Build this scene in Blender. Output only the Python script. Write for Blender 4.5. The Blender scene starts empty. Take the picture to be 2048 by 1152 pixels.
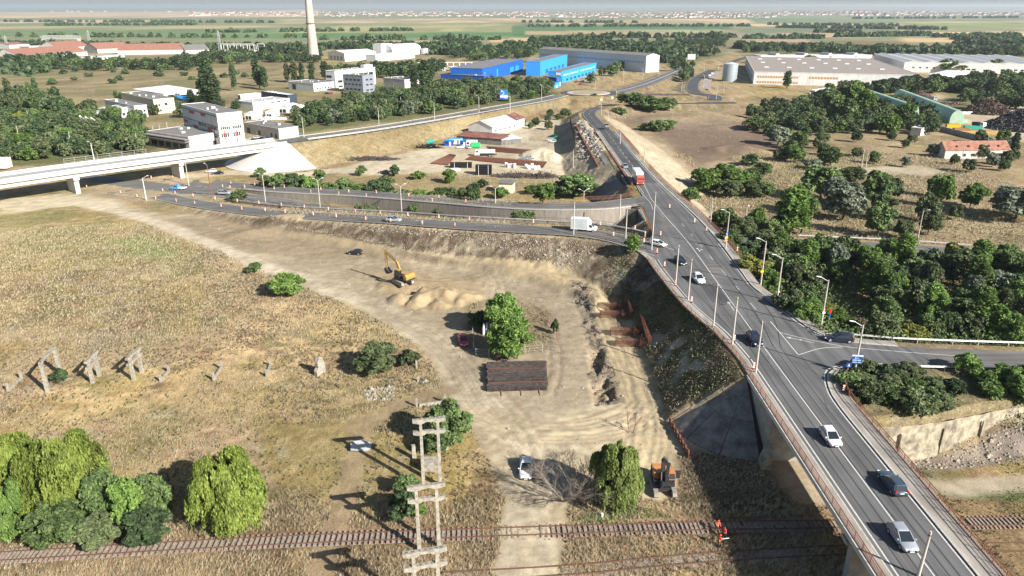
import bpy, math, random
import numpy as np
from mathutils import Vector, Matrix
R = math.radians
random.seed(7)
sc = bpy.context.scene
# ---------------------------------------------------------------- camera, sky, sun, exposure
HCAM = 62.0; FPX = 1450.0; PITCH = math.atan2(560, FPX)
SP, CP = math.sin(PITCH), math.cos(PITCH)
cam = bpy.data.cameras.new('camera'); camo = bpy.data.objects.new('camera', cam)
sc.collection.objects.link(camo); sc.camera = camo
camo.location = (0, 0, HCAM); camo.rotation_euler = (math.pi/2 - PITCH, 0, 0)
cam.sensor_width = 36; cam.lens = 36 * FPX / 2048; cam.clip_start = 1; cam.clip_end = 60000
SUN_EL, SUN_AZ = R(30), R(130.5)          # azimuth measured from +Y towards +X
sd = Vector((math.sin(SUN_AZ)*math.cos(SUN_EL), math.cos(SUN_AZ)*math.cos(SUN_EL), math.sin(SUN_EL)))
w = bpy.data.worlds.new('World'); sc.world = w; w.use_nodes = True
nt = w.node_tree; nt.nodes.clear()
sky = nt.nodes.new('ShaderNodeTexSky'); sky.sky_type = 'NISHITA'; sky.sun_disc = False
sky.sun_elevation = SUN_EL; sky.sun_rotation = SUN_AZ
sky.air_density = 1.0; sky.dust_density = 1.2; sky.ozone_density = 2.0
bg = nt.nodes.new('ShaderNodeBackground'); bg.inputs[1].default_value = 0.052
wo = nt.nodes.new('ShaderNodeOutputWorld')
nt.links.new(sky.outputs[0], bg.inputs[0]); nt.links.new(bg.outputs[0], wo.inputs[0])
sl = bpy.data.lights.new('sun', 'SUN'); sl.energy = 5.0; sl.angle = R(0.5); sl.color = (1, .95, .87)
so = bpy.data.objects.new('sun', sl); sc.collection.objects.link(so)
so.rotation_euler = sd.to_track_quat('Z', 'Y').to_euler()
sc.view_settings.view_transform = 'Standard'; sc.view_settings.look = 'None'
sc.view_settings.exposure = 1.12; sc.view_settings.gamma = 1
sc.cycles.max_bounces = 5; sc.cycles.diffuse_bounces = 2; sc.cycles.transparent_max_bounces = 6
sc.cycles.volume_bounces = 0; sc.cycles.use_denoising = True
# ---------------------------------------------------------------- helpers
def P(x, y, z=0.0):                        # where a spot of the ground (height z) seen in the photo stands
    a = (x-1024)/FPX; b = (y-576)/FPX
    t = (HCAM-z)/(SP+b*CP)
    return Vector((a*t, t*(CP-b*SP), z))
def HT(base, ytop, z=0.0):                 # height of something that stands at pixel base and reaches row ytop
    Y = P(base[0], base[1], z).y; b = (ytop-576)/FPX
    return HCAM - Y/(CP-b*SP)*(SP+b*CP) - z
MATS = {}
def mat(name, col, rough=.8, metal=0., var=.12, scale=3., bump=0., detail=4, col2=None, mixs=.5, spec=.3, coat=0., two=False, streak=0.):
    if name in MATS: return MATS[name]
    m = bpy.data.materials.new(name); m.use_nodes = True; n = m.node_tree.nodes; l = m.node_tree.links
    b = n['Principled BSDF']; b.inputs['Roughness'].default_value = rough; b.inputs['Metallic'].default_value = metal
    b.inputs['Specular IOR Level'].default_value = spec
    if coat: b.inputs['Coat Weight'].default_value = coat; b.inputs['Coat Roughness'].default_value = .08
    b.inputs['Base Color'].default_value = (*col, 1)
    if var > 0:
        tc = n.new('ShaderNodeNewGeometry'); nz = n.new('ShaderNodeTexNoise'); nz.inputs['Scale'].default_value = scale
        nz.inputs['Detail'].default_value = detail; nz.inputs['Roughness'].default_value = .65
        vec = tc.outputs['Position']
        if streak:
            mp = n.new('ShaderNodeMapping'); mp.inputs['Scale'].default_value = (1, 1, streak); l.new(vec, mp.inputs[0]); vec = mp.outputs[0]
        l.new(vec, nz.inputs['Vector'])
        rp = n.new('ShaderNodeValToRGB'); l.new(nz.outputs[0], rp.inputs[0])
        c2 = col2 or tuple(min(1, c*(1+var)) for c in col); c1 = tuple(c*(1-var) for c in col)
        rp.color_ramp.elements[0].position = .5-mixs*.4; rp.color_ramp.elements[0].color = (*c1, 1)
        rp.color_ramp.elements[1].position = .5+mixs*.4; rp.color_ramp.elements[1].color = (*c2, 1)
        l.new(rp.outputs[0], b.inputs['Base Color'])
        if bump:
            bp = n.new('ShaderNodeBump'); bp.inputs['Strength'].default_value = bump; bp.inputs['Distance'].default_value = .1
            l.new(nz.outputs[0], bp.inputs['Height']); l.new(bp.outputs[0], b.inputs['Normal'])
    MATS[name] = m; return m
def link(o, parent=None):
    sc.collection.objects.link(o)
    if parent is not None: o.parent = parent
    return o
class MB:
    """collects shapes and links them as one mesh object"""
    def __init__(s): s.v = []; s.f = []; s.m = []; s.T = None; s.mi = 0
    def add(s, vs, fs):
        k = len(s.v)
        for p in vs:
            p = Vector(p); s.v.append(s.T @ p if s.T is not None else p)
        for f in fs: s.f.append([i+k for i in f]); s.m.append(s.mi)
        return s
    def box(s, c, d, rz=0, rx=0, ry=0, taper=1.0):
        x, y, z = d[0]/2, d[1]/2, d[2]/2
        vs = [(-x,-y,-z),(x,-y,-z),(x,y,-z),(-x,y,-z),(-x*taper,-y*taper,z),(x*taper,-y*taper,z),(x*taper,y*taper,z),(-x*taper,y*taper,z)]
        M = Matrix.Translation(Vector(c)) @ Matrix.Rotation(rz,4,'Z') @ Matrix.Rotation(ry,4,'Y') @ Matrix.Rotation(rx,4,'X')
        return s.add([M @ Vector(v) for v in vs], [(0,3,2,1),(4,5,6,7),(0,1,5,4),(1,2,6,5),(2,3,7,6),(3,0,4,7)])
    def tube(s, a, b, r0, r1=None, n=8, cap=True):
        a, b = Vector(a), Vector(b); r1 = r0 if r1 is None else r1
        q = (b-a).to_track_quat('Z', 'Y').to_matrix()
        vs = [a + q @ Vector((r0*math.cos(2*math.pi*i/n), r0*math.sin(2*math.pi*i/n), 0)) for i in range(n)]
        vs += [b + q @ Vector((r1*math.cos(2*math.pi*i/n), r1*math.sin(2*math.pi*i/n), 0)) for i in range(n)]
        fs = [(i, (i+1) % n, n+(i+1) % n, n+i) for i in range(n)]
        if cap: fs += [tuple(range(n))[::-1], tuple(range(n, 2*n))]
        return s.add(vs, fs)
    def bar(s, a, b, w, h=None):            # rectangular bar between two points, w sideways, h vertical
        a, b = Vector(a), Vector(b); h = w if h is None else h; d = b-a; L = d.length
        if L < 1e-6: return s
        d.normalize(); up = Vector((0,0,1)) if abs(d.z) < .95 else Vector((0,1,0))
        sx = d.cross(up).normalized()*w/2; u = sx.cross(d).normalized()*h/2
        vs = [a-sx-u, a+sx-u, a+sx+u, a-sx+u, b-sx-u, b+sx-u, b+sx+u, b-sx+u]
        return s.add(vs, [(0,3,2,1)[::-1],(4,5,6,7)[::-1],(0,1,5,4)[::-1],(1,2,6,5)[::-1],(2,3,7,6)[::-1],(3,0,4,7)[::-1]])
    def prism(s, pts, z0, z1):              # vertical prism over an outline of (x, y)
        n = len(pts)
        vs = [(p[0], p[1], z0) for p in pts] + [(p[0], p[1], z1) for p in pts]
        return s.add(vs, [tuple(range(n))[::-1], tuple(range(n, 2*n))] + [(i, (i+1) % n, n+(i+1) % n, n+i) for i in range(n)])
    def side(s, pts, y0, y1):               # outline in (x, z), thickness along y
        n = len(pts)
        vs = [(p[0], y0, p[1]) for p in pts] + [(p[0], y1, p[1]) for p in pts]
        return s.add(vs, [tuple(range(n)), tuple(range(n, 2*n))[::-1]] + [(i, n+i, n+(i+1) % n, (i+1) % n) for i in range(n)])
    def loft(s, rings, close=True, caps=True):
        n = len(rings[0]); vs = [p for r in rings for p in r]; fs = []
        for k in range(len(rings)-1):
            for i in range(n if close else n-1):
                j = (i+1) % n; fs.append((k*n+i, k*n+j, (k+1)*n+j, (k+1)*n+i))
        if caps: fs += [tuple(range(n))[::-1], tuple((len(rings)-1)*n+i for i in range(n))]
        return s.add(vs, fs)
    def build(s, name, mats, parent=None, smooth=False, **kw):
        me = bpy.data.meshes.new(name); me.from_pydata([tuple(p) for p in s.v], [], s.f)
        if not isinstance(mats, (list, tuple)): mats = [mats]
        for m in mats: me.materials.append(m)
        if len(mats) > 1: me.polygons.foreach_set('material_index', s.m)
        if smooth:
            me.polygons.foreach_set('use_smooth', [True]*len(me.polygons))
            try: me.set_sharp_from_angle(angle=R(40))
            except Exception: pass
        me.update()
        o = bpy.data.objects.new(name, me); link(o, parent)
        return tag(o, **kw)
def tag(o, label=None, cat=None, group=None, kind=None):
    for k, v in (('label', label), ('category', cat), ('group', group), ('kind', kind)):
        if v: o[k] = v
    return o
def thing(name, label, cat, loc=(0,0,0), rz=0, group=None):
    o = bpy.data.objects.new(name, None); o.empty_display_size = .2; link(o)
    o.location = loc; o.rotation_euler = (0, 0, rz)
    return tag(o, label, cat, group)
def dup(root, loc=None, rz=None, label=None, group=None, scale=None, swap=None):
    def cp(o, par):
        c = o.copy(); link(c, par)
        if swap and c.data is not None and o.data.materials and o.data.materials[0] and o.data.materials[0].name in swap:
            c.data = RECOL(o.data, swap)
        for ch in KIDS.get(o.name, o.children): cp(ch, c)
        return c
    r = cp(root, None)
    if loc is not None: r.location = loc
    if rz is not None: r.rotation_euler = (0, 0, rz)
    if scale is not None: r.scale = scale if hasattr(scale, '__len__') else (scale,)*3
    if label: r['label'] = label
    if group: r['group'] = group
    return r
KIDS = {}
def kids(o):                                 # remembers the children so that copying stays fast
    KIDS[o.name] = tuple(o.children)
    for c in KIDS[o.name]: kids(c)
_rc = {}
def RECOL(me, swap):
    key = (me.name, swap[me.materials[0].name].name)
    if key not in _rc:
        d = me.copy(); d.materials[0] = swap[me.materials[0].name]; _rc[key] = d
    return _rc[key]
ORD = 'first second third fourth fifth sixth seventh eighth ninth tenth eleventh twelfth thirteenth fourteenth fifteenth sixteenth seventeenth eighteenth nineteenth twentieth'.split()
ORD += ['twenty-'+o for o in ORD[:9]] + ['thirtieth'] + ['thirty-'+o for o in ORD[:9]] + ['fortieth']
def npmesh(name, V, F, mats, parent=None, smooth=False, attrs=None, **kw):
    """V (n,3), F (m,k) arrays straight into a mesh"""
    me = bpy.data.meshes.new(name); n, (m, k) = len(V), F.shape
    me.vertices.add(n); me.vertices.foreach_set('co', np.ascontiguousarray(V, np.float32).ravel())
    me.loops.add(m*k); me.loops.foreach_set('vertex_index', np.ascontiguousarray(F, np.int32).ravel())
    me.polygons.add(m); me.polygons.foreach_set('loop_start', np.arange(0, m*k, k, dtype=np.int32))
    try: me.polygons.foreach_set('loop_total', np.full(m, k, np.int32))
    except Exception: pass
    me.polygons.foreach_set('use_smooth', np.full(m, smooth))
    for m_ in (mats if isinstance(mats, (list, tuple)) else [mats]): me.materials.append(m_)
    for an, (typ, arr) in (attrs or {}).items():
        a = me.attributes.new(an, typ, 'POINT')
        a.data.foreach_set('color' if 'COLOR' in typ else 'value', np.ascontiguousarray(arr, np.float32).ravel())
    me.update(calc_edges=True); me.validate()
    o = bpy.data.objects.new(name, me); link(o, parent)
    return tag(o, **kw)
# numpy value noise
_rng = np.random.default_rng(3); _T = _rng.random((256, 256))
def vnoise(x, y):
    xi = np.floor(x).astype(int); yi = np.floor(y).astype(int); fx = x-xi; fy = y-yi
    fx = fx*fx*(3-2*fx); fy = fy*fy*(3-2*fy); a = xi & 255; b = yi & 255; a1 = (a+1) & 255; b1 = (b+1) & 255
    return (_T[a,b]*(1-fx)+_T[a1,b]*fx)*(1-fy)+(_T[a,b1]*(1-fx)+_T[a1,b1]*fx)*fy
def fbm(x, y, s, o=4, seed=0):
    r = 0; amp = 1; tot = 0; x = x/s+seed*17.3; y = y/s+seed*9.1
    for _ in range(o):
        r = r+amp*vnoise(x, y); tot += amp; amp *= .5; x = x*2.03+5.1; y = y*2.03+1.7
    return r/tot
def sstep(a, b, x):
    t = np.clip((x-a)/(b-a), 0, 1); return t*t*(3-2*t)
def cat_rom(pts, step=2.0):
    """smooth resampling of a list of Vectors"""
    p = [Vector(q) for q in pts]
    if len(p) < 3:
        L = (p[1]-p[0]).length; n = max(1, int(L/step)); return [p[0].lerp(p[1], i/n) for i in range(n+1)]
    e = [p[0]*2-p[1]] + p + [p[-1]*2-p[-2]]; out = []
    for i in range(1, len(e)-2):
        a, b, c, d = e[i-1:i+3]; n = max(1, int((c-b).length/step))
        for k in range(n):
            t = k/n; out.append(.5*((2*b)+(c-a)*t+(2*a-5*b+4*c-d)*t*t+(3*b-a-3*c+d)*t**3))
    out.append(p[-1]); return out
def offset(pl, d):
    out = []
    for i, q in enumerate(pl):
        t = pl[min(i+1, len(pl)-1)]-pl[max(i-1, 0)]; t.z = 0; t.normalize()
        out.append(q + Vector((t.y, -t.x, 0))*d)      # d > 0: to the driver's right
    return out
def ribbon(pl, d0, d1, dz=0.0):
    a, b = offset(pl, d0), offset(pl, d1); n = len(pl)
    V = [p+Vector((0,0,dz)) for p in a]+[p+Vector((0,0,dz)) for p in b]
    return V, [(i, n+i, n+i+1, i+1) for i in range(n-1)]
def strip(name, pl, d0, d1, m, dz=0.0, **kw):
    b = MB(); b.add(*ribbon(pl, d0, d1, dz)); return b.build(name, m, **kw)
def seg_dist(X, Y, pts):
    """distance to a polyline, the height along it and on which side"""
    best = np.full(X.shape, 1e9); zz = np.zeros(X.shape); sd_ = np.zeros(X.shape)
    for a, b in zip(pts[:-1], pts[1:]):
        dx, dy = b[0]-a[0], b[1]-a[1]; L2 = dx*dx+dy*dy+1e-9
        t = np.clip(((X-a[0])*dx+(Y-a[1])*dy)/L2, 0, 1); ex = X-a[0]-t*dx; ey = Y-a[1]-t*dy
        d = np.hypot(ex, ey); k = d < best
        best = np.where(k, d, best); zz = np.where(k, a[2]+t*(b[2]-a[2]), zz); sd_ = np.where(k, np.sign(ex*dy-ey*dx), sd_)
    return best, zz, sd_
def in_poly(X, Y, pts):
    ins = np.zeros(X.shape, bool); n = len(pts)
    for i in range(n):
        x0, y0 = pts[i][0], pts[i][1]; x1, y1 = pts[(i+1) % n][0], pts[(i+1) % n][1]
        c = ((y0 > Y) != (y1 > Y)) & (X < (x1-x0)*(Y-y0)/((y1-y0) if y1 != y0 else 1e-9)+x0); ins ^= c
    return ins
def near_box(X, Y, pts, pad):
    xs = [p[0] for p in pts]; ys = [p[1] for p in pts]
    return (X > min(xs)-pad) & (X < max(xs)+pad) & (Y > min(ys)-pad) & (Y < max(ys)+pad)
def pmask(X, Y, pts, soft=1.0):
    """soft membership of a polygon"""
    out = np.zeros(X.shape); k = near_box(X, Y, pts, soft*2)
    if not k.any(): return out
    x, y = X[k], Y[k]; d, _, _ = seg_dist(x, y, [(p[0], p[1], 0) for p in pts]+[(pts[0][0], pts[0][1], 0)])
    out[k] = sstep(-soft, soft, np.where(in_poly(x, y, pts), d, -d)); return out
def lmask(X, Y, pts, w, soft=1.0):
    out = np.zeros(X.shape); k = near_box(X, Y, pts, w+soft*2)
    if k.any(): out[k] = 1-sstep(w-soft, w+soft, seg_dist(X[k], Y[k], pts)[0])
    return out
def PP(*pts, z=0.0): return [P(x, y, z) for x, y in pts]
# ---------------------------------------------------------------- road lines (pixel of the photo + height above the plain)
def PX(*q): return [P(*t) for t in q]
V3 = Vector
MAIN = [V3((43,30,8)), V3((43,100,8)), V3((43,170,8)), V3((44,230,8)), V3((44,300,8)), V3((44,345,7.6)), V3((43.5,395,6.2)), V3((45,430,5)), V3((54,462,4)), V3((75,482,3)), V3((110,495,3)), V3((150,498,3))]
LRAMP = PX((200,372,0),(300,388,0),(400,408,1),(520,424,2.3),(640,432,3.6),(780,440,5),(900,449,6.5),(1050,458,7.5),(1150,464,8),(1230,475,8)) + [V3((36,163,8))]
URAMP = PX((330,365,0),(450,368,0),(560,378,1.5),(700,385,3),(800,392,4.2),(900,400,5.4),(1000,408,6.6),(1100,412,7.5),(1200,410,8)) + [V3((38,213,8))]
MID = [V3(p) for p in ((-170,283,0),(-134,266,0),(-108,256,0),(-82,244,0),(-55,230,0),(-28,215,0),(0,203,0),(25,198,0),(45,197,0),(64,198,0),(82,196,0),(117.5,189.5,0),(150,176,0),(230,130,0))]
RRAMP = [V3((47,121,8)), V3((56,110.5,8)), V3((68,108,8)), V3((86,106.5,8)), V3((110,105,7.5)), V3((160,104,6)), V3((260,108,3))]
FLY = PX((-330,403,8.3),(-160,380,8.3),(0,358,8.3),(140,338.5,8.3),(350,311,8.3),(560,284,8.3),(700,266,7.5),(800,251,6.5),(900,234,5.5),(1000,216,4.5),(1080,202,3.5),(1122,192,3))
RB = V3((57, 556, 3)); RBR = 21
NEXIT = PX((1232,184,3),(1290,168,3),(1340,148,2),(1385,128,1)) 
EEXIT = PX((1232,190,3),(1300,189,3),(1380,189,3))
EROAD = PX((1430,200,3),(1428,192,3),(1392,185,3),(1385,172,2.5),(1395,157,1.5),(1425,140,0),(1470,122,0),(1500,112,0))
_raised = [  # line, half width left / right, run per rise left / right
    ([V3((43,101,8)),MAIN[2],V3((44,232,8))], 6.6, 7.2, 1.5, 1.7), ([V3((44,262,8))]+MAIN[4:], 6.6, 7.2, 2.1, 2.6), (LRAMP, 7.0, 5.0, .05, 1.6), (URAMP, 4.6, 3.7, 1.4, .05), (RRAMP, 6, 6.5, 1.6, 1.5),
    (FLY[5:], 6.3, 6.3, 2.0, 2.0), (NEXIT, 9, 9, 2.5, 2.5), (EEXIT, 6, 6, 2.5, 2.5), (EROAD, 8, 8, 3, 3)]
def axis(lo, a, b, hi, s, g1, cap=600):
    r = [a]
    while r[-1] < b: r.append(r[-1]+s)
    up = [r[-1]]; 
    while up[-1] < hi: d = up[-1]-b; up.append(up[-1]+s+g1*min(d, 250)+max(0, d-250)*.045)
    dn = [a]
    while dn[-1] > lo: d = a-dn[-1]; dn.append(dn[-1]-s-g1*min(d, 250)-max(0, d-250)*.045)
    return np.array(dn[::-1][:-1]+r+up[1:])
gx = axis(-16000, -25, 46, 17000, .4, .013); gy = axis(-60, 72, 142, 26000, .4, .0095)
X, Y = np.meshgrid(gx, gy); X = X.ravel(); Y = Y.ravel()
far_ = sstep(150, 900, np.hypot(X, Y))
wamp = .8+far_*6
WX = X+(fbm(X, Y, 6, 3, 1)-.5)*wamp*2.6; WY = Y+(fbm(X, Y, 6, 3, 2)-.5)*wamp*2.6
def col(r, g, b, k=.66): return np.array([((c/255+.055)/1.055)**2.4*k for c in (r, g, b)])
Z = (fbm(X, Y, 25, 3, 4)-.5)*.5+(fbm(X, Y, 3, 3, 5)-.5)*.22
Z = Z*(1-far_)
near = Y < 1200
def sub(fn, *a): return fn(X, Y, *a)
emb = np.zeros(X.shape)                                    # how far above the plain the road embankments lift the ground
gs = np.maximum(.5, np.hypot(X, Y)*.009)
RAISE = []
def raise_line(line, wl, wr, ml, mr):
    global Z, emb
    k = near_box(X, Y, line, 60) & near; x, y = X[k], Y[k]
    d, z, s = seg_dist(x, y, line)
    wd = np.where(s < 0, wl, wr); m = np.where(s < 0, ml, mr)
    over = np.maximum(0, d-wd); rough = (fbm(x, y, 2.2, 4, 8)-.5)*np.clip(over*.25, 0, 1.1)*(m > .5)
    c = np.where((line[0].x > 42) & (line[0].y == 101) & (y < 101), -9, z-.14-.03*gs[k]-over/m)+rough*np.clip((z-over/m), 0, 1)
    e = emb[k]; zz = Z[k]; up = c > zz; zz = np.where(up, c, zz); Z[k] = zz; emb[k] = np.maximum(e, np.where(up & (over > .2), 1, 0)*np.clip(c, 0, 1))
for r_ in _raised: raise_line(*r_)
d_, _, _ = seg_dist(X, Y, [RB, RB+V3((1,0,0))]); Z = np.maximum(Z, 2.9-np.maximum(0, d_-RBR-3)/4)
kk = pmask(X, Y, [P(1130,182,3), P(1235,178,3), P(1420,180,3), P(1450,200,3), P(1330,212,3), P(1215,212,3), P(1150,205,3)], 5); Z = np.maximum(Z, 2.7*kk)
# the plateau south of the curved ramp, behind its stone wall
WALLR = [V3((50.2,90,0)), V3((56,90,0)), V3((65,92,0)), V3((79,96.5,0)), V3((100,101,0)), V3((150,103,0))]
PLAT = [V3((50.0,108,0))]+[p+V3((0,.5,0)) for p in WALLR]+[V3((150,108,0))]
kk = pmask(X, Y, PLAT, .35); Z = np.maximum(Z, kk*(6.4+.9*fbm(X, Y, 4, 3, 11))*np.clip(1.1-(X-50)/190, .4, 1))
dc_ = np.hypot(X-36.9, Y-101); Z = np.where((X < 37.0) & (Y <= 101), np.maximum(Z, 7.5-dc_/1.5), Z)
# the opening under the main bridge and the underpass
flat0 = (Y < 100.6) & (X > 36.3) & (X < 50.0); Z = np.where(flat0, np.minimum(Z, .1), Z)
dm, _, _ = seg_dist(X, Y, MID[:11]); kk = (dm < 5.2) & (X > 30) & (X < 58); Z = np.where(kk, 0, Z)
dm, _, _ = seg_dist(X, Y, MID); kk = (dm < 4.6); Z = np.where(kk & (Z < 6), -.12, Z)
# earthworks
def hump(px, py, r, h, rx=1.0, rot=0.0, sharp=1.0):
    global Z
    c = P(px, py); k = (np.abs(X-c.x) < r*2.2*max(1, rx)) & (np.abs(Y-c.y) < r*2.2*max(1, rx)); dx = X[k]-c.x; dy = Y[k]-c.y
    u = dx*math.cos(rot)+dy*math.sin(rot); v = -dx*math.sin(rot)+dy*math.cos(rot)
    q = np.hypot(u/rx, v)/r; q = q*(1+.5*(fbm(X[k], Y[k], r*.5, 3, 21)-.5)); f = np.clip(1-q, 0, 1)**sharp*h
    Z[k] = Z[k]+f
humps = [(805,572,5,1.3,1.4,0,1),(862,597,3.6,2.3,1.7,.2,.9),(835,608,2.4,1.8,1.3,.6,.9),(905,590,3.4,1.8,1.6,.4,.9),(880,612,2.2,1.5,1.3,0,.9),(845,592,1.8,1.5,1,0,.9),(893,602,1.8,1.4,1,0,.9),(920,608,1.6,1.0,1,0,.9),(800,600,3,1.6,1,0,.8),(930,598,3,1.5,1.5,.5,.8),
         (1080,312,7,4.2,1.2,0,.7),(1105,318,5,3,1,0,.7),(560,455,6,1.0,1.6,.2,1),(505,468,5,1.3,1.5,0,1),
         (1340,212,9,2.5,2.2,0,.8),(1270,225,12,2.4,2.2,.3,.8),(1340,238,10,2.3,2.5,0,.8),(1420,235,12,2.5,2,0,.8),(1455,300,8,2.6,1.6,0,.7),(1500,305,7,2.4,1.4,0,.7),(1480,255,10,2.2,2.5,0,.8)]
for h_ in humps: hump(*h_)
UPPER = PX((470,440),(620,480),(760,505),(900,532),(1050,562),(1140,590),(1190,620),(1215,610),(1200,585),(1150,560),(1060,537),(1000,522),(900,502),(800,484),(700,468),(600,454),(520,440))
kU = pmask(X, Y, UPPER, 1.6); Z = np.maximum(Z, Z*(1-kU)+kU*(1.7+.1*fbm(X, Y, 2, 2, 3)))
BANK2 = PX((1142,575),(1162,620),(1172,660),(1182,700),(1182,760),(1196,814),(1238,800),(1236,760),(1212,700),(1194,645),(1176,580))
HOLE1 = PX((1180,728),(1183,690),(1204,695),(1206,720),(1195,748)); HOLE2 = PX((1183,770),(1212,760),(1228,790),(1215,800),(1192,808))
kB = pmask(WX, WY, BANK2, .8); Z = Z+kB*(-.15+1.9*(fbm(X, Y, 1.1, 4, 31)-.5))
for hl in (HOLE1, HOLE2): kH = pmask(X, Y, hl, .5); Z = Z-kH*1.3
Z += .17*pmask(X, Y, [V3((-3.6,60,0)), V3((-3.4,82,0)), V3((4.6,82,0)), V3((5.2,60,0))], .6)
Z += .12*(fbm(X, Y, 1.4, 3, 33)-.35)*(Y < 79)*(Y > 66)
# rough clods on dug ground, tyre ruts on the tracks
SITE = PX((60,395),(150,388),(240,405),(330,432),(450,420),(560,445),(700,462),(900,490),(1100,525),(1200,560),(1250,640),(1300,740),(1345,830),(1375,900),(1330,930),(1270,960),(1150,965),(1110,1152),(1000,1152),(1000,990),(960,900),(900,790),(880,700),(800,640),(640,585),(520,540),(330,455),(160,408),(0,425),(0,398))
kS = pmask(WX, WY, SITE, 1.2)
Z += kS*(fbm(X, Y, .9, 3, 41)-.5)*.16
T1 = PX((0,412),(150,405),(260,428),(400,478),(520,530),(640,572),(760,620),(850,672),(905,725),(960,800),(1010,850),(1060,900),(1075,960),(1050,1010),(1045,1152))
T2 = PX((905,690),(960,650),(1000,560),(900,520),(780,500),(640,470),(480,440),(380,418))
T3 = PX((640,1152),(700,950),(725,850),(800,810),(905,780))
T4 = PX((1270,960),(1300,850),(1270,760),(1230,690),(1195,600),(1175,560),(1080,520),(900,495),(700,465))
T5 = PX((960,830),(1060,862),(1180,862),(1270,840),(1300,810))
T6 = PX((450,365),(600,360),(760,330),(860,300),(960,265),(1050,250),(1120,240),(1140,215))
RUTM = np.zeros(X.shape)
def ruts(line, off, depth=.12, wd=.26):
    global Z, RUTM
    for s in (-off, off):
        o_ = offset(line, s); kR = lmask(X+(fbm(X, Y, 9, 2, 77)-.5)*1.5, Y, [(q.x, q.y, 0) for q in o_], wd, .22); Z = Z-kR*depth; RUTM = np.maximum(RUTM, kR)
T1s, T4s, T5s = cat_rom(T1[6:14], 4), cat_rom(T4, 4), cat_rom(T5, 3)
for ln, o_ in ((T1s, 1.0), (T1s, .2), (T4s, 1.0), (T4s, 2.2), (T5s, .9), (T5s, 2.0), (T5s, 3.0), (T1s, 1.9), (T4s, 3.2), (cat_rom(PX((1060,1000),(1080,900),(1040,830),(980,760),(940,700)), 4), 1.0), (cat_rom(PX((1330,870),(1310,820),(1250,815),(1180,840),(1080,850),(1000,820)), 3), 1.0), (cat_rom(PX((1290,930),(1275,860),(1285,800),(1255,700)), 3), 1.1), (cat_rom(PX((960,560),(1020,580),(1080,620),(1110,700),(1100,790)), 3), 1.0), (cat_rom(T2, 4), 1.0), (cat_rom(PX((640,520),(760,540),(870,560),(980,545)), 4), 1.0)): ruts(ln, o_)
# ---------------------------------------------------------------- what the ground is made of, zone by zone
n1 = fbm(X, Y, 22, 4, 50); n2 = fbm(X, Y, 7, 4, 51); n3 = fbm(X, Y, 60, 3, 52); n4 = fbm(X*1.0, Y*2.2, 3.2, 3, 53)
C = np.empty((len(X), 3)); rough = np.ones(X.shape)
def lay(m, c, r=None, tex=0.0):
    global C, rough
    m3 = m[:, None]; C = C*(1-m3)+np.asarray(c)*m3
    if r is not None: rough = rough*(1-m)+r*m
C[:] = col(190,166,130)
lay(sstep(.45,.62,n1), col(168,150,100)); lay(sstep(.52,.66,n2)*.75, col(176,144,112)); lay(sstep(.55,.7,n4)*.6, col(212,188,146))
lay(sstep(.6,.72,fbm(X,Y,9,4,54))*.6, col(140,136,92))
spk = fbm(X, Y, 1.3, 3, 57); lay(sstep(.5,.62,fbm(X,Y,6,5,55))*sstep(.45,.6,n3)*sstep(.42,.62,spk)*.7, col(150,142,136)); lay(sstep(.5,.6,fbm(X,Y,8,4,58))*sstep(.55,.7,spk)*.7, col(206,196,160)); lay(sstep(.52,.62,fbm(X,Y,5,4,59))*sstep(.5,.65,fbm(X,Y,.9,2,60))*.6, col(112,104,72))
lay(sstep(.56,.66,fbm(X,Y,10,4,63))*.55, col(196,172,112))
lay(pmask(WX, WY, PX((0,430),(120,418),(330,470),(470,545),(300,560),(100,520),(0,540)), 6)*sstep(.35,.6,n2)*.7, col(150,148,95))
lay(pmask(WX, WY, PX((215,480),(300,470),(355,500),(340,520),(260,515)), 3)*.7, col(130,150,80))
lay(pmask(WX, WY, PX((290,405),(330,405),(335,420),(300,425)), 1.5)*.7, col(110,140,80))
lay(pmask(WX, WY, PX((600,1000),(560,870),(700,800),(820,830),(800,1000),(700,1040)), 3)*.45, col(166,148,104))
lay(pmask(WX, WY, PX((0,1152),(0,1050),(560,1035),(1000,1020),(1400,1010),(1700,1000),(2048,980),(2048,1152)), 2)*.8, col(178,150,115))
lay(pmask(WX, WY, PX((0,1152),(0,1050),(560,1035),(1000,1020),(1400,1010),(1700,1000),(2048,980),(2048,1152)), 2)*sstep(.42,.62,n2)*.6, col(140,118,92))
lay(pmask(WX, WY, PX((540,600),(720,600),(880,660),(900,760),(700,850),(520,800),(420,700)), 6)*sstep(.42,.6,fbm(X,Y*1.8,3,4,64))*.8, col(226,196,146)); lay(pmask(WX, WY, PX((0,740),(300,690),(520,740),(480,820),(200,850),(0,850)), 5)*sstep(.45,.6,fbm(X,Y*1.5,4,4,65))*.7, col(222,192,144))
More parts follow.
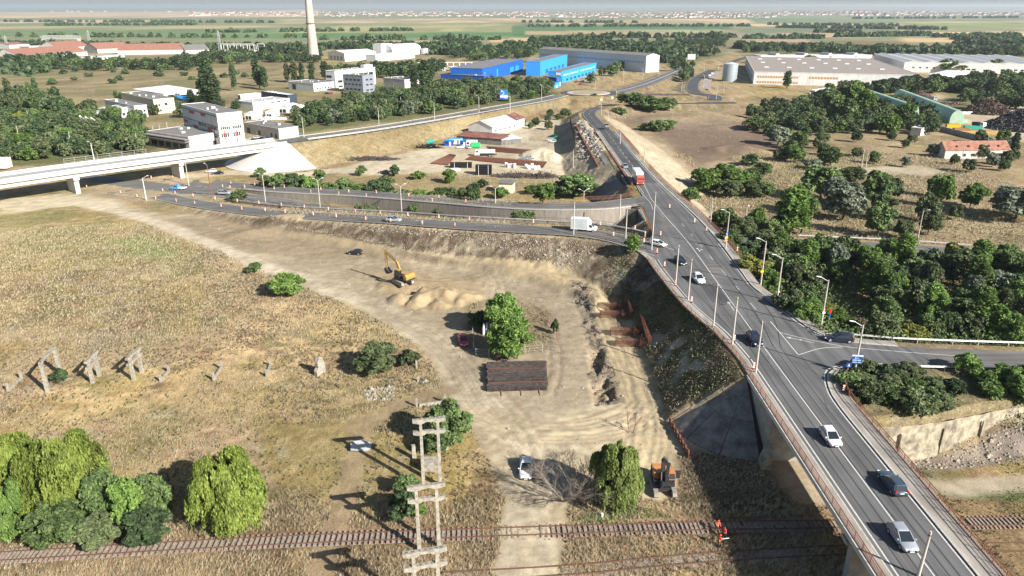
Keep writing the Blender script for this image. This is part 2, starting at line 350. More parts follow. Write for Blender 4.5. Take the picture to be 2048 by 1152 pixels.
# mid-distance scrub, left and right
lay(pmask(X, Y, PX((-400,330),(600,330),(1100,215),(1100,120),(1100,95),(-600,95)), 8)*.85, col(170,156,120), .9)
lay(pmask(X, Y, PX((-400,330),(600,330),(1100,215),(1100,120),(1100,95),(-600,95)), 8)*sstep(.46,.58,n1)*.7, col(126,126,84), 1); lay(pmask(X, Y, PX((-400,330),(600,330),(1100,215),(1100,120),(1100,95),(-600,95)), 8)*sstep(.55,.68,fbm(X,Y*2,30,4,72))*.7, col(150,128,100), 1)
RIGHT = [V3((50,195,0)), V3((50,420,0)), V3((70,470,0))]+PX((1450,200),(1700,190),(2400,190),(3000,500))+[V3((300,120,0)), V3((54,112,0))]
kRt = pmask(X, Y, RIGHT, 4); lay(kRt*.85, col(168,148,115), .9); lay(kRt*sstep(.5,.6,n1)*.7, col(140,126,90)); lay(kRt*sstep(.55,.68,n2)*.6, col(190,172,138))
lay(pmask(WX, WY, PX((1300,262),(1400,248),(1480,252),(1600,275),(1560,300),(1450,318),(1400,345),(1380,320)), 4)*.9, col(138,118,102), .3)
lay(pmask(WX, WY, PX((1225,228),(1300,222),(1420,235),(1500,245),(1480,262),(1320,260),(1240,245)), 5)*.7, col(150,132,112), .5)
lay(pmask(WX, WY, PX((1290,270),(1330,290),(1390,345),(1400,395),(1370,400),(1340,350),(1300,310),(1270,285)), 2)*.9, col(196,176,146), .3)
lay(pmask(WX, WY, PX((1380,340),(1430,320),(1500,325),(1420,360)), 3)*.6, col(186,165,135), .3)
lay(pmask(WX, WY, PX((1760,225),(1800,195),(1900,190),(2048,205),(2400,230),(2400,300),(2048,285),(1900,240),(1850,250)), 4), col(205,188,160), .1)
lay(pmask(WX, WY, PX((1830,215),(1900,205),(1960,215),(1900,230)), 4)*.8, col(160,120,90), .1)
lay(pmask(WX, WY, PX((1700,338),(1830,330),(1900,345),(1850,352),(1740,350)), 2)*.9, col(200,186,160), .1)
WOODG = [[(0,335),(0,235),(200,232),(300,262),(290,310),(130,325)],[(-200,330),(-200,190),(100,190),(170,230),(60,300)],[(590,268),(1110,195),(1110,160),(880,165),(700,195),(580,225)],[(1040,110),(1060,85),(1460,80),(1450,112),(1330,135),(1330,112)],[(1480,112),(1560,96),(1860,98),(2300,90),(2300,125),(1700,112)],[(1860,250),(1900,170),(2300,160),(2300,240),(2000,200)],[(1500,260),(1600,200),(1900,200),(1880,260)]]
for wp in WOODG: lay(pmask(X, Y, PX(*wp), 6)*.75, col(104,112,72), .8)
# yard behind the ramps
YARD = PX((640,345),(780,312),(900,290),(980,262),(1100,235),(1138,245),(1150,300),(1200,345),(1150,352),(1000,352),(900,345),(760,350))
lay(pmask(WX, WY, YARD, 2), col(214,200,172), .15); lay(pmask(WX, WY, YARD, 2)*sstep(.5,.65,n2)*.5, col(190,172,142))
lay(pmask(WX, WY, PX((1060,262),(1140,250),(1140,285),(1060,282)), 2)*.6, col(170,150,122), .3)
lay(pmask(WX, WY, PX((480,345),(620,352),(760,352),(900,352),(1180,360),(1240,395),(1000,395),(800,380),(600,365),(480,358)), 1.5), col(168,150,112), 1)
lay(lmask(WX, WY, PX((380,352),(470,345),(600,350),(700,338)), 4, 1), col(214,200,172), .1)
lay(pmask(WX, WY, PX((150,392),(200,362),(330,356),(480,366),(560,388),(400,412),(220,398)), 2)*.7, col(184,170,144), .3)
# the building site
lay(kS, col(196,180,150), .12)
lay(kS*sstep(.48,.62,n2)*.6, col(180,162,132)); lay(kS*sstep(.55,.7,fbm(X,Y,2.5,4,60))*.5, col(208,194,168))
lay(pmask(WX, WY, PX((330,440),(480,430),(620,470),(760,500),(780,520),(640,520),(480,500),(400,470)), 3)*.85, col(168,150,122), .3); lay(pmask(WX, WY, PX((620,505),(740,515),(900,545),(990,570),(960,640),(900,640),(780,600),(680,560)), 3)*.5, col(176,158,130), .2)
lay(pmask(WX, WY, PX((160,395),(230,400),(330,428),(480,432),(560,448),(430,425),(300,405),(220,388)), 2)*.8, col(170,148,115), .6)
lay(kU*.8, col(206,186,146), .05)
lay(pmask(WX, WY, PX((740,545),(800,550),(960,560),(970,600),(900,620),(800,625),(770,590)), 1.2)*.9, col(192,170,134), .05)
lay(pmask(WX, WY, PX((990,560),(1150,590),(1190,720),(1190,810),(1060,830),(1000,700)), 2)*.75, col(186,170,146), .3)
lay(kB*.9, col(142,130,114), .6); 
for hl in (HOLE1, HOLE2): lay(pmask(X, Y, hl, .5), col(176,156,128), .1)
lay(lmask(WX, WY, [(q.x+1.6, q.y, 0) for q in T4[:6]], 4.6, .6)*(1-kB), col(206,188,152), .05)
lay(lmask(WX, WY, T1, 2.4, .6)*.95, col(222,208,182), .05); lay(lmask(WX, WY, T1[5:13], 4.0, 1.2)*.6, col(212,198,170), .05)
lay(lmask(WX, WY, T2, 2.4, 1.2)*.5, col(210,194,162), .05); lay(lmask(WX, WY, T3, 1.9, .8)*.7, col(178,156,126), .3)
lay(lmask(WX, WY, T5, 3.4, .8)*.8, col(208,192,160), .05)
lay(pmask(WX, WY, PX((0,400),(130,388),(230,400),(250,425),(150,412),(0,430)), 2)*.9, col(216,202,172), .05)
lay(pmask(WX, WY, PX((930,610),(1000,590),(1100,620),(1110,700),(1000,720),(930,700)), 1.2)*.7, col(150,134,100), .8)
lay(pmask(WX, WY, PX((1000,1010),(1095,1010),(1110,1152),(985,1152)), .8)*.95, col(206,192,164), .05)
lay(RUTM*.55, col(168,150,122))
lay(kS*sstep(.52,.68,fbm(X,Y*1.6,1.1,4,68))*.4, col(160,142,116)); lay(kS*sstep(.6,.7,fbm(X,Y,12,4,69))*.5, col(170,154,130), .4)
# embankments
soil = emb*(1-kU*(seg_dist(X, Y, LRAMP)[0] > 12))
lay(soil*.9, col(158,140,112), .9)
lay(soil*(seg_dist(X, Y, LRAMP)[0] < 22)*(X > -85)*.9, col(134,118,100), .9); lay(soil*(seg_dist(X, Y, LRAMP)[0] < 22)*sstep(.45,.6,fbm(X,Y*2.0,2.2,4,66))*.7, col(98,84,70)); lay(soil*(seg_dist(X, Y, LRAMP)[0] > 9)*(seg_dist(X, Y, LRAMP)[0] < 24)*sstep(.5,.62,fbm(X,Y,2,3,67))*.7, col(196,184,160))
lay(soil*sstep(.45,.6,fbm(X,Y,3,4,61))*.7, col(122,108,90)); lay(soil*sstep(.58,.68,fbm(X,Y,1.8,4,62))*.6, col(196,182,156))
kf, zf, sf = seg_dist(X, Y, FLY[5:]); kf = (1-sstep(20, 30, kf))*emb; lay(kf*.95, col(172,156,118), 1); lay(kf*sstep(.5,.62,n2)*.6, col(158,138,100))
kl = emb*(X > 18)*(X < 37)*(Y > 101)*(Y < 150); lay(kl*.75, col(128,118,82), 1); lay(kl*pmask(WX, WY, [V3((27,135,0)), V3((32,128,0)), V3((33,108,0)), V3((28,106,0)), V3((25,115,0))], 1.6)*sstep(.4,.58,fbm(X,Y,2.5,4,83)), col(186,176,156), .3)
kw = emb*(X > 14)*(X < 37)*(Y > 235)*(Y < 420); lay(kw*.8, col(186,172,146), .3)
kw = emb*(X > 50)*(X < 70)*(Y > 205)*(Y < 420); lay(kw*.8, col(206,190,162), .3)
lay(pmask(X, Y, PLAT, 1), col(150,138,105), 1)
# below the bridge
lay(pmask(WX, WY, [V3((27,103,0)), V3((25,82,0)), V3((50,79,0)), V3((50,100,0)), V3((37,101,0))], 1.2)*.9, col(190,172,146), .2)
lay(pmask(WX, WY, [V3((24,92,0)), V3((23,78,0)), V3((38,77,0)), V3((36.5,91,0))], 1.5)*.85, col(112,98,80), .8); lay(pmask(WX, WY, [V3((23,82,0)), V3((23,79,0)), V3((50,78,0)), V3((50,82,0))], 1.2)*sstep(.4,.6,n2)*.8, col(96,92,66), 1)  # dark soil, colour lowered to deepen the bridge's shadow; then weeds by the track
lay(lmask(WX, WY, [V3((50,83,0)), V3((70,84,0)), V3((90,88,0)), V3((130,96,0))], 2.0, .8), col(206,192,164), .1)
lay(lmask(WX, WY, [V3((52,88,0)), V3((66,89.5,0)), V3((80,93,0)), V3((110,99,0))], 1.6, .8)*.9, col(150,138,128), .4)
lay(pmask(WX, WY, [V3((60,82,0)), V3((75,80,0)), V3((90,82,0)), V3((90,86,0)), V3((70,82.5,0))], 1)*.8, col(96,124,62), 1)
lay(pmask(WX, WY, PX((1150,1045),(1180,1025),(1270,1020),(1280,1035),(1240,1048)), .8), col(92,130,62), 1)
# the plain beyond: fields as seen from the air
kfar = sstep(1000, 1300, Y); lay(kfar, col(150,152,118), .6)
FIELDS = [(-900,330,56,65,(150,168,118)),(330,1100,60,78,(120,148,98)),(-900,560,57,62,(196,184,136)),(560,1030,52,66,(184,178,128)),(1024,1460,52,74,(92,136,84)),(1040,1560,48,53,(118,140,98)),
 (-900,640,28,40,(220,196,160)),(0,330,41,46,(216,194,158)),(560,1100,38,50,(212,186,150)),(900,1500,40,50,(222,194,154)),(1500,2100,45,53,(226,200,160)),(330,1100,48,52,(156,160,122)),
 (1500,1800,33,48,(140,156,120)),(1800,2100,46,54,(158,172,112)),(2048,2900,40,52,(214,196,156)),(1700,2100,55,62,(176,170,124)),(1750,2300,64,72,(226,202,156)),(1800,2300,76,84,(224,194,148)),(1400,1560,60,72,(178,162,140)),
 (1480,1800,58,68,(140,150,120)),(1560,1760,66,76,(206,182,148)),(1300,1420,66,76,(190,170,134)),(1020,1130,76,84,(214,190,150)),(700,860,82,86,(214,186,146)),(980,1100,78,84,(216,184,140)),(1360,1480,82,98,(150,140,110)),
 (1480,1620,72,84,(190,168,140)),(1560,1640,84,98,(150,128,104)),(1660,1800,82,98,(144,128,96)),(-900,560,66,76,(128,152,106)),(560,1024,68,76,(104,144,92)),(1130,1480,60,66,(190,176,140)),(1050,1300,62,70,(206,180,142)),(-900,2900,24,28,(176,178,160)),(2100,2900,54,96,(200,182,140)),(1820,2100,86,98,(160,148,110)),(640,720,108,126,(176,160,110))]
for x0, x1, y0, y1, c_ in FIELDS:
    sk = (x1-x0)*.004
    lay(pmask(X, Y, PX((x0,y0),(x1,y0-sk),(x1,y1-sk),(x0,y1)), 5), col(*c_), .35)
def xy2py(X_, Y_): return 576+FPX*(HCAM*CP-Y_*SP)/(Y_*CP+HCAM*SP)
kg = sstep(1500, 2500, Y)*sstep(.52, .6, fbm(X*.35, Y*.12, 90, 3, 70)); lay(kg*.45, col(120,132,100), .5)
# ridge at the horizon
Z += sstep(14000, 20000, Y)*(20+50*fbm(X, Y*0, 4000, 4, 71)+sstep(2000, 9000, X)*60)
nx, ny = len(gx), len(gy)
ii = (np.arange(ny-1)[:, None]*nx+np.arange(nx-1)[None, :]).ravel()
F = np.stack([ii, ii+1, ii+nx+1, ii+nx], 1)
C = C*(1+.55*(fbm(X, Y, 16, 4, 81)[:, None]-.5)*(1-far_[:, None]*.5)); C = C*(1+.4*(fbm(X, Y, 45, 3, 82)[:, None]-.5))
C = C*(1+.16*(fbm(X, Y, 1.6, 4, 80)[:, None]-.5)*2*(1-far_[:, None]*.6))
gm = bpy.data.materials.new('ground'); gm.use_nodes = True; n = gm.node_tree.nodes; l = gm.node_tree.links
b = n['Principled BSDF']; b.inputs['Roughness'].default_value = .95; b.inputs['Specular IOR Level'].default_value = .1
ac = n.new('ShaderNodeAttribute'); ac.attribute_name = 'soil'; ar = n.new('ShaderNodeAttribute'); ar.attribute_name = 'grassy'
geo = n.new('ShaderNodeNewGeometry')
def nz(scale, detail, rough_=.7, map_=None, dist=0.0):
    q = n.new('ShaderNodeTexNoise'); q.inputs['Scale'].default_value = scale; q.inputs['Detail'].default_value = detail; q.inputs['Roughness'].default_value = rough_
    q.inputs['Distortion'].default_value = dist
    if map_:
        mp = n.new('ShaderNodeMapping'); mp.inputs['Scale'].default_value = map_; mp.inputs['Rotation'].default_value = (0, 0, .5); l.new(geo.outputs['Position'], mp.inputs[0]); l.new(mp.outputs[0], q.inputs['Vector'])
    else: l.new(geo.outputs['Position'], q.inputs['Vector'])
    return q.outputs[0]
def mth(op, a, b_=None, c_=None):
    q = n.new('ShaderNodeMath'); q.operation = op
    for i, v in enumerate((a, b_, c_)):
        if v is None: continue
        if isinstance(v, (int, float)): q.inputs[i].default_value = v
        else: l.new(v, q.inputs[i])
    return q.outputs[0]
def mrange(v, a, b_, c_, d_):
    q = n.new('ShaderNodeMapRange'); l.new(v, q.inputs[0])
    for i, t in enumerate((a, b_, c_, d_)): q.inputs[i+1].default_value = t
    return q.outputs[0]
fine = nz(3.6, 7, .8); streak = nz(1.5, 5, .7, (1, .35, 1), .6); mid = nz(.35, 5, .65)
g_f = mrange(fine, .34, .66, .42, 1.5); g_s = mrange(streak, .35, .65, .72, 1.25); g_m = mrange(mid, .35, .65, .84, 1.14)
d_f = mrange(fine, .3, .7, .86, 1.12)
gr = mth('MULTIPLY', mth('MULTIPLY', g_f, g_s), g_m); di = mth('MULTIPLY', d_f, g_m)
mx = n.new('ShaderNodeMix'); mx.data_type = 'FLOAT'; l.new(ar.outputs['Fac'], mx.inputs[0]); l.new(di, mx.inputs[2]); l.new(gr, mx.inputs[3])
vm = n.new('ShaderNodeVectorMath'); vm.operation = 'SCALE'; l.new(ac.outputs['Color'], vm.inputs[0]); l.new(mx.outputs[0], vm.inputs['Scale'])
l.new(vm.outputs[0], b.inputs['Base Color'])
bp = n.new('ShaderNodeBump'); bp.inputs['Distance'].default_value = .25; l.new(fine, bp.inputs['Height']); l.new(mrange(ar.outputs['Fac'], 0, 1, .35, .9), bp.inputs['Strength']); l.new(bp.outputs[0], b.inputs['Normal'])
ZG = Z.reshape(ny, nx)
RG = rough.reshape(ny, nx)
def gz(x, y):                              # ground height under a point
    i = int(np.clip(np.searchsorted(gx, x)-1, 0, nx-2)); j = int(np.clip(np.searchsorted(gy, y)-1, 0, ny-2))
    u = (x-gx[i])/(gx[i+1]-gx[i]); v = (y-gy[j])/(gy[j+1]-gy[j])
    return float((ZG[j,i]*(1-u)+ZG[j,i+1]*u)*(1-v)+(ZG[j+1,i]*(1-u)+ZG[j+1,i+1]*u)*v)
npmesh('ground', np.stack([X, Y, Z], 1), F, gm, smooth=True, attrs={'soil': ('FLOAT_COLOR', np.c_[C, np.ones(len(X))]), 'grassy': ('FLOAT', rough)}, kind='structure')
def G(x, y, z=0.0):                        # point of the terrain seen at a pixel
    p = P(x, y, z)
    for _ in range(6):
        h = gz(p.x, p.y)
        if abs(h-p.z) < .02: break
        p = P(x, y, p.z+(h-p.z)*.8)
    return V3((p.x, p.y, gz(p.x, p.y)))
# ---------------------------------------------------------------- roads, bridges, walls
def road_mat(name, c, streak_dir=(1, .03, 1), rot=0., lo=.72, hi=1.2):
    m = bpy.data.materials.new(name); m.use_nodes = True; n = m.node_tree.nodes; l = m.node_tree.links
    b = n['Principled BSDF']; b.inputs['Roughness'].default_value = .85; b.inputs['Specular IOR Level'].default_value = .25
    g = n.new('ShaderNodeNewGeometry'); mp = n.new('ShaderNodeMapping'); mp.inputs['Scale'].default_value = streak_dir; mp.inputs['Rotation'].default_value = (0, 0, rot)
    l.new(g.outputs['Position'], mp.inputs[0])
    a = n.new('ShaderNodeTexNoise'); a.inputs['Scale'].default_value = 1.1; a.inputs['Detail'].default_value = 5; l.new(mp.outputs[0], a.inputs['Vector'])
    c2 = n.new('ShaderNodeTexNoise'); c2.inputs['Scale'].default_value = .12; c2.inputs['Detail'].default_value = 6; l.new(g.outputs['Position'], c2.inputs['Vector'])
    d = n.new('ShaderNodeTexNoise'); d.inputs['Scale'].default_value = 9; d.inputs['Detail'].default_value = 3; l.new(g.outputs['Position'], d.inputs['Vector'])
    def mr(v, x, y):
        q = n.new('ShaderNodeMapRange'); l.new(v, q.inputs[0]); q.inputs[1].default_value = .32; q.inputs[2].default_value = .68; q.inputs[3].default_value = x; q.inputs[4].default_value = y; return q.outputs[0]
    def mu(x, y):
        q = n.new('ShaderNodeMath'); q.operation = 'MULTIPLY'; l.new(x, q.inputs[0]); l.new(y, q.inputs[1]); return q.outputs[0]
    s = mu(mu(mr(a.outputs[0], lo, hi), mr(c2.outputs[0], .86, 1.16)), mr(d.outputs[0], .92, 1.08))
    v = n.new('ShaderNodeVectorMath'); v.operation = 'SCALE'; v.inputs[0].default_value = c; l.new(s, v.inputs['Scale']); l.new(v.outputs[0], b.inputs['Base Color'])
    MATS[name] = m; return m
ASPH = road_mat('asphalt_old', (.116, .115, .115)); ASPH2 = road_mat('asphalt_ramp', (.135, .13, .122), (.03, 1, 1), -.3)
ASPH3 = road_mat('asphalt_dark', (.075, .075, .078), (1, .05, 1)); ASPHF = road_mat('asphalt_flyover', (.12, .12, .12), (.3, .3, 1))
PAINT = mat('road_paint', (.50, .49, .47), .7, var=.18, scale=4, mixs=.4); KERB = mat('kerb_concrete', (.42, .40, .36), .9, var=.2, scale=2)
PAVE = road_mat('pavement_slab', (.30, .27, .235), (1, .2, 1)); CONC = mat('concrete_grey', (.33, .31, .28), .9, var=.28, scale=.9, bump=.3, detail=6)
CONCL = mat('concrete_pale', (.50, .485, .455), .85, var=.14, scale=.6, bump=.15, detail=6, streak=.3); WHITEC = mat('white_concrete', (.58, .575, .56), .8, var=.1, scale=.5, streak=.4)
RUST = mat('rusty_steel', (.20, .09, .055), .8, var=.35, scale=3); GALV = mat('galvanised_steel', (.48, .48, .47), .5, .3, var=.12, scale=2)
DARKC = mat('dark_stained_concrete', (.15, .145, .135), .95, var=.35, scale=.7, bump=.4, detail=7)
TAR = mat('tar_seam', (.028, .028, .03), .8, var=.2, scale=2)
def poly(name, pts, z, m, th=0, **kw):
    b = MB(); n = len(pts); b.prism([(p[0], p[1]) for p in pts], z-max(th, .02), z); return b.build(name, m, **kw)
LEFT = [(38.75,30),(38.75,100),(38.7,108),(37.6,118),(36.5,123),(34.6,133),(33.1,150),(32.8,158),(31.4,165),(33.2,171),(35.0,175.5),(36.4,178),(36.9,184),(37.6,196),(38.2,205),(36.8,207.0),(37.4,215),(40.2,219),(40.6,232),(40.7,300),(40.7,345),(40.3,395)]
RIGHTE = [(47.9,395),(48.1,345),(47.9,300),(48.0,265),(48.8,232),(50.4,205),(51.1,190),(51.2,170),(50.3,150),(50.0,140),(52.0,129.4),(53.4,120.5),(55.4,116.2),(58.9,113.6),(66,112),(70,111.7),(70,105.0),(58,105.1),(54.2,104.8),(51.4,103.6),(49.7,101.7),(48.2,97.5),(47.5,92),(47.4,78),(47.4,30)]
def on_main(pts): return pts
b = MB()   # level part to Y = 345 then the falling ribbon
L1 = [p for p in LEFT if p[1] <= 345]; R1 = [p for p in RIGHTE if p[1] <= 345]
poly('main_road', L1+R1, 8.0, ASPH, kind='structure')
ms = cat_rom([MAIN[5]]+MAIN[6:], 4)
strip('main_road_far', ms, -3.9, 3.9, ASPH3, .0, kind='structure')
# fresher asphalt lanes and repair patches
for nm, pts, m_ in (('asphalt_patch', [(40.7,235),(43.6,235),(43.6,300),(40.7,300)], ASPH3), ('asphalt_patch', [(44.2,236),(48.4,236),(48.2,345),(40.8,345),(40.8,301),(44.2,301)], ASPH3), ('asphalt_patch', [(39.4,132),(42.8,131),(42.8,142),(39.2,142)], ASPH3),
      ('asphalt_patch', [(40.5,185),(43.5,184),(43.7,193),(40.3,194)], ASPH2), ('asphalt_patch', [(44,146),(47,145.6),(47,155),(44,155)], ASPH2)):
    poly(nm, pts, 8.008, m_, kind='structure')
strip('lower_ramp', cat_rom(LRAMP, 3), -3.9, 3.9, ASPH2, -.012, kind='structure')
strip('upper_ramp', cat_rom(URAMP, 3), -3.6, 3.4, ASPH2, -.016, kind='structure')
strip('ramp_verge_upper', ur_ := offset(cat_rom(URAMP, 3)[12:-1], 4.2), -1.0, 1.1, PAVE, -.03, kind='structure')
strip('underpass_road', cat_rom(MID, 4), -3.9, 3.9, ASPH2, -.02, kind='structure')
strip('curved_ramp', cat_rom(RRAMP[2:], 3), -3.7, 3.5, ASPH2, -.012, kind='structure')
strip('flyover_road', cat_rom(FLY, 5)[cat_rom(FLY[:6], 5).__len__()-1:], -4.6, 4.6, ASPHF, .03, kind='structure'); strip('flyover_deck_road', cat_rom(FLY[:6], 5), -4.6, 4.6, mat('pale_worn_asphalt', (.30,.30,.29), .9, var=.12, scale=.4), .03, kind='structure')
strip('north_road', cat_rom(NEXIT, 5), -7, 7, ASPHF, .02, kind='structure')
strip('link_road', cat_rom(EEXIT, 5), -3.4, 3.4, ASPH3, .03, kind='structure')
strip('east_road', cat_rom(EROAD, 5), -5.0, 5.0, ASPH3, .02, kind='structure')
strip('access_road', cat_rom(PX((1500,112,0),(1540,103,0),(1560,96,0)), 5), -3, 3, ASPH2, .02, kind='structure')
# the splayed area where both ramps leave the flyover shadow
poly('ramp_fork_road', [tuple(P(*q)[:2]) for q in ((160,376),(180,362),(330,358),(470,362),(470,378),(390,392),(395,402),(370,414),(300,400),(220,388))], .02, ASPH2, kind='structure')
strip('lay_by', cat_rom(PX((1410,178,2.5),(1415,160,1),(1440,143,0)), 4), -4, 4, PAVE, .05, kind='structure')
# roundabout
def disc(name, c, r0, r1, z0, z1, m, n=48, top=None, **kw):
    bb = MB(); a = [(c.x+r1*math.cos(t*2*math.pi/n), c.y+r1*math.sin(t*2*math.pi/n)) for t in range(n)]
    if r0 <= 0: bb.prism(a, z0, z1)
    else:
        i_ = [(c.x+r0*math.cos(t*2*math.pi/n), c.y+r0*math.sin(t*2*math.pi/n)) for t in range(n)]
        for z_, A, B in ((z1, i_, a),):
            bb.add([(p[0],p[1],z_) for p in A]+[(p[0],p[1],z_) for p in B], [(k, n+k, n+(k+1) % n, (k+1) % n) for k in range(n)])
        bb.add([(p[0],p[1],z0) for p in a]+[(p[0],p[1],z1) for p in a], [(k,(k+1)%n,n+(k+1)%n,n+k) for k in range(n)])
    return bb.build(name, m, **kw)
PINK = mat('pink_paving', (.42, .33, .30), .9, var=.1, scale=1); DRY = mat('dry_island_grass', (.30, .25, .14), .95, var=.3, scale=.5)
disc('roundabout_road', RB, 0, RBR, 2.8, 3.06, ASPH3, kind='structure')
rbt = thing('traffic_island', 'low round traffic island with pinkish paved rim and dry grass centre', 'traffic island', RB)
def kid(o, par):
    o.parent = par; o.matrix_parent_inverse = Matrix.Translation(-Vector(par.location)) if par.rotation_euler.z == 0 else par.matrix_basis.inverted(); return o
kid(disc('paved_rim', RB, 11.5, 15.5, 3.0, 3.2, PINK), rbt); kid(disc('grass_centre', RB, 0, 11.5, 3.0, 3.35, DRY), rbt)
kid(disc('kerb_ring', RB, 15.5, 15.9, 3.0, 3.22, WHITEC), rbt)
# ---- painted lines
mk = MB()
def line_px(pts, z, w=.14, dash=None, gap=None, step=1.0, dz=.015):
    pl = cat_rom([P(x, y, z) for x, y in pts], step); dashed(pl, w, dash, gap, dz)
def dashed(pl, w, dash=None, gap=None, dz=.015, off=0.0):
    if off: pl = offset(pl, off)
    if not dash: mk.add(*ribbon(pl, -w/2, w/2, dz)); return
    L = 0; cur = [pl[0]]; on = True
    for a, b_ in zip(pl[:-1], pl[1:]):
        L += (b_-a).length; cur.append(b_)
        if L >= (dash if on else gap):
            if on and len(cur) > 1: mk.add(*ribbon(cur, -w/2, w/2, dz))
            on = not on; cur = [b_]; L = 0
def wl(pts, w=.16, dash=None, gap=None, step=1.0): dashed(cat_rom([V3((x, y, 8)) for x, y in pts], step), w, dash, gap)
wl([(43.1,30),(43.0,80),(43.0,112),(43.3,141),(43.5,170),(42.6,196),(42.2,215)], .17); wl([(42.2,215),(43.3,234)], .16); wl([(43.6,238),(44.3,265),(44.3,345)], .16, 3, 4)
wl([(39.35,30),(39.35,100),(39.3,108),(38.3,118),(37.0,123.5)], .2); wl([(37.0,123.5),(35.2,133),(33.8,150),(33.6,158)], .15)
wl([(47.1,30),(47.1,78),(47.2,92),(47.9,97.5),(49.5,102.1),(51.2,104.1),(54.2,105.2),(58,105.5),(66,105.6)], .2)
wl([(41.2,222),(41.1,300),(41.1,345)], .15); wl([(47.5,345),(47.5,300),(47.6,265),(48.4,232),(50.0,205),(50.5,190)], .15)
wl([(50.7,170),(49.9,150),(49.5,142)], .15); wl([(50.3,137),(51.4,129.4),(52.9,120.8),(55.0,116.6),(58.7,114.1),(66,112.4)], .2)
wl([(45.6,188),(46.4,150),(46.6,141),(47.0,120)], .13, 2.2, 6)
line_px([(1541,643),(1597,710)], 8, .18); line_px([(1560,665),(1620,680),(1696,694),(1750,699),(1860,708),(2010,717)], 8, .15); line_px([(1597,710),(1640,697),(1685,694)], 8, .16)
line_px([(1282,385),(1300,405),(1306,420)], 8, .14); line_px([(1262,352),(1274,372),(1280,384)], 8, .12)
for ln, o_ in ((LRAMP, 3.5), (LRAMP, -3.5), (URAMP, 3.1), (URAMP, -3.3), (FLY, 4.2), (FLY, -4.2), (RRAMP[2:], 3.2), (EROAD, 4.6), (EROAD, -4.6), (MID, 3.5), (MID, -3.5)):
    dashed(cat_rom(ln, 3), .16, dz=.06 if ln is FLY else .05 if ln is EROAD else .012, off=o_)
dashed(cat_rom(ms, 2), .16, 3, 4, .02); dashed(cat_rom(ms, 2), .16, dz=.02, off=3.5); dashed(cat_rom(ms, 2), .16, dz=.02, off=-3.5)
dashed(cat_rom(FLY, 2), .16, 3, 4, .06); dashed(cat_rom(NEXIT, 3), .3, dz=.04, off=6.2); dashed(cat_rom(NEXIT, 3), .3, dz=.04, off=-6.2); dashed(cat_rom(NEXIT, 3), .9, dz=.04)
dashed(cat_rom(MID, 2), .15, 3, 5, .0); dashed(cat_rom(EEXIT, 3), .2, dz=.05, off=3.1); dashed(cat_rom(EEXIT, 3), .2, dz=.05, off=-3.1)
line_px([(330,378),(420,386),(520,396),(620,408)], 0, .15, dz=.04); line_px([(395,400),(372,392),(400,389),(470,395)], 0, .3, dz=.04); line_px([(200,385),(300,398),(380,410),(440,420)], 0.3, .15, dz=.1)
def arrow(c, ang, L=3.2, left=False):
    M_ = Matrix.Translation(c) @ Matrix.Rotation(ang, 4, 'Z'); z_ = .016
    s_ = [(-.08,-L/2),(.08,-L/2),(.08,L/2-.9),(-.08,L/2-.9)]; h_ = [(-.38,L/2-.9),(.38,L/2-.9),(0,L/2)]
    mk.add([M_ @ V3((x,y,z_)) for x,y in s_], [(0,1,2,3)]); mk.add([M_ @ V3((x,y,z_)) for x,y in h_], [(0,1,2)])
    if left: mk.add([M_ @ V3((x,y,z_)) for x,y in ((.08,-.6),(.9,.1),(.9,.35),(.08,-.3))], [(0,1,2,3)]); mk.add([M_ @ V3((x,y,z_)) for x,y in ((.7,-.2),(1.3,.5),(.6,.6))], [(0,1,2)])
arrow(P(1397,500,8), 0, 3.2, True); arrow(P(1590,678,8), 1.0); arrow(P(1610,682,8), 1.0, 3); arrow(P(1462,612,8), 0, 4.5)
mk.build('road_markings', PAINT, kind='structure')
ts = MB()
def seam(pts, w=.07): ts.add(*ribbon(cat_rom([V3((x, y, 8)) for x, y in pts], 2), -w/2, w/2, .011))
for x0, dx in ((40.4, .05), (41.9, -.05), (43.3, .1), (44.6, .0), (45.7, -.05)):
    seam([(x0, 30), (x0+dx, 60), (x0-.1, 90), (x0+.1+dx, 112)], .09)
seam([(40.2,112),(38.9,124),(37.3,140),(36.2,160)], .12); seam([(41.6,112),(40.9,128),(39.8,150),(38.8,170)], .1); seam([(44.7,112),(46.0,125),(46.6,150),(47.2,180)], .14)
seam([(45.9,112),(48.6,123),(49.3,135),(49.0,150),(49.6,180)], .12); seam([(36.8,166),(43,171),(49.5,170)], .1); seam([(38.8,126),(43.5,125),(50,127)], .08); seam([(39.2,141),(43.4,142.6),(49,141)], .08)
_q = random.Random(12)
for _ in range(46):
    y0 = _q.uniform(52, 205); x0 = _q.uniform(39.6, 46.5); L_ = _q.uniform(1, 4.5); a_ = _q.uniform(-.25, .25) if _q.random() < .6 else _q.uniform(1.2, 1.9); pts = [(x0, y0)]
    for _k in range(4): pts.append((pts[-1][0]+math.cos(a_+math.pi/2*(a_ > 1)*0)*L_/4+_q.uniform(-.12,.12), pts[-1][1]+math.sin(a_)*L_/4+_q.uniform(-.12,.12)))
    seam(pts, .045)
ts.build('road_seams', TAR, kind='structure')
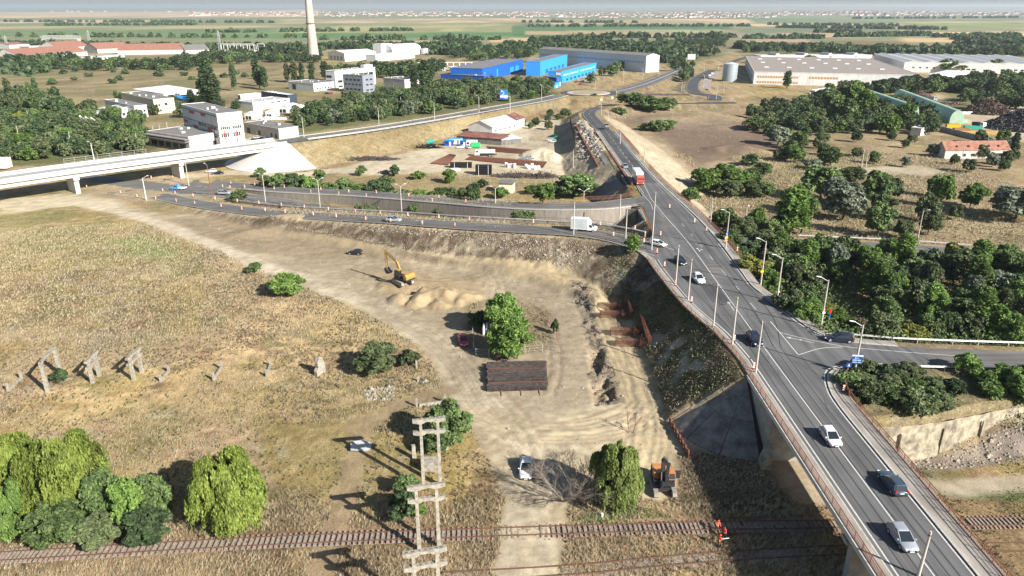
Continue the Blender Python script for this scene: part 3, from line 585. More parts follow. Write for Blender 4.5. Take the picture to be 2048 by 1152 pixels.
# ---- pavements and kerbs of the main road
def band(name, pts, w0, w1, z, m, h=.15, **kw):
    pl = cat_rom([V3((x, y, z)) for x, y in pts], 2); bb = MB(); bb.add(*ribbon(pl, w0, w1, h))
    for o_ in (w0, w1):
        a = offset(pl, o_); n_ = len(a); bb.add([q+V3((0,0,h)) for q in a]+[q-V3((0,0,.2)) for q in a], [(i, n_+i, n_+i+1, i+1) for i in range(n_-1)])
    return bb.build(name, m, **kw)
LK = [(38.75,44),(38.75,100),(38.7,108),(37.6,118),(36.5,123),(34.6,133),(33.1,150),(32.8,157)]
RK = [(47.4,44),(47.4,78),(47.5,92),(48.2,97.5),(49.7,101.7),(51.4,103.6),(54.2,104.8),(58,105.1)]
RK2 = [(66,112.0),(58.9,113.6),(55.4,116.2),(53.4,120.5),(52.0,129.4),(50.0,140),(50.3,150),(51.2,170),(51.1,190),(50.4,205),(48.8,232),(48.0,265),(47.9,300),(48.1,345)]
band('pavement_west', LK, -1.55, -.22, 8, PAVE, kind='structure'); band('kerb_west', LK, -.22, 0, 8, KERB, .17, kind='structure')
band('pavement_east', RK, .22, 2.5, 8, PAVE, kind='structure'); band('kerb_east', RK, 0, .22, 8, KERB, .17, kind='structure')
band('pavement_north_east', RK2, .22, 1.9, 8, PAVE, kind='structure'); band('kerb_north_east', RK2, 0, .22, 8, KERB, .17, kind='structure')
band('pavement_ramp_fork', [(33.0,157),(31.2,164.6)], -1.4, 0, 8, PAVE, .12, kind='structure')
band('pavement_north_west', [(40.6,236),(40.7,300),(40.7,345)], -1.5, 0, 8, PAVE, .14, kind='structure')
# ---- railings
def railing(name, label, pl, mt, h=1.05, sp=2.0, mids=2, z=0.0, infill=False, cat_='railing', part='post', w=.07, group=None):
    pl = cat_rom(pl, sp); r = thing(name, label, cat_, pl[0], group=group); M0 = -V3(pl[0])
    q = [p+M0+V3((0,0,z)) for p in pl]
    tr = MB()
    for a, b_ in zip(q[:-1], q[1:]): tr.bar(a+V3((0,0,h)), b_+V3((0,0,h)), w, w)
    tr.build('top_rail', mt, r)
    for k in range(mids):
        t2 = MB(); zz = h*(k+1)/(mids+1)*(.95)
        for a, b_ in zip(q[:-1], q[1:]): t2.bar(a+V3((0,0,zz)), b_+V3((0,0,zz)), w*.6, w*.6)
        t2.build('mid_rail', mt, r)
    if infill:
        t3 = MB()
        for a, b_ in zip(q[:-1], q[1:]):
            t3.bar(a+V3((0,0,.12)), b_+V3((0,0,.12)), .05, .05)
            for k in range(1, 8): c_ = a.lerp(b_, k/8); t3.bar(c_+V3((0,0,.12)), c_+V3((0,0,h)), .025, .025)
        t3.build('baluster_grille', mt, r)
    pm = MB(); pm.bar((0,0,-.2), (0,0,h), w*1.2, w*1.2); po = None; n_ = max(1, int(math.ceil(len(q)/95)))
    for p in q[::n_]:
        if po is None: po = pm.build(part, mt, r); c_ = po
        else: c_ = link(po.copy(), r)
        c_.location = p
    return r
railing('bridge_railing', 'rusty red railing with closely set bars on the west edge of the bridge', [V3((37.25,y,8.1)) for y in (44,60,80,101)]+[V3((37.1,108,8.1)),V3((36.0,118,8.1))], RUST, infill=True)
railing('bridge_railing', 'rusty railing along the east footway of the bridge, bending into the curved ramp', [V3((49.95,y,8.1)) for y in (44,60,80,92)]+[V3((50.3,96.5,8.1)),V3((51.4,100,8.1)),V3((53.0,102,8.1))], RUST, infill=True)
railing('road_railing', 'low rusty railing beside the scrub slope between lamp poles and dry bank', [V3((36.0,118,8)),V3((34.6,123,8)),V3((32.9,133,8)),V3((31.5,150,8)),V3((31.0,158,8))], RUST, h=.95, mids=2)
railing('bridge_railing', 'short rusty railing over the underpass between the two ramp mouths', [V3((36.2,178,8)),V3((36.6,190,8)),V3((37.4,204.5,8))], RUST, infill=True)
railing('road_railing', 'long rusty brown railing along the east edge of the main road over the underpass', [V3((53.3,160,8)),V3((53.4,175,8)),V3((53.0,190,8)),V3((52.3,205,8)),V3((50.8,232,8)),V3((50.0,262,8))], RUST, infill=True)
railing('road_railing', 'rusty railing curving round the corner where the upper ramp meets the road', [V3((20,213.6,7.9)),V3((30,214.8,8)),V3((36.5,219,8)),V3((38.9,228,8)),V3((39.0,262,8)),V3((39.0,290,8))], RUST, infill=True)
railing('road_railing', 'faded brick-red railing beside the far dark asphalt of the main road', [V3((50.0,285,8)),V3((50.1,320,8)),V3((50.1,345,7.7))], RUST, h=1.3, infill=True)
lr, ur = cat_rom(LRAMP, 3), cat_rom(URAMP, 3)
cut = lambda pl: [q for q in pl if q.x < 34.5]
railing('ramp_railing', 'thin dark railing on top of the long concrete retaining wall', cut(offset(ur, 5.2))[14:], mat('dark_rail', (.12,.09,.075), .8, var=.2), h=1.1, sp=2.2, mids=1)
railing('ramp_railing', 'thin dark railing on the grassy strip above the sunken road', cut(offset(lr, -8.3))[16:], MATS['dark_rail'], h=1.1, sp=2.2, mids=1)
railing('ramp_railing', 'thin railing with see-through bars beside the box van, above the soil bank', cut(offset(lr, 4.3))[38:], MATS['dark_rail'], h=1.0, sp=2.4, mids=1)
railing('flyover_railing', 'tall grey mesh screen railing on the far side of the white flyover', [q+V3((0,0,.9)) for q in offset(cat_rom(FLY[2:5], 4), -5.6)][5:-2], GALV, h=2.0, sp=2.5, mids=2)
# ---- guard rails
def guard(label, pl, group=None, sp=4.0, h=.75):
    pl = cat_rom(pl, sp); r = thing('guard_rail', label, 'guard rail', pl[0]); q = [p-pl[0] for p in pl]
    t = MB(); prof = [(0,-.16),(.05,-.1),(0,0),(.05,.1),(0,.16)]
    rings = []
    for i, p in enumerate(q):
        tt = (q[min(i+1,len(q)-1)]-q[max(i-1,0)]); tt.z = 0; tt.normalize(); s_ = V3((tt.y,-tt.x,0))
        rings.append([p+s_*a+V3((0,0,h-.16+b_)) for a, b_ in prof]+[p-s_*.05+V3((0,0,h-.16+b_)) for a, b_ in prof[::-1]])
    t.loft(rings, close=True); t.build('beam', GALV, r)
    pm = MB(); pm.bar((0,0,-.3),(0,0,h),.12,.1); po = None; n_ = max(1, int(math.ceil(len(q)/95)))
    for p in q[::n_]:
        c_ = pm.build('post', GALV, r) if po is None else link(po.copy(), r); po = po or c_; c_.location = p
    return r
guard('white crash barrier along the wooded outer side of the curved ramp', [V3((57.5,118,8)),V3((60,115.7,8)),V3((66,114.3,8)),V3((76,113.2,8)),V3((95,112,7.9)),V3((110,111.4,7.5)),V3((150,110.5,6.2))])
guard('pale crash barrier behind the sunken road among trees', [q+V3((0,0,.1)) for q in offset(cat_rom([V3(p) for p in MID[10:]], 4), -5.2)])
guard('short silver crash barrier behind the shrubs on the inner side of the curved ramp', [V3((64,103.6,8)),V3((75,103.0,8)),V3((92,101.8,7.8))])
fr = cat_rom(FLY[5:], 5)
guard('galvanised crash barrier on the yard side of the flyover approach bank', offset(fr, 5.4)[2:]); guard('galvanised crash barrier on the far side of the flyover approach bank', offset(fr, -5.4)[2:])
guard('galvanised crash barrier inside the kerb of the flyover approach', offset(fr, 4.7)[2:24], h=1.05)
# ---- retaining walls
def wall_along(name, label, pl, z0, mt, th=.45, above=.15, cat_='retaining wall', drop=.0, panels=None):
    n_ = len(pl); r = thing(name, label, cat_, pl[0]); t = MB(); rings = []
    for i, p in enumerate(pl):
        tt = (pl[min(i+1,n_-1)]-pl[max(i-1,0)]); tt.z = 0; tt.normalize(); s_ = V3((tt.y,-tt.x,0))*th/2; p0 = V3((p.x,p.y,0))-V3(pl[0])
        zt = p.z+above-pl[0].z; zb = z0-pl[0].z+V3(pl[0]).z*0
        zb = (z0)-pl[0].z; zt = p.z+above-pl[0].z
        b0 = V3((p0.x,p0.y,0)); rings.append([b0+s_+V3((0,0,zb)), b0+s_+V3((0,0,zt)), b0-s_+V3((0,0,zt)), b0-s_+V3((0,0,zb))])
    t.loft(rings); t.build('wall_face', mt, r)
    cp = MB()
    rr = []
    for g in rings:
        c_ = (g[1]+g[2])/2; s_ = (g[1]-g[2])*.75; rr.append([c_+s_+V3((0,0,.003)), c_+s_+V3((0,0,.22)), c_-s_+V3((0,0,.22)), c_-s_+V3((0,0,.003))])
    cp.loft(rr); cp.build('coping', KERB, r); return r
BEIGEW = mat('board_marked_concrete', (.26, .23, .19), .95, var=.25, scale=1.2, bump=.4, detail=6, streak=.2)
wall_along('retaining_wall', 'long beige concrete retaining wall holding up the upper ramp', cut(offset(ur, 5.3))[12:], -.4, BEIGEW)
wall_along('retaining_wall', 'plain concrete retaining wall on the shaded side of the lower ramp', cut(offset(lr, -8.6))[20:], -.4, BEIGEW)
STONEW = mat('weathered_plaster_stone', (.25, .22, .175), .95, var=.45, scale=.9, bump=.9, detail=9, mixs=.35, col2=(.42,.365,.26), streak=.8)
def stone_wall():
    pl = cat_rom([V3((p.x, p.y-.1, 0)) for p in WALLR], 1.0); r = thing('stone_wall', 'tall peeling cream plastered stone retaining wall below the roadside shrubs', 'retaining wall', pl[0]); nz_ = 9; V = []; F_ = []
    for i, p in enumerate(pl):
        top = 6.2*min(1, max(.45, 1.1-(p.x-50)/190))
        for k in range(nz_):
            z_ = top*k/(nz_-1); e = (fbm(np.array([p.x*1.3]), np.array([z_*1.3+p.y]), 1.1, 3, 91)[0]-.5)*.45
            V.append(V3((p.x, p.y-.3-e+z_*.04, z_-.2))-pl[0])
    for i in range(len(pl)-1):
        for k in range(nz_-1): F_.append((i*nz_+k, (i+1)*nz_+k, (i+1)*nz_+k+1, i*nz_+k+1))
    t = MB(); t.add(V, F_); t.build('wall_face', STONEW, r, smooth=False)
    c2 = MB()
    for x in range(56, 150, 7):
        y = np.interp(x, [q.x for q in WALLR], [q.y for q in WALLR]); c2.box((x-pl[0].x, y-.5-pl[0].y, 2.3), (.22, .3, 5.2))
    c2.build('buttress', STONEW, r)
stone_wall()
# wing walls of the underpass
def wing(label, pts, th=.5, mt=DARKC, nm='wing_wall'):   # upright slab through 3-D points (outline in its own vertical plane)
    a = V3(pts[0]); d = V3(pts[1])-a; d.z = 0; d.normalize(); s_ = V3((d.y,-d.x,0))*th/2; t = MB(); n_ = len(pts)
    vs = [V3(p)-a+s_ for p in pts]+[V3(p)-a-s_ for p in pts]
    t.add(vs, [tuple(range(n_)), tuple(range(n_,2*n_))[::-1]]+[(i,n_+i,n_+(i+1)%n_,(i+1)%n_) for i in range(n_)])
    o = t.build(nm, mt, label=label, cat='wing wall'); o.location = a; return o
wing('dark stained wing wall of the underpass on the lower ramp side', [(36.3,192.3,-.2),(28,189.5,-.2),(28,189.5,3.5),(36.3,192.3,7.8)])
wing('shaded triangular wing wall under the upper ramp mouth', [(36.3,203.2,-.2),(28,206.2,-.2),(28,206.2,7.3),(36.3,203.2,7.8)])
wing('triangular concrete wing wall below the main road above the yard bushes', [(38.3,228,-.3),(38.3,262,-.3),(38.3,262,2.0),(38.3,250,7.7),(38.3,228,7.8)], .6)
sl_ = MB(); sl_.add([(0,0,0),(-9,3,-6.5),(-11,26,-6.8),(-2,34,-1)], [(0,1,2,3)]); sl_.add([(0,0,-.3),(-9,3,-6.8),(-11,26,-7.1),(-2,34,-1.3)], [(3,2,1,0)])
o = sl_.build('slope_paving', DARKC, label='dark concrete slope paving beside the corner of the upper ramp', cat='slope paving'); o.location = (37.9, 226, 7.3)
ub = MB(); ub.box((0,0,0), (17, .8, 7.6)); 
for y, nm_, lb in ((192.0, 'underpass_wall', 'south side wall of the short underpass below the main road'), (203.2, 'underpass_wall', 'north side wall of the short underpass below the main road')):
    q = MB(); q.box((0,0,3.6), (16.5,.8,7.6)); o = q.build(nm_, CONC, label=lb, cat='wall'); o.location = (44.7, y, 0)
q = MB(); q.box((0,0,0), (17.2, 11.6, .8)); o = q.build('underpass_deck', CONC, label='concrete deck slab that carries the main road over the underpass', cat='bridge deck'); o.location = (44.9, 197.6, 7.5)
# ---- the near bridge over the railway
br = thing('road_bridge', 'grey concrete road bridge carrying cars over the railway tracks', 'bridge', (43.5, 90.5, 0))
def bk(m_, name, mt): return m_.build(name, mt, br)
q = MB(); q.box((.1, -20, 7.68), (13.0, 62, .44)); bk(q, 'deck', CONC)
for dx in (-5.0, -1.7, 1.7, 5.0):
    q = MB(); q.box((dx, -20, 6.9), (.9, 61.6, 1.1)); bk(q, 'girder', CONC)
q = MB(); q.box((-6.5, -20, 7.82), (.18, 62, .62)); bk(q, 'fascia', CONCL)
q = MB(); q.box((6.72, -20, 7.82), (.18, 62, .62)); bk(q, 'fascia', CONCL)
q = MB(); q.box((.1, 5.0, 3.5), (12.7, 10.6, 7.5)); bk(q, 'abutment', CONC)
q = MB(); q.side([(-7.6,-.2),(-6.3,-.2),(-6.3,3.6)], -2.6, -.2); bk(q, 'wing_block', STONEW)
def pier(dy):
    q = MB(); q.box((.1, dy, 2.9), (10.5, 1.1, 6.0)); q.box((.1, dy, 6.12), (12.4, 1.5, .5)); bk(q, 'pier', CONC)
pier(-24.5); pier(-41)
# concrete quarter cone beside the abutment
cn = thing('cone_slope', 'cracked concrete slope paving wrapped round the corner of the bridge abutment', 'slope paving', (36.9, 101, 0))
cb = MB(); na = 3
def cpt(a, r, up=.12): return V3((-math.cos(a)*r, -math.sin(a)*r, 7.5-r/1.5+up))
for i in range(na):
    a0, a1 = math.pi/2*i/na-.05, math.pi/2*(i+1)/na-.05
    for r0, r1 in ((.2,6.0),(6.05,11.2)):
        e = .006; 
        for k in range(6):
            u0, u1 = a0+e+(a1-a0-2*e)*k/6, a0+e+(a1-a0-2*e)*(k+1)/6
            cb.add([cpt(u0, r0), cpt(u1, r0), cpt(u1, r1), cpt(u0, r1)], [(0,1,2,3)])
cb.build('panel', mat('stained_cone_concrete', (.14,.135,.125), .95, var=.45, scale=.55, bump=.4, detail=8, col2=(.26,.25,.23)), cn); cb2 = MB(); cb2.add([cpt(-.1+math.pi/2*1.06*i/12, r, .05) for i in range(13) for r in (.1, 11.3)], [(2*i, 2*i+1, 2*i+3, 2*i+2) for i in range(12)]); cb2.build('bed', TAR, cn)
# ---- flyover
fv = cat_rom(FLY[:6], 3); i0 = len(cat_rom(FLY[:6], 3))
fl = thing('flyover', 'long white concrete flyover on wall piers above the forking roads', 'flyover', P(140, 338, 0)); F0 = V3(fl.location)
def sweep(prof, pl, nm, mt, par=fl, org=F0):
    rings = []
    for i, p in enumerate(pl):
        tt = (pl[min(i+1,len(pl)-1)]-pl[max(i-1,0)]); tt.z = 0; tt.normalize(); s_ = V3((tt.y,-tt.x,0)); rings.append([p+s_*a+V3((0,0,b_))-org for a, b_ in prof])
    t = MB(); t.loft(rings); return t.build(nm, mt, par)
sweep([(-6.2,-.45),(6.2,-.45),(6.2,0),(-6.2,0)], fv, 'deck', WHITEC)
for c_ in (-4.2, 0, 4.2): sweep([(c_-.7,-2.2),(c_+.7,-2.2),(c_+.9,-.46),(c_-.9,-.46)], fv, 'girder', WHITEC)
sweep([(5.9,.003),(6.35,-.5),(6.35,1.05),(6.0,1.05)], fv, 'parapet', WHITEC); sweep([(-5.9,.003),(-6.0,1.05),(-6.35,1.05),(-6.35,-.5)], fv, 'parapet', WHITEC)
sweep([(4.6,.004),(5.9,.004),(5.9,.25),(4.6,.25)], fv, 'footway', CONCL); sweep([(-5.9,.004),(-4.6,.004),(-4.6,.25),(-5.9,.25)], fv, 'footway', CONCL)
def near_on(pl, pt): return min(range(len(pl)), key=lambda i: (V3((pl[i].x,pl[i].y,0))-pt).length)
for bp_ in ((150,390),(365,357)):
    bpt = P(*bp_); i = near_on(fv, bpt); c_ = fv[i]; tt = (fv[i+1]-fv[i-1]); ang = math.atan2(tt.y, tt.x); s_ = V3((math.sin(ang), -math.cos(ang), 0))
    q = MB(); q.box((c_.x-F0.x, c_.y-F0.y, 2.5), (1.5, 8.6, 5.4), rz=ang, taper=1.04); q.box((c_.x-F0.x, c_.y-F0.y, 5.55), (1.9, 10.8, .9), rz=ang); q.build('pier', CONCL, fl)
q = MB(); c_ = fv[-1]; tt = fv[-1]-fv[-3]; ang = math.atan2(tt.y, tt.x); q.box((c_.x-F0.x, c_.y-F0.y, 6.2), (2.2, 11.8, 2.8), rz=ang); q.build('abutment', CONCL, fl)
cc = thing('cone_slope', 'smooth pale concrete cone slope under the end of the white flyover', 'slope paving', (FLY[5].x, FLY[5].y, 0)); q = MB(); n_ = 40; a0, a1 = R(170), R(322)
ring = lambda r, z: [V3((math.cos(a0+(a1-a0)*i/n_)*r, math.sin(a0+(a1-a0)*i/n_)*r, z)) for i in range(n_+1)]
A = [ring(1.5, 8.6), ring(6.6, 8.3), ring(22.6, .3), ring(23.4, .3), ring(23.4, -.3)]
q.loft(A, close=False, caps=False); q.build('cone_shell', CONCL, cc, smooth=False)
# ---- railway
RAIL = mat('rail_rust', (.16, .085, .06), .6, .3, var=.3, scale=4); SLEEP = mat('sleeper_concrete', (.27, .22, .18), .95, var=.3, scale=2)
BALL = mat('ballast', (.26, .21, .165), 1, var=.5, scale=6, bump=.8, detail=3)
def track(label, pl, g=1.5, sleepers=True):
    pl = cat_rom(pl, .65); o0 = V3(pl[0]); r = thing('railway_track', label, 'railway track', o0)
    for s_ in (-g/2, g/2):
        t = MB(); a = offset(pl, s_)[::6]
        for u, v in zip(a[:-1], a[1:]): t.bar(u-o0+V3((0,0,.2)), v-o0+V3((0,0,.2)), .09, .16)
        t.build('rail', RAIL, r)
    bm = MB(); bm.add(*[x for x in [[p-o0 for p in ribbon(pl[::6], -1.15, 1.15, -.07)[0]], ribbon(pl[::6], -1.15, 1.15, -.07)[1]]]); bm.build('ballast_bed', BALL, r)
    if not sleepers: return r
    sm = MB(); sm.box((0,0,.1), (.2, 2.4, .12)); base = None; rest = MB(); idx = list(range(0, len(pl)-1))
    cen = lambda i: abs(pl[i].x-20)
    keep = set(sorted(idx, key=cen)[:99]); rnd = random.Random(4)
    for i in idx:
        tt = pl[i+1]-pl[i]; ang = math.atan2(tt.y, tt.x)+rnd.uniform(-.03,.03); p = pl[i]-o0
        if i in keep:
            c_ = sm.build('sleeper', SLEEP, r) if base is None else link(base.copy(), r); base = base or c_; c_.location = p+V3((0,0,rnd.choice((-.02,-.05,-.08,-.12)))); c_.rotation_euler = (0,0,ang)
        else: rest.box((p.x,p.y,.1), (.26,2.5,.14), rz=ang)
    if rest.v: rest.build('sleeper_bed', SLEEP, r, kind='stuff')
    return r
TR1 = PX((-150,1124,.12),(0,1115,.12),(512,1085,.12),(1024,1065,.12),(1400,1054,.12),(1690,1050,.12),(1940,1046,.12),(2400,1040,.12)); track('rusty railway track with pale sleepers running under the bridge past the workers', TR1)
TR2 = [V3((-8,66.5,.1)), V3((8,67.8,.1)), V3((24,69.8,.1)), V3((45,71.3,.1)), V3((68,71.6,.1)), V3((90,71.6,.1))]; track('two rusty rails of an overgrown second track half buried in weeds', TR2, sleepers=False)
# ---------------------------------------------------------------- foliage
def leaf_mat(name, col, col2, trans=.25, objvar=.25):
    m = bpy.data.materials.new(name); m.use_nodes = True; n = m.node_tree.nodes; l = m.node_tree.links
    b = n['Principled BSDF']; b.inputs['Roughness'].default_value = .6; b.inputs['Specular IOR Level'].default_value = .25
    g = n.new('ShaderNodeNewGeometry'); oi = n.new('ShaderNodeObjectInfo'); nz_ = n.new('ShaderNodeTexNoise'); nz_.inputs['Scale'].default_value = .55; nz_.inputs['Detail'].default_value = 2
    l.new(g.outputs['Position'], nz_.inputs['Vector'])
    a = n.new('ShaderNodeMath'); a.operation = 'MULTIPLY_ADD'; a.inputs[1].default_value = .8; l.new(g.outputs['Random Per Island'], a.inputs[0])
    mr = n.new('ShaderNodeMapRange'); mr.inputs[1].default_value = .35; mr.inputs[2].default_value = .65; mr.inputs[3].default_value = 0; mr.inputs[4].default_value = .5; l.new(nz_.outputs[0], mr.inputs[0]); l.new(mr.outputs[0], a.inputs[2])
    rp = n.new('ShaderNodeValToRGB'); l.new(a.outputs[0], rp.inputs[0]); rp.color_ramp.elements[0].color = (*col, 1); rp.color_ramp.elements[1].color = (*col2, 1)
    v = n.new('ShaderNodeMapRange'); l.new(oi.outputs['Random'], v.inputs[0]); v.inputs[3].default_value = 1-objvar; v.inputs[4].default_value = 1+objvar
    s = n.new('ShaderNodeVectorMath'); s.operation = 'SCALE'; l.new(rp.outputs[0], s.inputs[0]); l.new(v.outputs[0], s.inputs['Scale']); l.new(s.outputs[0], b.inputs['Base Color'])
    tb = n.new('ShaderNodeBsdfTranslucent'); l.new(s.outputs[0], tb.inputs[0]); mx = n.new('ShaderNodeMixShader'); mx.inputs[0].default_value = trans
    l.new(b.outputs[0], mx.inputs[1]); l.new(tb.outputs[0], mx.inputs[2]); l.new(mx.outputs[0], n['Material Output'].inputs[0]); return m
LM = {'green': leaf_mat('leaf_green', (.03,.052,.02), (.165,.24,.082)), 'dark': leaf_mat('leaf_dark', (.018,.033,.016), (.10,.155,.064)), 'mid': leaf_mat('leaf_olive', (.036,.052,.022), (.155,.19,.085)),
      'silver': leaf_mat('leaf_silver', (.06,.08,.05), (.27,.31,.22)), 'lime': leaf_mat('leaf_lime', (.06,.09,.018), (.29,.36,.075), .35, .08), 'bright': leaf_mat('leaf_bright', (.038,.072,.018), (.18,.28,.068), .3),
      'willow': leaf_mat('leaf_willow', (.045,.07,.018), (.25,.31,.085), .3, .05), 'yellow': leaf_mat('leaf_yellow', (.10,.11,.02), (.25,.26,.06)), 'dry': leaf_mat('leaf_dry', (.10,.078,.055), (.30,.24,.16)), 'straw': leaf_mat('straw', (.30,.235,.14), (.60,.52,.36), .3, .1)}
BARK = mat('bark', (.11,.085,.06), .95, var=.3, scale=3); BARKG = mat('bark_grey', (.23,.19,.155), .95, var=.3, scale=4)
rg = np.random.default_rng(11)
def leaves(C, N, size, rg=rg, aspect=.6):
    """one pointed quad per leaf clump at C with normal N"""
    n = len(C); N = N/(np.linalg.norm(N, axis=1)[:, None]+1e-9); a = rg.normal(size=(n, 3)); U = np.cross(N, a); U /= np.linalg.norm(U, axis=1)[:, None]+1e-9; W = np.cross(N, U)
    s = size*(.6+.8*rg.random(n))[:, None]
    V = np.stack([C-U*s, C-W*s*aspect, C+U*s, C+W*s*aspect], 1).reshape(-1, 3)
    return V, np.arange(4*n).reshape(n, 4)
def dirs(n, rg=rg):
    d = rg.normal(size=(n, 3)); return d/np.linalg.norm(d, axis=1)[:, None]
def lobed(n, lobes, size, rnd=.7, low=-.6, rg=rg, up=.25):
    """leaf clumps near the surface of many small lobes"""
    w_ = np.array([l_[1][0]*l_[1][1]+l_[1][2]*l_[1][0] for l_ in lobes]); w_ /= w_.sum(); k = rg.choice(len(lobes), n, p=w_); d = dirs(n, rg)
    d[:, 2] = np.where(d[:, 2] < low, -d[:, 2], d[:, 2])
    c = np.array([l_[0] for l_ in lobes])[k]; r = np.array([l_[1] for l_ in lobes])[k]; rad = rg.random(n)**.22
    rad *= .8+.35*vnoise(d[:, 0]*3+k*7.7, d[:, 1]*3+d[:, 2]*2.3)
    C = c+d*r*rad[:, None]; N = d*(1-rnd)+dirs(n, rg)*rnd+np.array([.12, -.1, up+.15]); return leaves(C, N, size, rg)
def make_lobes(R_, H_, z0, nl, seed, lr=.42, flat=1.0, cone=0.0):
    """lobes filling a crown of radius R_ from z0 to H_"""
    q = random.Random(seed); out = [((0, 0, (z0+H_)/2), (R_*.45, R_*.45, (H_-z0)*.36))]
    for i in range(nl):
        a = i*2.4+q.uniform(-.4, .4); t = (i+.5)/nl; z = z0+(H_-z0)*(.12+.76*t); prof = math.sin(math.pi*min(1, .12+.80*t))**.6*(1-cone*t)
        rr = R_*prof*q.uniform(.4, .88); s = R_*lr*q.choice((.55,.75,.95,1.25))*q.uniform(.85,1.15); out.append(((rr*math.cos(a), rr*math.sin(a), z), (s, s, s*flat*q.uniform(.7, 1))))
    return out
def crown_mesh(name, V, F): 
    me = npmesh(name, V, F, LM['green']); d = me.data; bpy.data.objects.remove(me); return d
def trunk_mesh(name, H_, r, seed, limbs=5, spread=1.8, z1=.55):
    q = random.Random(seed); t = MB(); p = V3((0,0,-.3)); top = V3((q.uniform(-.2,.2), q.uniform(-.2,.2), H_*z1)); t.tube(p, top*.5+p*.5, r, r*.75, 7); t.tube(top*.5+p*.5, top, r*.75, r*.4, 7)
    for i in range(limbs):
        b0 = p.lerp(top, q.uniform(.3, .95)); a = i*2.4; t.tube(b0, b0+V3((math.cos(a)*spread*q.uniform(.5,1), math.sin(a)*spread*q.uniform(.5,1), H_*.22)), r*.35, r*.1, 5)
    o = t.build(name, BARK); d = o.data; bpy.data.objects.remove(o); return d
# prototypes: unit trees, (crown mesh, trunk mesh, crown radius, height)
PROTO = {}; RAW = {}
def proto(kind, n, size, R_, H_, z0, nl, var=3, **kw):
    PROTO[kind] = []
    for s in range(var):
        lkw = {k: kw[k] for k in kw if k in ('lr', 'flat', 'cone')}; V, F_ = lobed(n, make_lobes(R_, H_*.97, z0, nl, s*7+len(kind), **lkw), size, low=kw.get('low', -.6), up=kw.get('up', .25))
        RAW.setdefault(kind, []).append((V, F_, R_, H_)); PROTO[kind].append((crown_mesh('crown', V, F_), trunk_mesh('trunk', H_, kw.get('tr', .22), s, limbs=kw.get('limbs', 5), spread=R_*.5), R_, H_))
proto('near', 9000, .25, 3.4, 7.5, 1.0, 30, 3, lr=.3)
proto('broad', 4200, .40, 4.0, 8.5, 1.2, 24, 4, lr=.31)
proto('shrub', 2400, .26, 2.2, 2.9, .1, 14, 3, lr=.4, flat=.8, low=-.1)
proto('poplar', 4200, .30, 1.9, 15, 1.0, 26, 3, lr=.5, flat=2.2, up=.1)
proto('far', 1300, .62, 4.2, 9, .6, 14, 4, lr=.42)
proto('farpop', 1700, .42, 1.5, 16, .5, 30, 3, lr=.42, flat=2.6)
proto('farshrub', 520, .5, 2.6, 2.8, .0, 9, 3, lr=.45, flat=.8, low=-.1)
proto('spruce', 2600, .3, 2.0, 9, .4, 22, 1, lr=.35, cone=.85)
def willow_mesh(R_, H_, seed, n=2600):
    n = int(n*2.1)
    q = np.random.default_rng(seed); lob = make_lobes(R_*.92, H_, H_*.10, 26, seed, lr=.31); lob = [(c, tuple(v*(.6+.75*((i*37) % 10)/10) for v in r)) for i, (c, r) in enumerate(lob)]; C0 = []; N0 = []
    k = q.choice(len(lob), n); d = dirs(n, q); d[:, 2] = np.abs(d[:, 2])*.9-.15; c = np.array([lob[i][0] for i in k]); r = np.array([lob[i][1] for i in k]); S = c+d*r; gp_ = vnoise(S[:,0]*.9+31, S[:,2]*.9+S[:,1]*.7+17) > .36; S = S[gp_]; n = len(S); d = d[gp_]
    L = (.7+1.7*q.random(n))*H_/9; out = S[:, :2]-0; out = out/(np.linalg.norm(out, axis=1)[:, None]+.5); Vs = []; 
    m = 8
    for j in range(m):
        t = (j+q.random(n)*.8)/m; pos = S.copy(); pos[:, :2] += out*(L*.22*np.sqrt(t))[:, None]+q.normal(size=(n, 2))*.07; pos[:, 2] -= L*t**1.25*.95; pos[:, 2] = np.maximum(pos[:, 2], .15)
        Nn = np.c_[out, np.full(n, .45)]+dirs(n, q)*.95; Nn /= np.linalg.norm(Nn, axis=1)[:, None]
        W = np.cross(Nn, np.array([0, 0, 1.0])); W /= np.linalg.norm(W, axis=1)[:, None]+1e-9; U = np.cross(W, Nn)
        s = (.13+.14*q.random(n))[:, None]; Vs.append(np.stack([pos-U*s*1.3, pos-W*s*.42, pos+U*s*1.3, pos+W*s*.42], 1).reshape(-1, 3))
    V = np.concatenate(Vs); return V, np.arange(len(V)).reshape(-1, 4)
TREES = []          # every planted tree with its row for the labels
_tc = {}
def plant(kind, loc, height, width=None, leaf='green', row='', name=None, adj='', label=None, rz=None, cat='tree', var=None, group=None):
    pr = PROTO[kind]; v = (var if var is not None else random.randrange(len(pr))) % len(pr); cm, tm, R_, H_ = pr[v]
    nm = name or {'shrub': 'shrub', 'farshrub': 'shrub', 'poplar': 'poplar_tree', 'farpop': 'poplar_tree', 'spruce': 'spruce_tree'}.get(kind, 'broadleaf_tree')
    r = thing(nm, None, 'shrub' if 'shrub' in nm else cat, loc, rz if rz is not None else random.uniform(0, 6.28)); sz = height/H_; sx = (width/2/R_) if width else sz*random.uniform(.9, 1.15); r.scale = (sx, sx, sz)
    c = bpy.data.objects.new('crown', cm); link(c, r); c.material_slots[0].link = 'OBJECT'; c.material_slots[0].material = LM[leaf]
    if kind not in ('farshrub', 'shrub'): link(bpy.data.objects.new('trunk', tm), r)
    if label: tag(r, label, None, group)
    else: TREES.append((r, row, adj or {'green': 'green', 'dark': 'dark green', 'mid': 'olive green', 'silver': 'silvery', 'lime': 'lime green', 'bright': 'bright green', 'yellow': 'yellowish', 'dry': 'brown dry'}[leaf], nm))
    return r
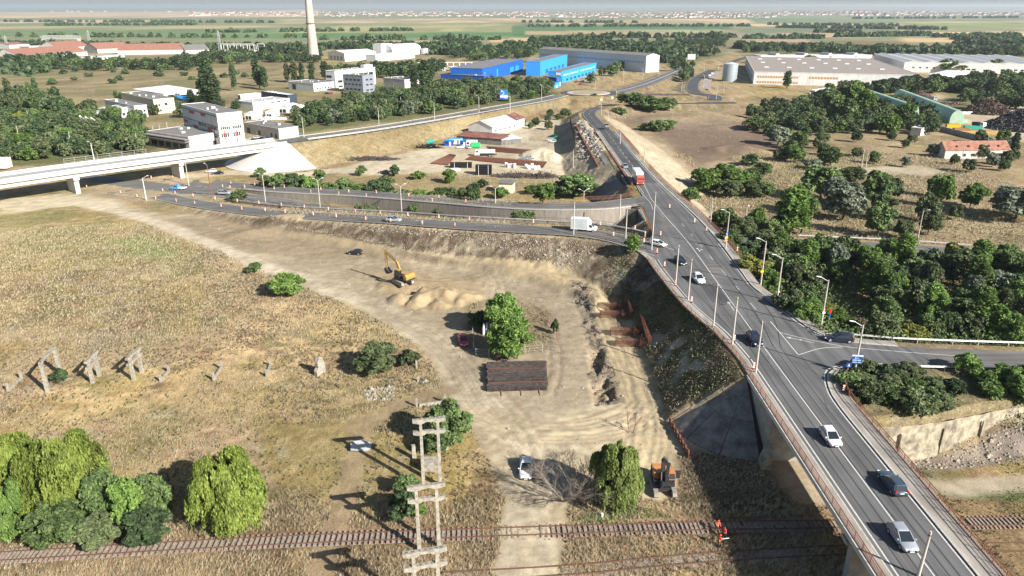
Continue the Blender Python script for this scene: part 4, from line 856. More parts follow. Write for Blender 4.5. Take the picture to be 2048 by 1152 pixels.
def on_px(kind, x, yb, yt, wpx, leaf='green', z=None, **kw):
    """a tree whose foot is at (x, yb), whose top reaches row yt and whose crown is wpx wide"""
    p = G(x, yb, 0) if z is None else P(x, yb, z); h = HT((x, yb), yt, p.z); b_ = (yb-576)/FPX; t = (HCAM-p.z)/(SP+b_*CP)
    return plant(kind, p, max(.8, h), wpx*t/FPX, leaf, **kw)
def label_trees():
    rows = {}
    for t in TREES: rows.setdefault((t[1], t[3]), []).append(t)
    for (row, nm), ts_ in rows.items():
        by = {}
        for t in ts_: by.setdefault(t[2], []).append(t)
        for adj, l_ in by.items():
            l_.sort(key=lambda t: (t[0].location.x/(t[0].location.y+1)))
            for i, t in enumerate(l_):
                o_ = (ORD[i]+' from left in') if len(l_) > 1 else 'only one in'
                t[0]['label'] = f"{adj} {nm.replace('_', ' ')}, {o_} the {row}"; t[0]['group'] = f"{nm.replace('_', ' ')}s of the {row}"
def scatter(poly_, n, md, seed, px=True, ok=None):
    """n spots inside an outline (photo pixels on the plain, or metres) at least md apart"""
    q = random.Random(seed); pts = [P(*p) for p in poly_] if px else [V3((*p, 0)) for p in poly_]; xs = [p.x for p in pts]; ys = [p.y for p in pts]; out = []
    for _ in range(n*60):
        if len(out) >= n: break
        x, y = q.uniform(min(xs), max(xs)), q.uniform(min(ys), max(ys))
        if not in_poly(np.array([x]), np.array([y]), pts)[0]: continue
        if any((x-a)**2+(y-b_)**2 < md*md for a, b_ in out): continue
        if ok and not ok(x, y): continue
        out.append((x, y))
    return out
# ---- big named ones close by
def willow(px_, yb, yt, w_, leaf, seed, label, n=2600):
    p = G(px_, yb); H_ = HT((px_, yb), yt, p.z); b_ = (yb-576)/FPX; R_ = w_*(HCAM/(SP+b_*CP))/FPX/2
    r = thing('willow_tree', label, 'tree', p); V, F_ = willow_mesh(R_, H_, seed, n); npmesh('crown', V, F_, LM[leaf], r)
    d = trunk_mesh('trunk', H_, .32, seed, 6, R_*.55, .6); link(bpy.data.objects.new('trunk', d), r)
    return r
willow(455, 1048, 905, 178, 'lime', 3, 'round lime green willow standing free by the railway, right of the shrub thicket', 3800)
willow(150, 1030, 858, 150, 'lime', 5, 'tall lime green willow with drooping strands, at the east end of its clump', 3600)
willow(50, 1010, 862, 150, 'lime', 8, 'broad lime green willow in the middle of the clump by the railway', 3600)
willow(-40, 1050, 880, 150, 'lime', 9, 'yellow green willow cut by the left frame edge', 2400)
willow(25, 1075, 955, 110, 'bright', 15, 'low willow with mid green strands hanging in front of its taller neighbours', 2200)
willow(1230, 1012, 872, 108, 'willow', 12, 'green weeping willow between the bare bush and the parked excavator', 4200)
for x, yb, yt, w_, lf, lb in ((270,1062,955,90,'bright','dense green shrub between the two lime willows, nearest the rails'), (215,1045,940,90,'green','dark green shrub pressed against the tall lime willow'), (320,1050,948,80,'green','dark green shrub touching the free-standing willow on its shaded side'), (120,1085,1005,130,'green','low spreading green shrub under the tall willow by the track'), (300,1085,1020,100,'dark','low dark green shrub by the track between the willows'), (200,1090,1030,100,'mid','low olive green shrub at the foot of the thicket by the track')):
    on_px('near', x, yb, yt, w_, lf, name='shrub', label=lb)
on_px('near', 1022, 712, 632, 100, 'bright', label='bright green round tree in front, beside the rebar stack'); on_px('near', 1008, 668, 582, 86, 'bright', label='bright green tree behind its twin, beside the white cabinets')
on_px('shrub', 957, 658, 622, 46, 'dark', label='small dark shrub beside the parked red car')
on_px('near', 578, 590, 548, 72, 'bright', name='shrub', label='round green shrub alone beside the sandy track'); on_px('near', 752, 745, 690, 96, 'mid', name='shrub', label='wide olive shrub on the dry field behind a concrete stake')
on_px('near', 900, 890, 806, 92, 'green', name='shrub', label='dark green bush behind the tall concrete portals'); on_px('near', 875, 905, 860, 60, 'green', name='shrub', label='low green bush at the foot of the farthest tall portal')
on_px('shrub', 815, 985, 950, 46, 'green', label='small green bush beside the second tall portal'); on_px('shrub', 805, 1035, 990, 60, 'dark', label='dark low bush by the rails beside a tall portal'); on_px('shrub', 835, 1032, 1008, 34, 'bright', label='little bright green bush between the legs of a tall portal')
on_px('shrub', 508, 545, 527, 30, 'green', label='small green shrub at the edge of the sandy track'); on_px('shrub', 120, 766, 738, 30, 'dark', label='small dark shrub beside the widest low concrete portal')
on_px('shrub', 815, 730, 700, 46, 'mid', label='thin olive bush beside two concrete stakes'); on_px('shrub', 1110, 668, 640, 16, 'dark', label='small dark conifer bush on the fence line by the trees')
on_px('broad', 1266, 505, 470, 40, 'bright', name='shrub', label='round bright green bush on the corner of the lower ramp'); on_px('shrub', 1026, 474, 450, 30, 'bright', label='small bush hanging over the soil bank beside the lower ramp')
for x, yb, yt, w_, lf, lb in ((1046,440,390,60,'green','tall green bush on the strip between the ramps, left of its twin'), (1085,445,402,56,'bright','green bush on the strip between the ramps, right of its twin'), (1150,395,350,86,'green','large green bush above the upper ramp by the underpass'), (1120,392,362,50,'dark','dark bush beside the large bush above the upper ramp')):
    on_px('broad', x, yb, yt, w_, lf, label=lb, name='shrub')
for x, yb, yt, w_ in ((478,405,380,36),(718,425,408,16),(737,430,408,20),(826,435,410,26),(880,440,415,32),(750,424,412,18),(950,430,405,26),(925,425,402,22),(795,438,420,14)):
    on_px('shrub', x, yb, yt, w_, 'green', row='strip between the ramps')
for i, (x, y, w_) in enumerate(((530,372,30),(556,375,36),(590,376,44),(625,380,40),(655,384,44),(690,386,50),(725,388,44),(760,391,50),(770,372,36),(800,395,40),(840,398,46),(880,400,50),(910,402,40),(945,396,34),(1000,396,36),(1020,380,24),(835,358,30),(722,352,20),(790,352,22),(640,362,26),(900,366,30),(1060,388,30),(520,355,20),(965,375,22))):
    on_px('shrub', x, y, y-random.randint(16, 30), w_, random.choice(['green','mid','dark','bright']), row='hedge above the upper ramp')
# dead bush with bare branches
def bare(px_, yb, H_, seed, label, spread=1.0, nst=9, mt=BARKG, depth=4, nm='bare_tree'):
    q = random.Random(seed); p = G(px_, yb); r = thing(nm, label, 'bush' if 'bush' in nm else 'tree', p); t = MB()
    def br(a, d, L, rr, k):
        b_ = a+d*L; t.tube(a, b_, rr, rr*.6, 4, cap=False)
        if k <= 0: return
        for _ in range(3 if k > 1 else 4):
            e = (d+V3((q.gauss(0,.42), q.gauss(0,.42), q.gauss(.02,.25)))).normalized(); br(a.lerp(b_, q.uniform(.55, 1)), e, L*q.uniform(.55,.85), rr*.58, k-1)
    for i in range(nst):
        a = i*2.4; d = V3((math.cos(a)*spread*q.uniform(.3,1), math.sin(a)*spread*q.uniform(.3,1), 1)).normalized(); br(V3((math.cos(a)*.3, math.sin(a)*.3, -.1)), d, H_*.36, .09, depth)
    t.build('branches', mt, r); return r
bare(1130, 1000, 8.2, 5, 'large leafless bush with pale tangled branches beside the white off-road car', 1.25, 11, depth=5, nm='bare_bush')
bare(1178, 985, 5.5, 15, 'smaller leafless grey bush tucked beside the weeping willow', 1.0, 6, depth=4, nm='bare_bush')
bare(1262, 866, 5.2, 6, 'dead brown tree trunk with stubby limbs standing in the sandy cut', .25, 2, RUST, 2)
for x, y, h_ in ((187,205,14),(165,160,8),(322,185,12)): bare(x, y, h_, x, {187: 'tall dead grey tree on the dry plain beyond the low houses', 165: 'thin dead tree far out on the dry plain', 322: 'sparse half-dead tree beside the white hall roof'}[x], .25, 3, depth=3)
# ---- wood on the slope between the two roads at the right
Q = [(54,119),(53,135),(53.5,156),(58,178),(75,184),(110,178),(150,164),(150,116),(90,115),(62,118)]
for i, (x, y) in enumerate(scatter(Q, 92, 3.7, 5, px=False)):
    near_e = y < 132 and x < 75; k = 'broad'; h_ = random.uniform(4, 6.5) if (near_e or x < 62) else random.uniform(6, 9.5)
    if random.random() < .16 and x > 66: plant('poplar', (x, y, gz(x, y)-.2), 11, 4.5, 'bright', row='wood between ramp and sunken road')
    else: plant('near' if y < 150 else k, (x, y, gz(x, y)-.3), h_, random.uniform(5.5, 9), random.choice(['green','mid','bright','green','silver','mid','bright','yellow','dark','green']), row='wood between ramp and sunken road')
for i, (x, y) in enumerate(scatter([(51.5,104),(52,92),(60,92.5),(78,97.5),(110,103),(110,104),(80,102.5),(60,103.5)], 22, 2.3, 8, px=False)):
    plant('near' if i % 2 else 'shrub', (x, y, gz(x, y)-.2), random.uniform(2.2, 3.6), random.uniform(4, 6), random.choice(['mid','green','dark','mid','mid']) if x < 72 else 'bright', row='thicket above the stone wall', name='shrub')
plant('broad', (84, 98.5, 5), 7, 9, 'bright', row='thicket above the stone wall'); plant('broad', (77.5, 97.5, 5), 6, 7, 'bright', row='thicket above the stone wall')
# ---- along the near side of the sunken road and the scrub beyond it
for x, yb, yt, w_, k, lf in ((1580,470,365,52,'poplar','bright'),(1602,468,375,40,'poplar','bright'),(1560,468,400,34,'poplar','green'),(1685,440,358,98,'broad','silver'),(2030,440,372,110,'broad','silver'),(1940,415,365,54,'near','bright'),(1880,415,350,44,'broad','bright'),(1870,395,352,40,'broad','green'),
    (1750,420,345,70,'broad','green'),(1640,400,330,80,'broad','green'),(1700,365,335,60,'broad','mid'),(1780,400,352,50,'broad','dark'),(1760,440,385,50,'broad','green'),(1850,445,390,50,'broad','mid'),(1910,440,410,30,'broad','mid'),(1855,470,420,46,'broad','mid'),(1755,475,405,60,'broad','green'),(1805,478,440,40,'broad','mid'),
    (1660,330,295,50,'broad','green'),(1555,290,252,52,'broad','silver'),(1590,325,290,44,'broad','bright'),(1600,300,262,36,'broad','green')):
    on_px(k, x, yb, yt, w_, lf, row='scrub beyond the sunken road')
for x, yb, yt, w_, lf in ((1410,385,335,60,'bright'),(1450,382,330,66,'bright'),(1480,384,340,60,'bright'),(1430,375,335,60,'green'),(1510,395,362,50,'mid'),(1530,395,365,40,'green'),(1380,405,375,38,'green'),(1460,395,360,50,'mid'),(1500,375,338,46,'green'),(1525,350,325,40,'green')):
    on_px('broad', x, yb, yt, w_, lf, row='bush clump east of the main road', name='shrub')
for x, yb, yt, w_, lf in ((1445,470,425,56,'green'),(1480,482,432,60,'mid'),(1510,470,418,40,'bright'),(1520,505,460,66,'mid'),(1460,500,460,50,'green'),(1500,520,480,56,'dark'),(1550,545,490,60,'green'),(1560,520,465,50,'bright'),(1590,565,505,70,'mid'),(1540,480,440,44,'green'),(1620,600,540,60,'mid'),(1640,630,590,50,'green'),(1580,590,545,46,'dark')):
    on_px('near' if yb > 480 else 'broad', x, yb, yt, w_, lf, row='bushes along the east footway', name='shrub')
# ---- trees farther out
def wood(poly_, n, md, seed, row, kinds, hs, leafs, px=True, pop=0.0, ok=None):
    for x, y in scatter(poly_, n, md, seed, px, ok):
        if random.random() < pop: plant('farpop' if y > 330 else 'poplar', (x, y, gz(x, y)-.2), random.uniform(hs[1]*1.2, hs[1]*1.7), None, random.choice(leafs), row=row)
        else: plant(random.choice(kinds), (x, y, gz(x, y)-.3), random.uniform(*hs), None, random.choice(leafs), row=row)
GL = ['green','mid','dark','mid','bright','silver']; DL = ['dark','green','mid','mid']
wood([(1480,330),(1560,260),(1640,240),(1740,240),(1880,300),(1860,345),(1720,325),(1600,345)], 26, 7, 21, 'scrub north of the bush clump', ['broad','shrub'], (3.5, 7), GL)
wood([(1640,225),(1700,218),(1830,240),(1900,275),(1850,285),(1650,250)], 10, 9, 22, 'trees before the arched sheds', ['far'], (8, 12), GL)
wood([(1500,215),(1640,190),(1640,215),(1540,240)], 12, 9, 23, 'bushes behind the factory wall', ['farshrub','far'], (4, 7), DL)
for x, yb, yt, w_, lf in ((1700,232,165,60,'bright'),(1660,232,178,50,'green'),(1722,232,178,44,'bright')): on_px('broad', x, yb, yt, w_, lf, row='tall trees beside the scrap yard')
for x, yb, yt, w_ in ((1260,222,195,60),(1300,222,192,60),(1335,220,196,44),(1240,218,204,30)): on_px('far', x, yb, yt, w_, 'green', row='dense bushes south of the roundabout', name='shrub')
for x, yb, yt, w_ in ((1310,262,240,44),(1330,260,240,40),(1290,260,246,26),(1510,262,232,40),(1540,268,245,34)): on_px('far', x, yb, yt, w_, 'green', row='low bushes on the rubble ground', name='shrub')
wood([(600,262),(640,250),(760,243),(880,226),(1000,205),(1010,190),(860,195),(720,205),(620,215)], 24, 9, 24, 'wood behind the flyover approach', ['far'], (6, 10), ['green','mid','dark','silver','bright'])
wood([(980,195),(1110,180),(1110,165),(960,165),(900,180)], 10, 10, 25, 'trees before the blue warehouse', ['far'], (6, 10), DL)
wood([(1168,162),(1240,140),(1290,140),(1250,152),(1180,168)], 6, 9, 26, 'yard of the long warehouse', ['far'], (8, 12), DL)
wood([(1350,175),(1375,135),(1392,135),(1370,178)], 10, 6, 27, 'tree row beside the link road', ['far'], (7, 11), DL)
wood([(0,335),(0,250),(120,215),(240,232),(300,262),(290,300),(130,318)], 30, 8, 28, 'wood beyond the flyover', ['broad'], (6, 10), ['green','mid','bright','yellow','green','mid'])
wood([(-30,250),(0,200),(100,190),(150,225),(60,250)], 10, 9, 29, 'tree belt at the western edge', ['far'], (9, 15), ['dark','green','silver','mid'], pop=.3)
wood([(230,272),(300,262),(400,232),(380,210),(420,215),(560,235),(520,225),(460,205),(380,200),(300,225)], 14, 7, 30, 'trees round the low workshops', ['far'], (5, 9), GL)
for x, yb, yt, w_, lf in ((420,212,105,24,'dark'),(412,214,150,30,'dark'),(430,214,140,26,'dark'),(470,182,118,12,'dark'),(515,172,112,16,'dark'),(385,214,175,14,'dark'),(395,216,188,12,'dark'),(530,180,128,14,'dark'),(520,178,125,14,'green'),(575,165,122,12,'mid'),(590,165,118,14,'mid'),(605,165,120,12,'dark'),(625,165,118,14,'dark'),(650,160,118,16,'dark'),(233,200,180,8,'green'),(242,202,183,8,'green'),(830,182,132,20,'dark'),(850,180,115,26,'dark'),(860,178,125,20,'dark'),(900,95,62,9,'dark'),(921,96,65,9,'dark'),(1573,177,138,16,'dark')):
    on_px('farpop', x, yb, yt, w_, lf, row='tall poplars round the industrial plots')
wood([(0,150),(0,118),(140,122),(420,140),(640,150),(600,165),(300,160),(100,180)], 46, 9, 31, 'scattered scrub on the western plain', ['farshrub'], (2.5, 5), DL)
wood([(640,140),(880,125),(880,145),(760,150)], 14, 9, 32, 'green scrub by the collapsed hall', ['farshrub'], (3, 6), GL)
wood([(1040,255),(1055,238),(1135,225),(1140,245),(1100,262)], 12, 6, 33, 'bushes north of the storage yard', ['broad'], (3, 5.5), GL)
wood([(1860,300),(1940,285),(2048,290),(2048,345),(1960,350),(1880,335)], 12, 7, 34, 'garden trees round the red roofed house', ['broad'], (4, 8), GL)
wood([(1900,225),(2048,225),(2048,175),(1940,178)], 6, 12, 35, 'trees behind the scrap heaps', ['far'], (7, 12), DL)
wood([(1640,185),(1730,170),(1850,170),(1960,185),(1900,192),(1700,190)], 6, 12, 36, 'trees along the scrap yard wall', ['far'], (6, 10), DL)
on_px('spruce', 2026, 305, 262, 26, 'dark', label='dark conical spruce beside the red roofed house'); on_px('far', 1350,140,118,20,'dark', row='tree row beside the link road')
for x, yb, yt, w_ in ((1900,145,118,46),(1985,145,118,34),(1620,130,110,30)): on_px('far', x, yb, yt, w_, 'green', row='trees between the big factory halls')
# ---- far-off woods that read as one mass
def mass(name, label, spans, size, seed, leaf, hgt=9):
    q = np.random.default_rng(seed); Vs = []; Fs = []; k = 0
    for x0, y0, x1, y1, dep, n in spans:      # px ends of a belt, its depth in metres, clumps
        a, b_ = P(x0, y0), P(x1, y1); t = q.random(n); cx = a.x+(b_.x-a.x)*t; cy = a.y+(b_.y-a.y)*t+q.random(n)*dep; hh = hgt*(.55+.75*vnoise(cx/28., cy/28.)+.2*q.random(n))
        m = 60; kk = np.repeat(np.arange(n), m); d = dirs(n*m, q); d[:, 2] = np.abs(d[:, 2])-.1; R0 = (hh*.62)[kk]; sc_ = np.c_[R0, R0, hh[kk]*.95]
        Cc = np.c_[cx[kk], cy[kk], np.zeros(n*m)]+d*sc_*(.75+.35*q.random(n*m))[:, None]; V, F_ = leaves(Cc, d*.5+dirs(n*m, q)*.5, size*(1+cy.mean()/1500.), q, .8); Vs.append(V); Fs.append(F_+k); k += len(V)
    return npmesh(name, np.concatenate(Vs), np.concatenate(Fs), LM[leaf], label=label, cat='wood', kind='stuff')
mass('distant_woods', 'dark belt of riverside trees across the plain behind the industrial halls', [(-100,92,420,104,60,150),(400,100,640,104,50,70),(640,98,900,100,60,90),(860,112,1120,104,70,90),(880,92,960,96,50,34),(1010,100,1400,118,80,150),(1060,84,1220,82,60,60),(1130,92,1400,104,90,120),(1180,76,1480,76,60,70),(1330,128,1420,112,50,40),(1480,98,1560,100,60,50),(1600,104,1860,108,60,120),(1700,112,2200,108,60,170),(1960,92,2200,100,80,70),(0,140,130,128,30,36),(-100,150,60,150,40,40),(0,112,160,112,20,30)], 1.5, 1, 'dark', 11)
mass('distant_woods', 'thin lines of field hedges and trees far out on the plain', [(0,44,560,46,20,80),(80,52,420,50,30,60),(400,66,820,62,20,40),(560,63,840,62,10,20),(1060,54,1500,53,20,90),(1560,56,1900,60,30,110),(1680,75,1860,72,40,80),(1880,76,2048,74,40,50),(1900,78,2048,90,30,50),(1950,84,2200,84,40,60),(1540,50,1800,53,20,40),(1480,78,1650,78,20,40),(1640,66,1730,66,40,26),(1030,45,1290,46,20,30),(1700,38,2048,36,20,60),(-100,74,640,76,30,50),(640,80,1000,80,30,40)], 2.2, 2, 'dark', 8)
def grove(label, items, leaf, seed, hs, kind='far', name='background_trees'):
    q = random.Random(seed); Vs, Fs, kk_ = [], [], 0
    for poly_, n_, md in items:
        for x, y in scatter(poly_, n_, md, q.randint(0, 9999)):
            V, F_, R_, H_ = q.choice(RAW[kind]); s_ = q.uniform(*hs)/H_; a = q.uniform(0, 6.28); sx = s_*q.uniform(.95, 1.35); c_, d_ = math.cos(a), math.sin(a)
            if kind == 'far' and y > 700: V, F_ = V[:len(V)//2], F_[:len(F_)//2]
            Vs.append(np.c_[(V[:,0]*c_-V[:,1]*d_)*sx+x, (V[:,0]*d_+V[:,1]*c_)*sx+y, V[:,2]*s_+gz(x, y)-.4]); Fs.append(F_+kk_); kk_ += len(V)
    return npmesh(name, np.concatenate(Vs), np.concatenate(Fs), LM[leaf], label=label, cat='wood', kind='stuff')
GW = [([(0,330),(0,240),(200,236),(300,266),(290,305),(130,318)],60,6),([(-60,300),(-60,195),(90,190),(150,228),(60,280)],50,7),([(595,262),(1100,192),(1110,165),(880,170),(700,198),(590,228)],110,6),([(1480,240),(1640,195),(1860,215),(1900,262),(1700,270),(1560,262)],60,7)]
grove('closed green background canopy filling the woods round the industrial plots', GW, 'mid', 1, (5, 8.5)); grove('darker background trees between the lighter ones of the same woods', GW, 'dark', 2, (5, 9)); grove('lighter green background trees dotted through the same woods', [(p_, n_//2, m_) for p_, n_, m_ in GW], 'bright', 3, (4, 7))
GF = [([(1060,128),(1060,88),(1460,82),(1440,112),(1335,112),(1335,135),(1390,140),(1330,104),(1080,102)],90,12),([(1480,108),(1560,96),(1860,99),(2200,92),(2200,122),(1745,108)],120,12),([(1490,98),(1560,97),(1560,104),(1490,106)],16,9),([(0,140),(0,118),(70,128),(330,132),(420,112),(640,112),(640,126),(440,128),(380,140),(200,142)],110,12),([(640,98),(1060,100),(1060,118),(940,122),(860,105)],80,12),([(1900,225),(2200,225),(2200,160),(1945,165)],50,10),([(640,145),(890,132),(880,150),(760,158)],40,9),([(1640,190),(1850,176),(1960,172),(1960,186),(1800,188)],30,9)]
grove('dark green background trees beyond the industrial plots', GF, 'dark', 4, (8, 13)); grove('mid green background trees beyond the industrial plots', [(p_, int(n_*.6), m_) for p_, n_, m_ in GF], 'green', 5, (7, 12))
GB = [([(54,119),(53,135),(53.5,156),(58,178),(75,184),(110,178),(150,164),(150,116),(90,115),(62,118)],0,3)]
# ---- undergrowth and dry grass
def spots(n, x0, x1, y0, y1, q, need=.6, okf=None):
    x = q.uniform(x0, x1, n); y = q.uniform(y0, y1, n); i = np.clip(np.searchsorted(gx, x)-1, 0, nx-2); j = np.clip(np.searchsorted(gy, y)-1, 0, ny-2)
    k = RG[j, i] > need; road = ((x > 36) & (x < 54.5)) | (np.abs(x-58) < 5)&(y>103)&(y<115) | ((x > 54) & (y > 102) & (y < 114)); road &= (y > 30); k &= ~(road & (ZG[j, i] > 4)); k &= seg_dist(x, y, MID)[0] > 5
    if okf is not None: k &= okf(x, y)
    return x[k], y[k], ZG[j, i][k]
def tufts(name, label, n, box, hgt, leaf, seed, blades=6, wid=.05, okf=None, need=.6, lean=.5, patch=0):
    q = np.random.default_rng(seed); x, y, z = spots(n, *box, q, need, okf)
    if patch: k = fbm(x, y, patch, 3, seed) > (.42 if patch == 16 else .5); x, y, z = x[k], y[k], z[k]
    m = len(x); kk = np.repeat(np.arange(m), blades); N_ = m*blades; a = q.uniform(0, 6.28, N_); h_ = hgt*(.5+q.random(N_)); r_ = q.random(N_)*hgt*.45
    wind = np.array([.35, .1])
    bx = x[kk]+np.cos(a)*r_*.6; by = y[kk]+np.sin(a)*r_*.6; dx = np.cos(a)*h_*lean*q.random(N_)+wind[0]*h_; dy = np.sin(a)*h_*lean*q.random(N_)+wind[1]*h_; w_ = wid*(.6+q.random(N_))
    px_, py_ = -np.sin(a)*w_, np.cos(a)*w_; z0 = z[kk]-.08
    V = np.stack([np.c_[bx-px_, by-py_, z0], np.c_[bx+px_, by+py_, z0], np.c_[bx+dx, by+dy, z0+h_]], 1).reshape(-1, 3)
    return npmesh(name, V, np.arange(len(V)).reshape(-1, 3), LM[leaf], label=label, cat='grass', kind='stuff')
tufts('dry_grass', 'dry straw coloured grass covering the open field', 60000, (-95, 40, 66, 135), .30, 'straw', 1, 6, .045, patch=16)
tufts('dry_grass', 'coarser straw coloured grass on the far half of the open field', 40000, (-150, 0, 130, 235), .4, 'straw', 21, 5, .08, okf=lambda x, y: y < 240+x*.2)
tufts('dry_grass', 'thick tall straw grass along the railway', 15000, (-62, 40, 60, 81), .42, 'straw', 2, 8, .03, okf=lambda x, y: np.abs(y-np.interp(x, [p.x for p in TR1], [p.y for p in TR1])) > 1.9)
tufts('weeds', 'short weeds growing between the rails', 7000, (-62, 100, 66, 78), .2, 'dry', 22, 6, .05, okf=lambda x, y: np.abs(y-np.interp(x, [p.x for p in TR1], [p.y for p in TR1])) < 1.6, need=0, patch=5)
tufts('weeds', 'tall brown stalks mixed into the grass along the railway', 9000, (-62, 40, 60, 84), .5, 'dry', 23, 6, .03, patch=5, okf=lambda x, y: np.abs(y-np.interp(x, [p.x for p in TR1], [p.y for p in TR1])) > 1.9)
tufts('weeds', 'brown withered weeds in patches on the field and banks', 40000, (-120, 60, 66, 190), .38, 'dry', 3, 7, .06, patch=9)
tufts('weeds', 'green weeds in patches on the field and slopes', 14000, (-90, 110, 66, 200), .35, 'mid', 4, 7, .06, patch=14)
tufts('dry_grass', 'dry grass on the scrubland east of the road', 16000, (52, 190, 185, 330), .6, 'straw', 5, 6, .1)
def cover(name, label, n, box, hgt, size, leaf, seed, okf=None, need=.55, patch=5):
    q = np.random.default_rng(seed); x, y, z = spots(n, *box, q, need, okf); k = fbm(x, y, patch, 3, seed) > .47; x, y, z = x[k], y[k], z[k]; m = len(x)
    C_ = np.c_[x, y, z+q.random(m)**1.5*hgt*(.4+1.2*fbm(x, y, 3, 2, seed+1))]; V, F_ = leaves(C_, dirs(m, q)*.7+np.array([0, 0, .5]), size, q); return npmesh(name, V, F_, LM[leaf], label=label, cat='undergrowth', kind='stuff')
slopeW = lambda x, y: (x > 22) & (x < 32.5 + np.clip((150-y)*.12, 0, 4.5)-np.clip((y-150)*.3, 0, 9)) & (y > 101) & (y < 168)
cover('undergrowth', 'olive scrub growing over the steep bank beside the lamp poles', 26000, (22, 37.5, 100, 176), .8, .15, 'mid', 5, slopeW, patch=4)
cover('undergrowth', 'brown dead brush covering the steep bank beside the lamp poles', 44000, (16, 37.5, 100, 170), .8, .12, 'dry', 6, slopeW, patch=3)
cover('undergrowth', 'dark undergrowth filling the wood between the ramp and the sunken road', 60000, (52, 150, 114, 184), 2.4, .24, 'green', 7, patch=60)
cover('undergrowth', 'olive undergrowth above the stone wall', 16000, (50.5, 112, 90, 104), 1.0, .16, 'mid', 8)
cover('undergrowth', 'brushwood on the soil bank below the lower ramp', 26000, (-60, 22, 150, 205), .5, .12, 'dry', 9, lambda x, y: (seg_dist(x, y, LRAMP)[0] > 6.0) & (seg_dist(x, y, LRAMP)[2] > 0), patch=4)
cover('undergrowth', 'patches of green undergrowth on the scrubland by the underpass road', 24000, (54, 180, 196, 330), 1.0, .26, 'mid', 10, patch=12)
cover('undergrowth', 'green weeds beside the track below the weeping willow', 5000, (7, 26, 76.5, 82), .5, .1, 'bright', 11, lambda x, y: (np.abs(x-17) < 8) & (np.abs(y-78.6) < 1.4), need=0, patch=50)
cover('undergrowth', 'green weeds in the open cutting beyond the bridge', 9000, (52, 100, 76, 92), .7, .12, 'green', 12, patch=6)
# ---------------------------------------------------------------- buildings
WH = mat('white_render', (.60,.595,.575), .85, var=.12, scale=.35, streak=.4, detail=6); WH2 = mat('dirty_white_render', (.46,.44,.41), .9, var=.28, scale=.5, streak=.5, detail=7); CREAM = mat('cream_render', (.58,.52,.38), .9, var=.12, scale=.4)
GREYR = mat('grey_roof_felt', (.17,.165,.16), .95, var=.2, scale=.25, detail=6); GREYM = mat('grey_metal_cladding', (.22,.245,.28), .6, .1, var=.1, scale=.3); LGREY = mat('light_metal_roof', (.50,.50,.49), .5, .2, var=.12, scale=.3, streak=3)
BLUE = mat('blue_cladding', (.012,.10,.40), .55, var=.12, scale=.3); BLUEL = mat('bright_blue_trim', (.03,.26,.68), .6, var=.08, scale=.5); TILE = mat('red_roof_tile', (.25,.11,.08), .9, var=.3, scale=.6, detail=7, col2=(.35,.18,.13)); RROOF = mat('rusty_sheet_roof', (.16,.06,.05), .8, var=.35, scale=.4, detail=6, col2=(.30,.14,.11))
DARK = mat('dark_glass', (.025,.028,.032), .25, var=0, spec=.5); WROOF = mat('white_metal_roof', (.70,.71,.72), .5, .1, var=.06, scale=.2, streak=3); OLDR = mat('brown_grey_roof', (.26,.225,.20), .9, var=.2, scale=.3, detail=6)
REDP = mat('faded_red_panel', (.50,.10,.10), .8, var=.25, scale=1); ORW = mat('orange_window_band', (.42,.24,.10), .6, var=.3, scale=1.5); MINT = mat('mint_sheet_metal', (.36,.50,.38), .6, var=.12, scale=.4); NAVY = mat('navy_panel', (.03,.045,.07), .6, var=.1, scale=.5)
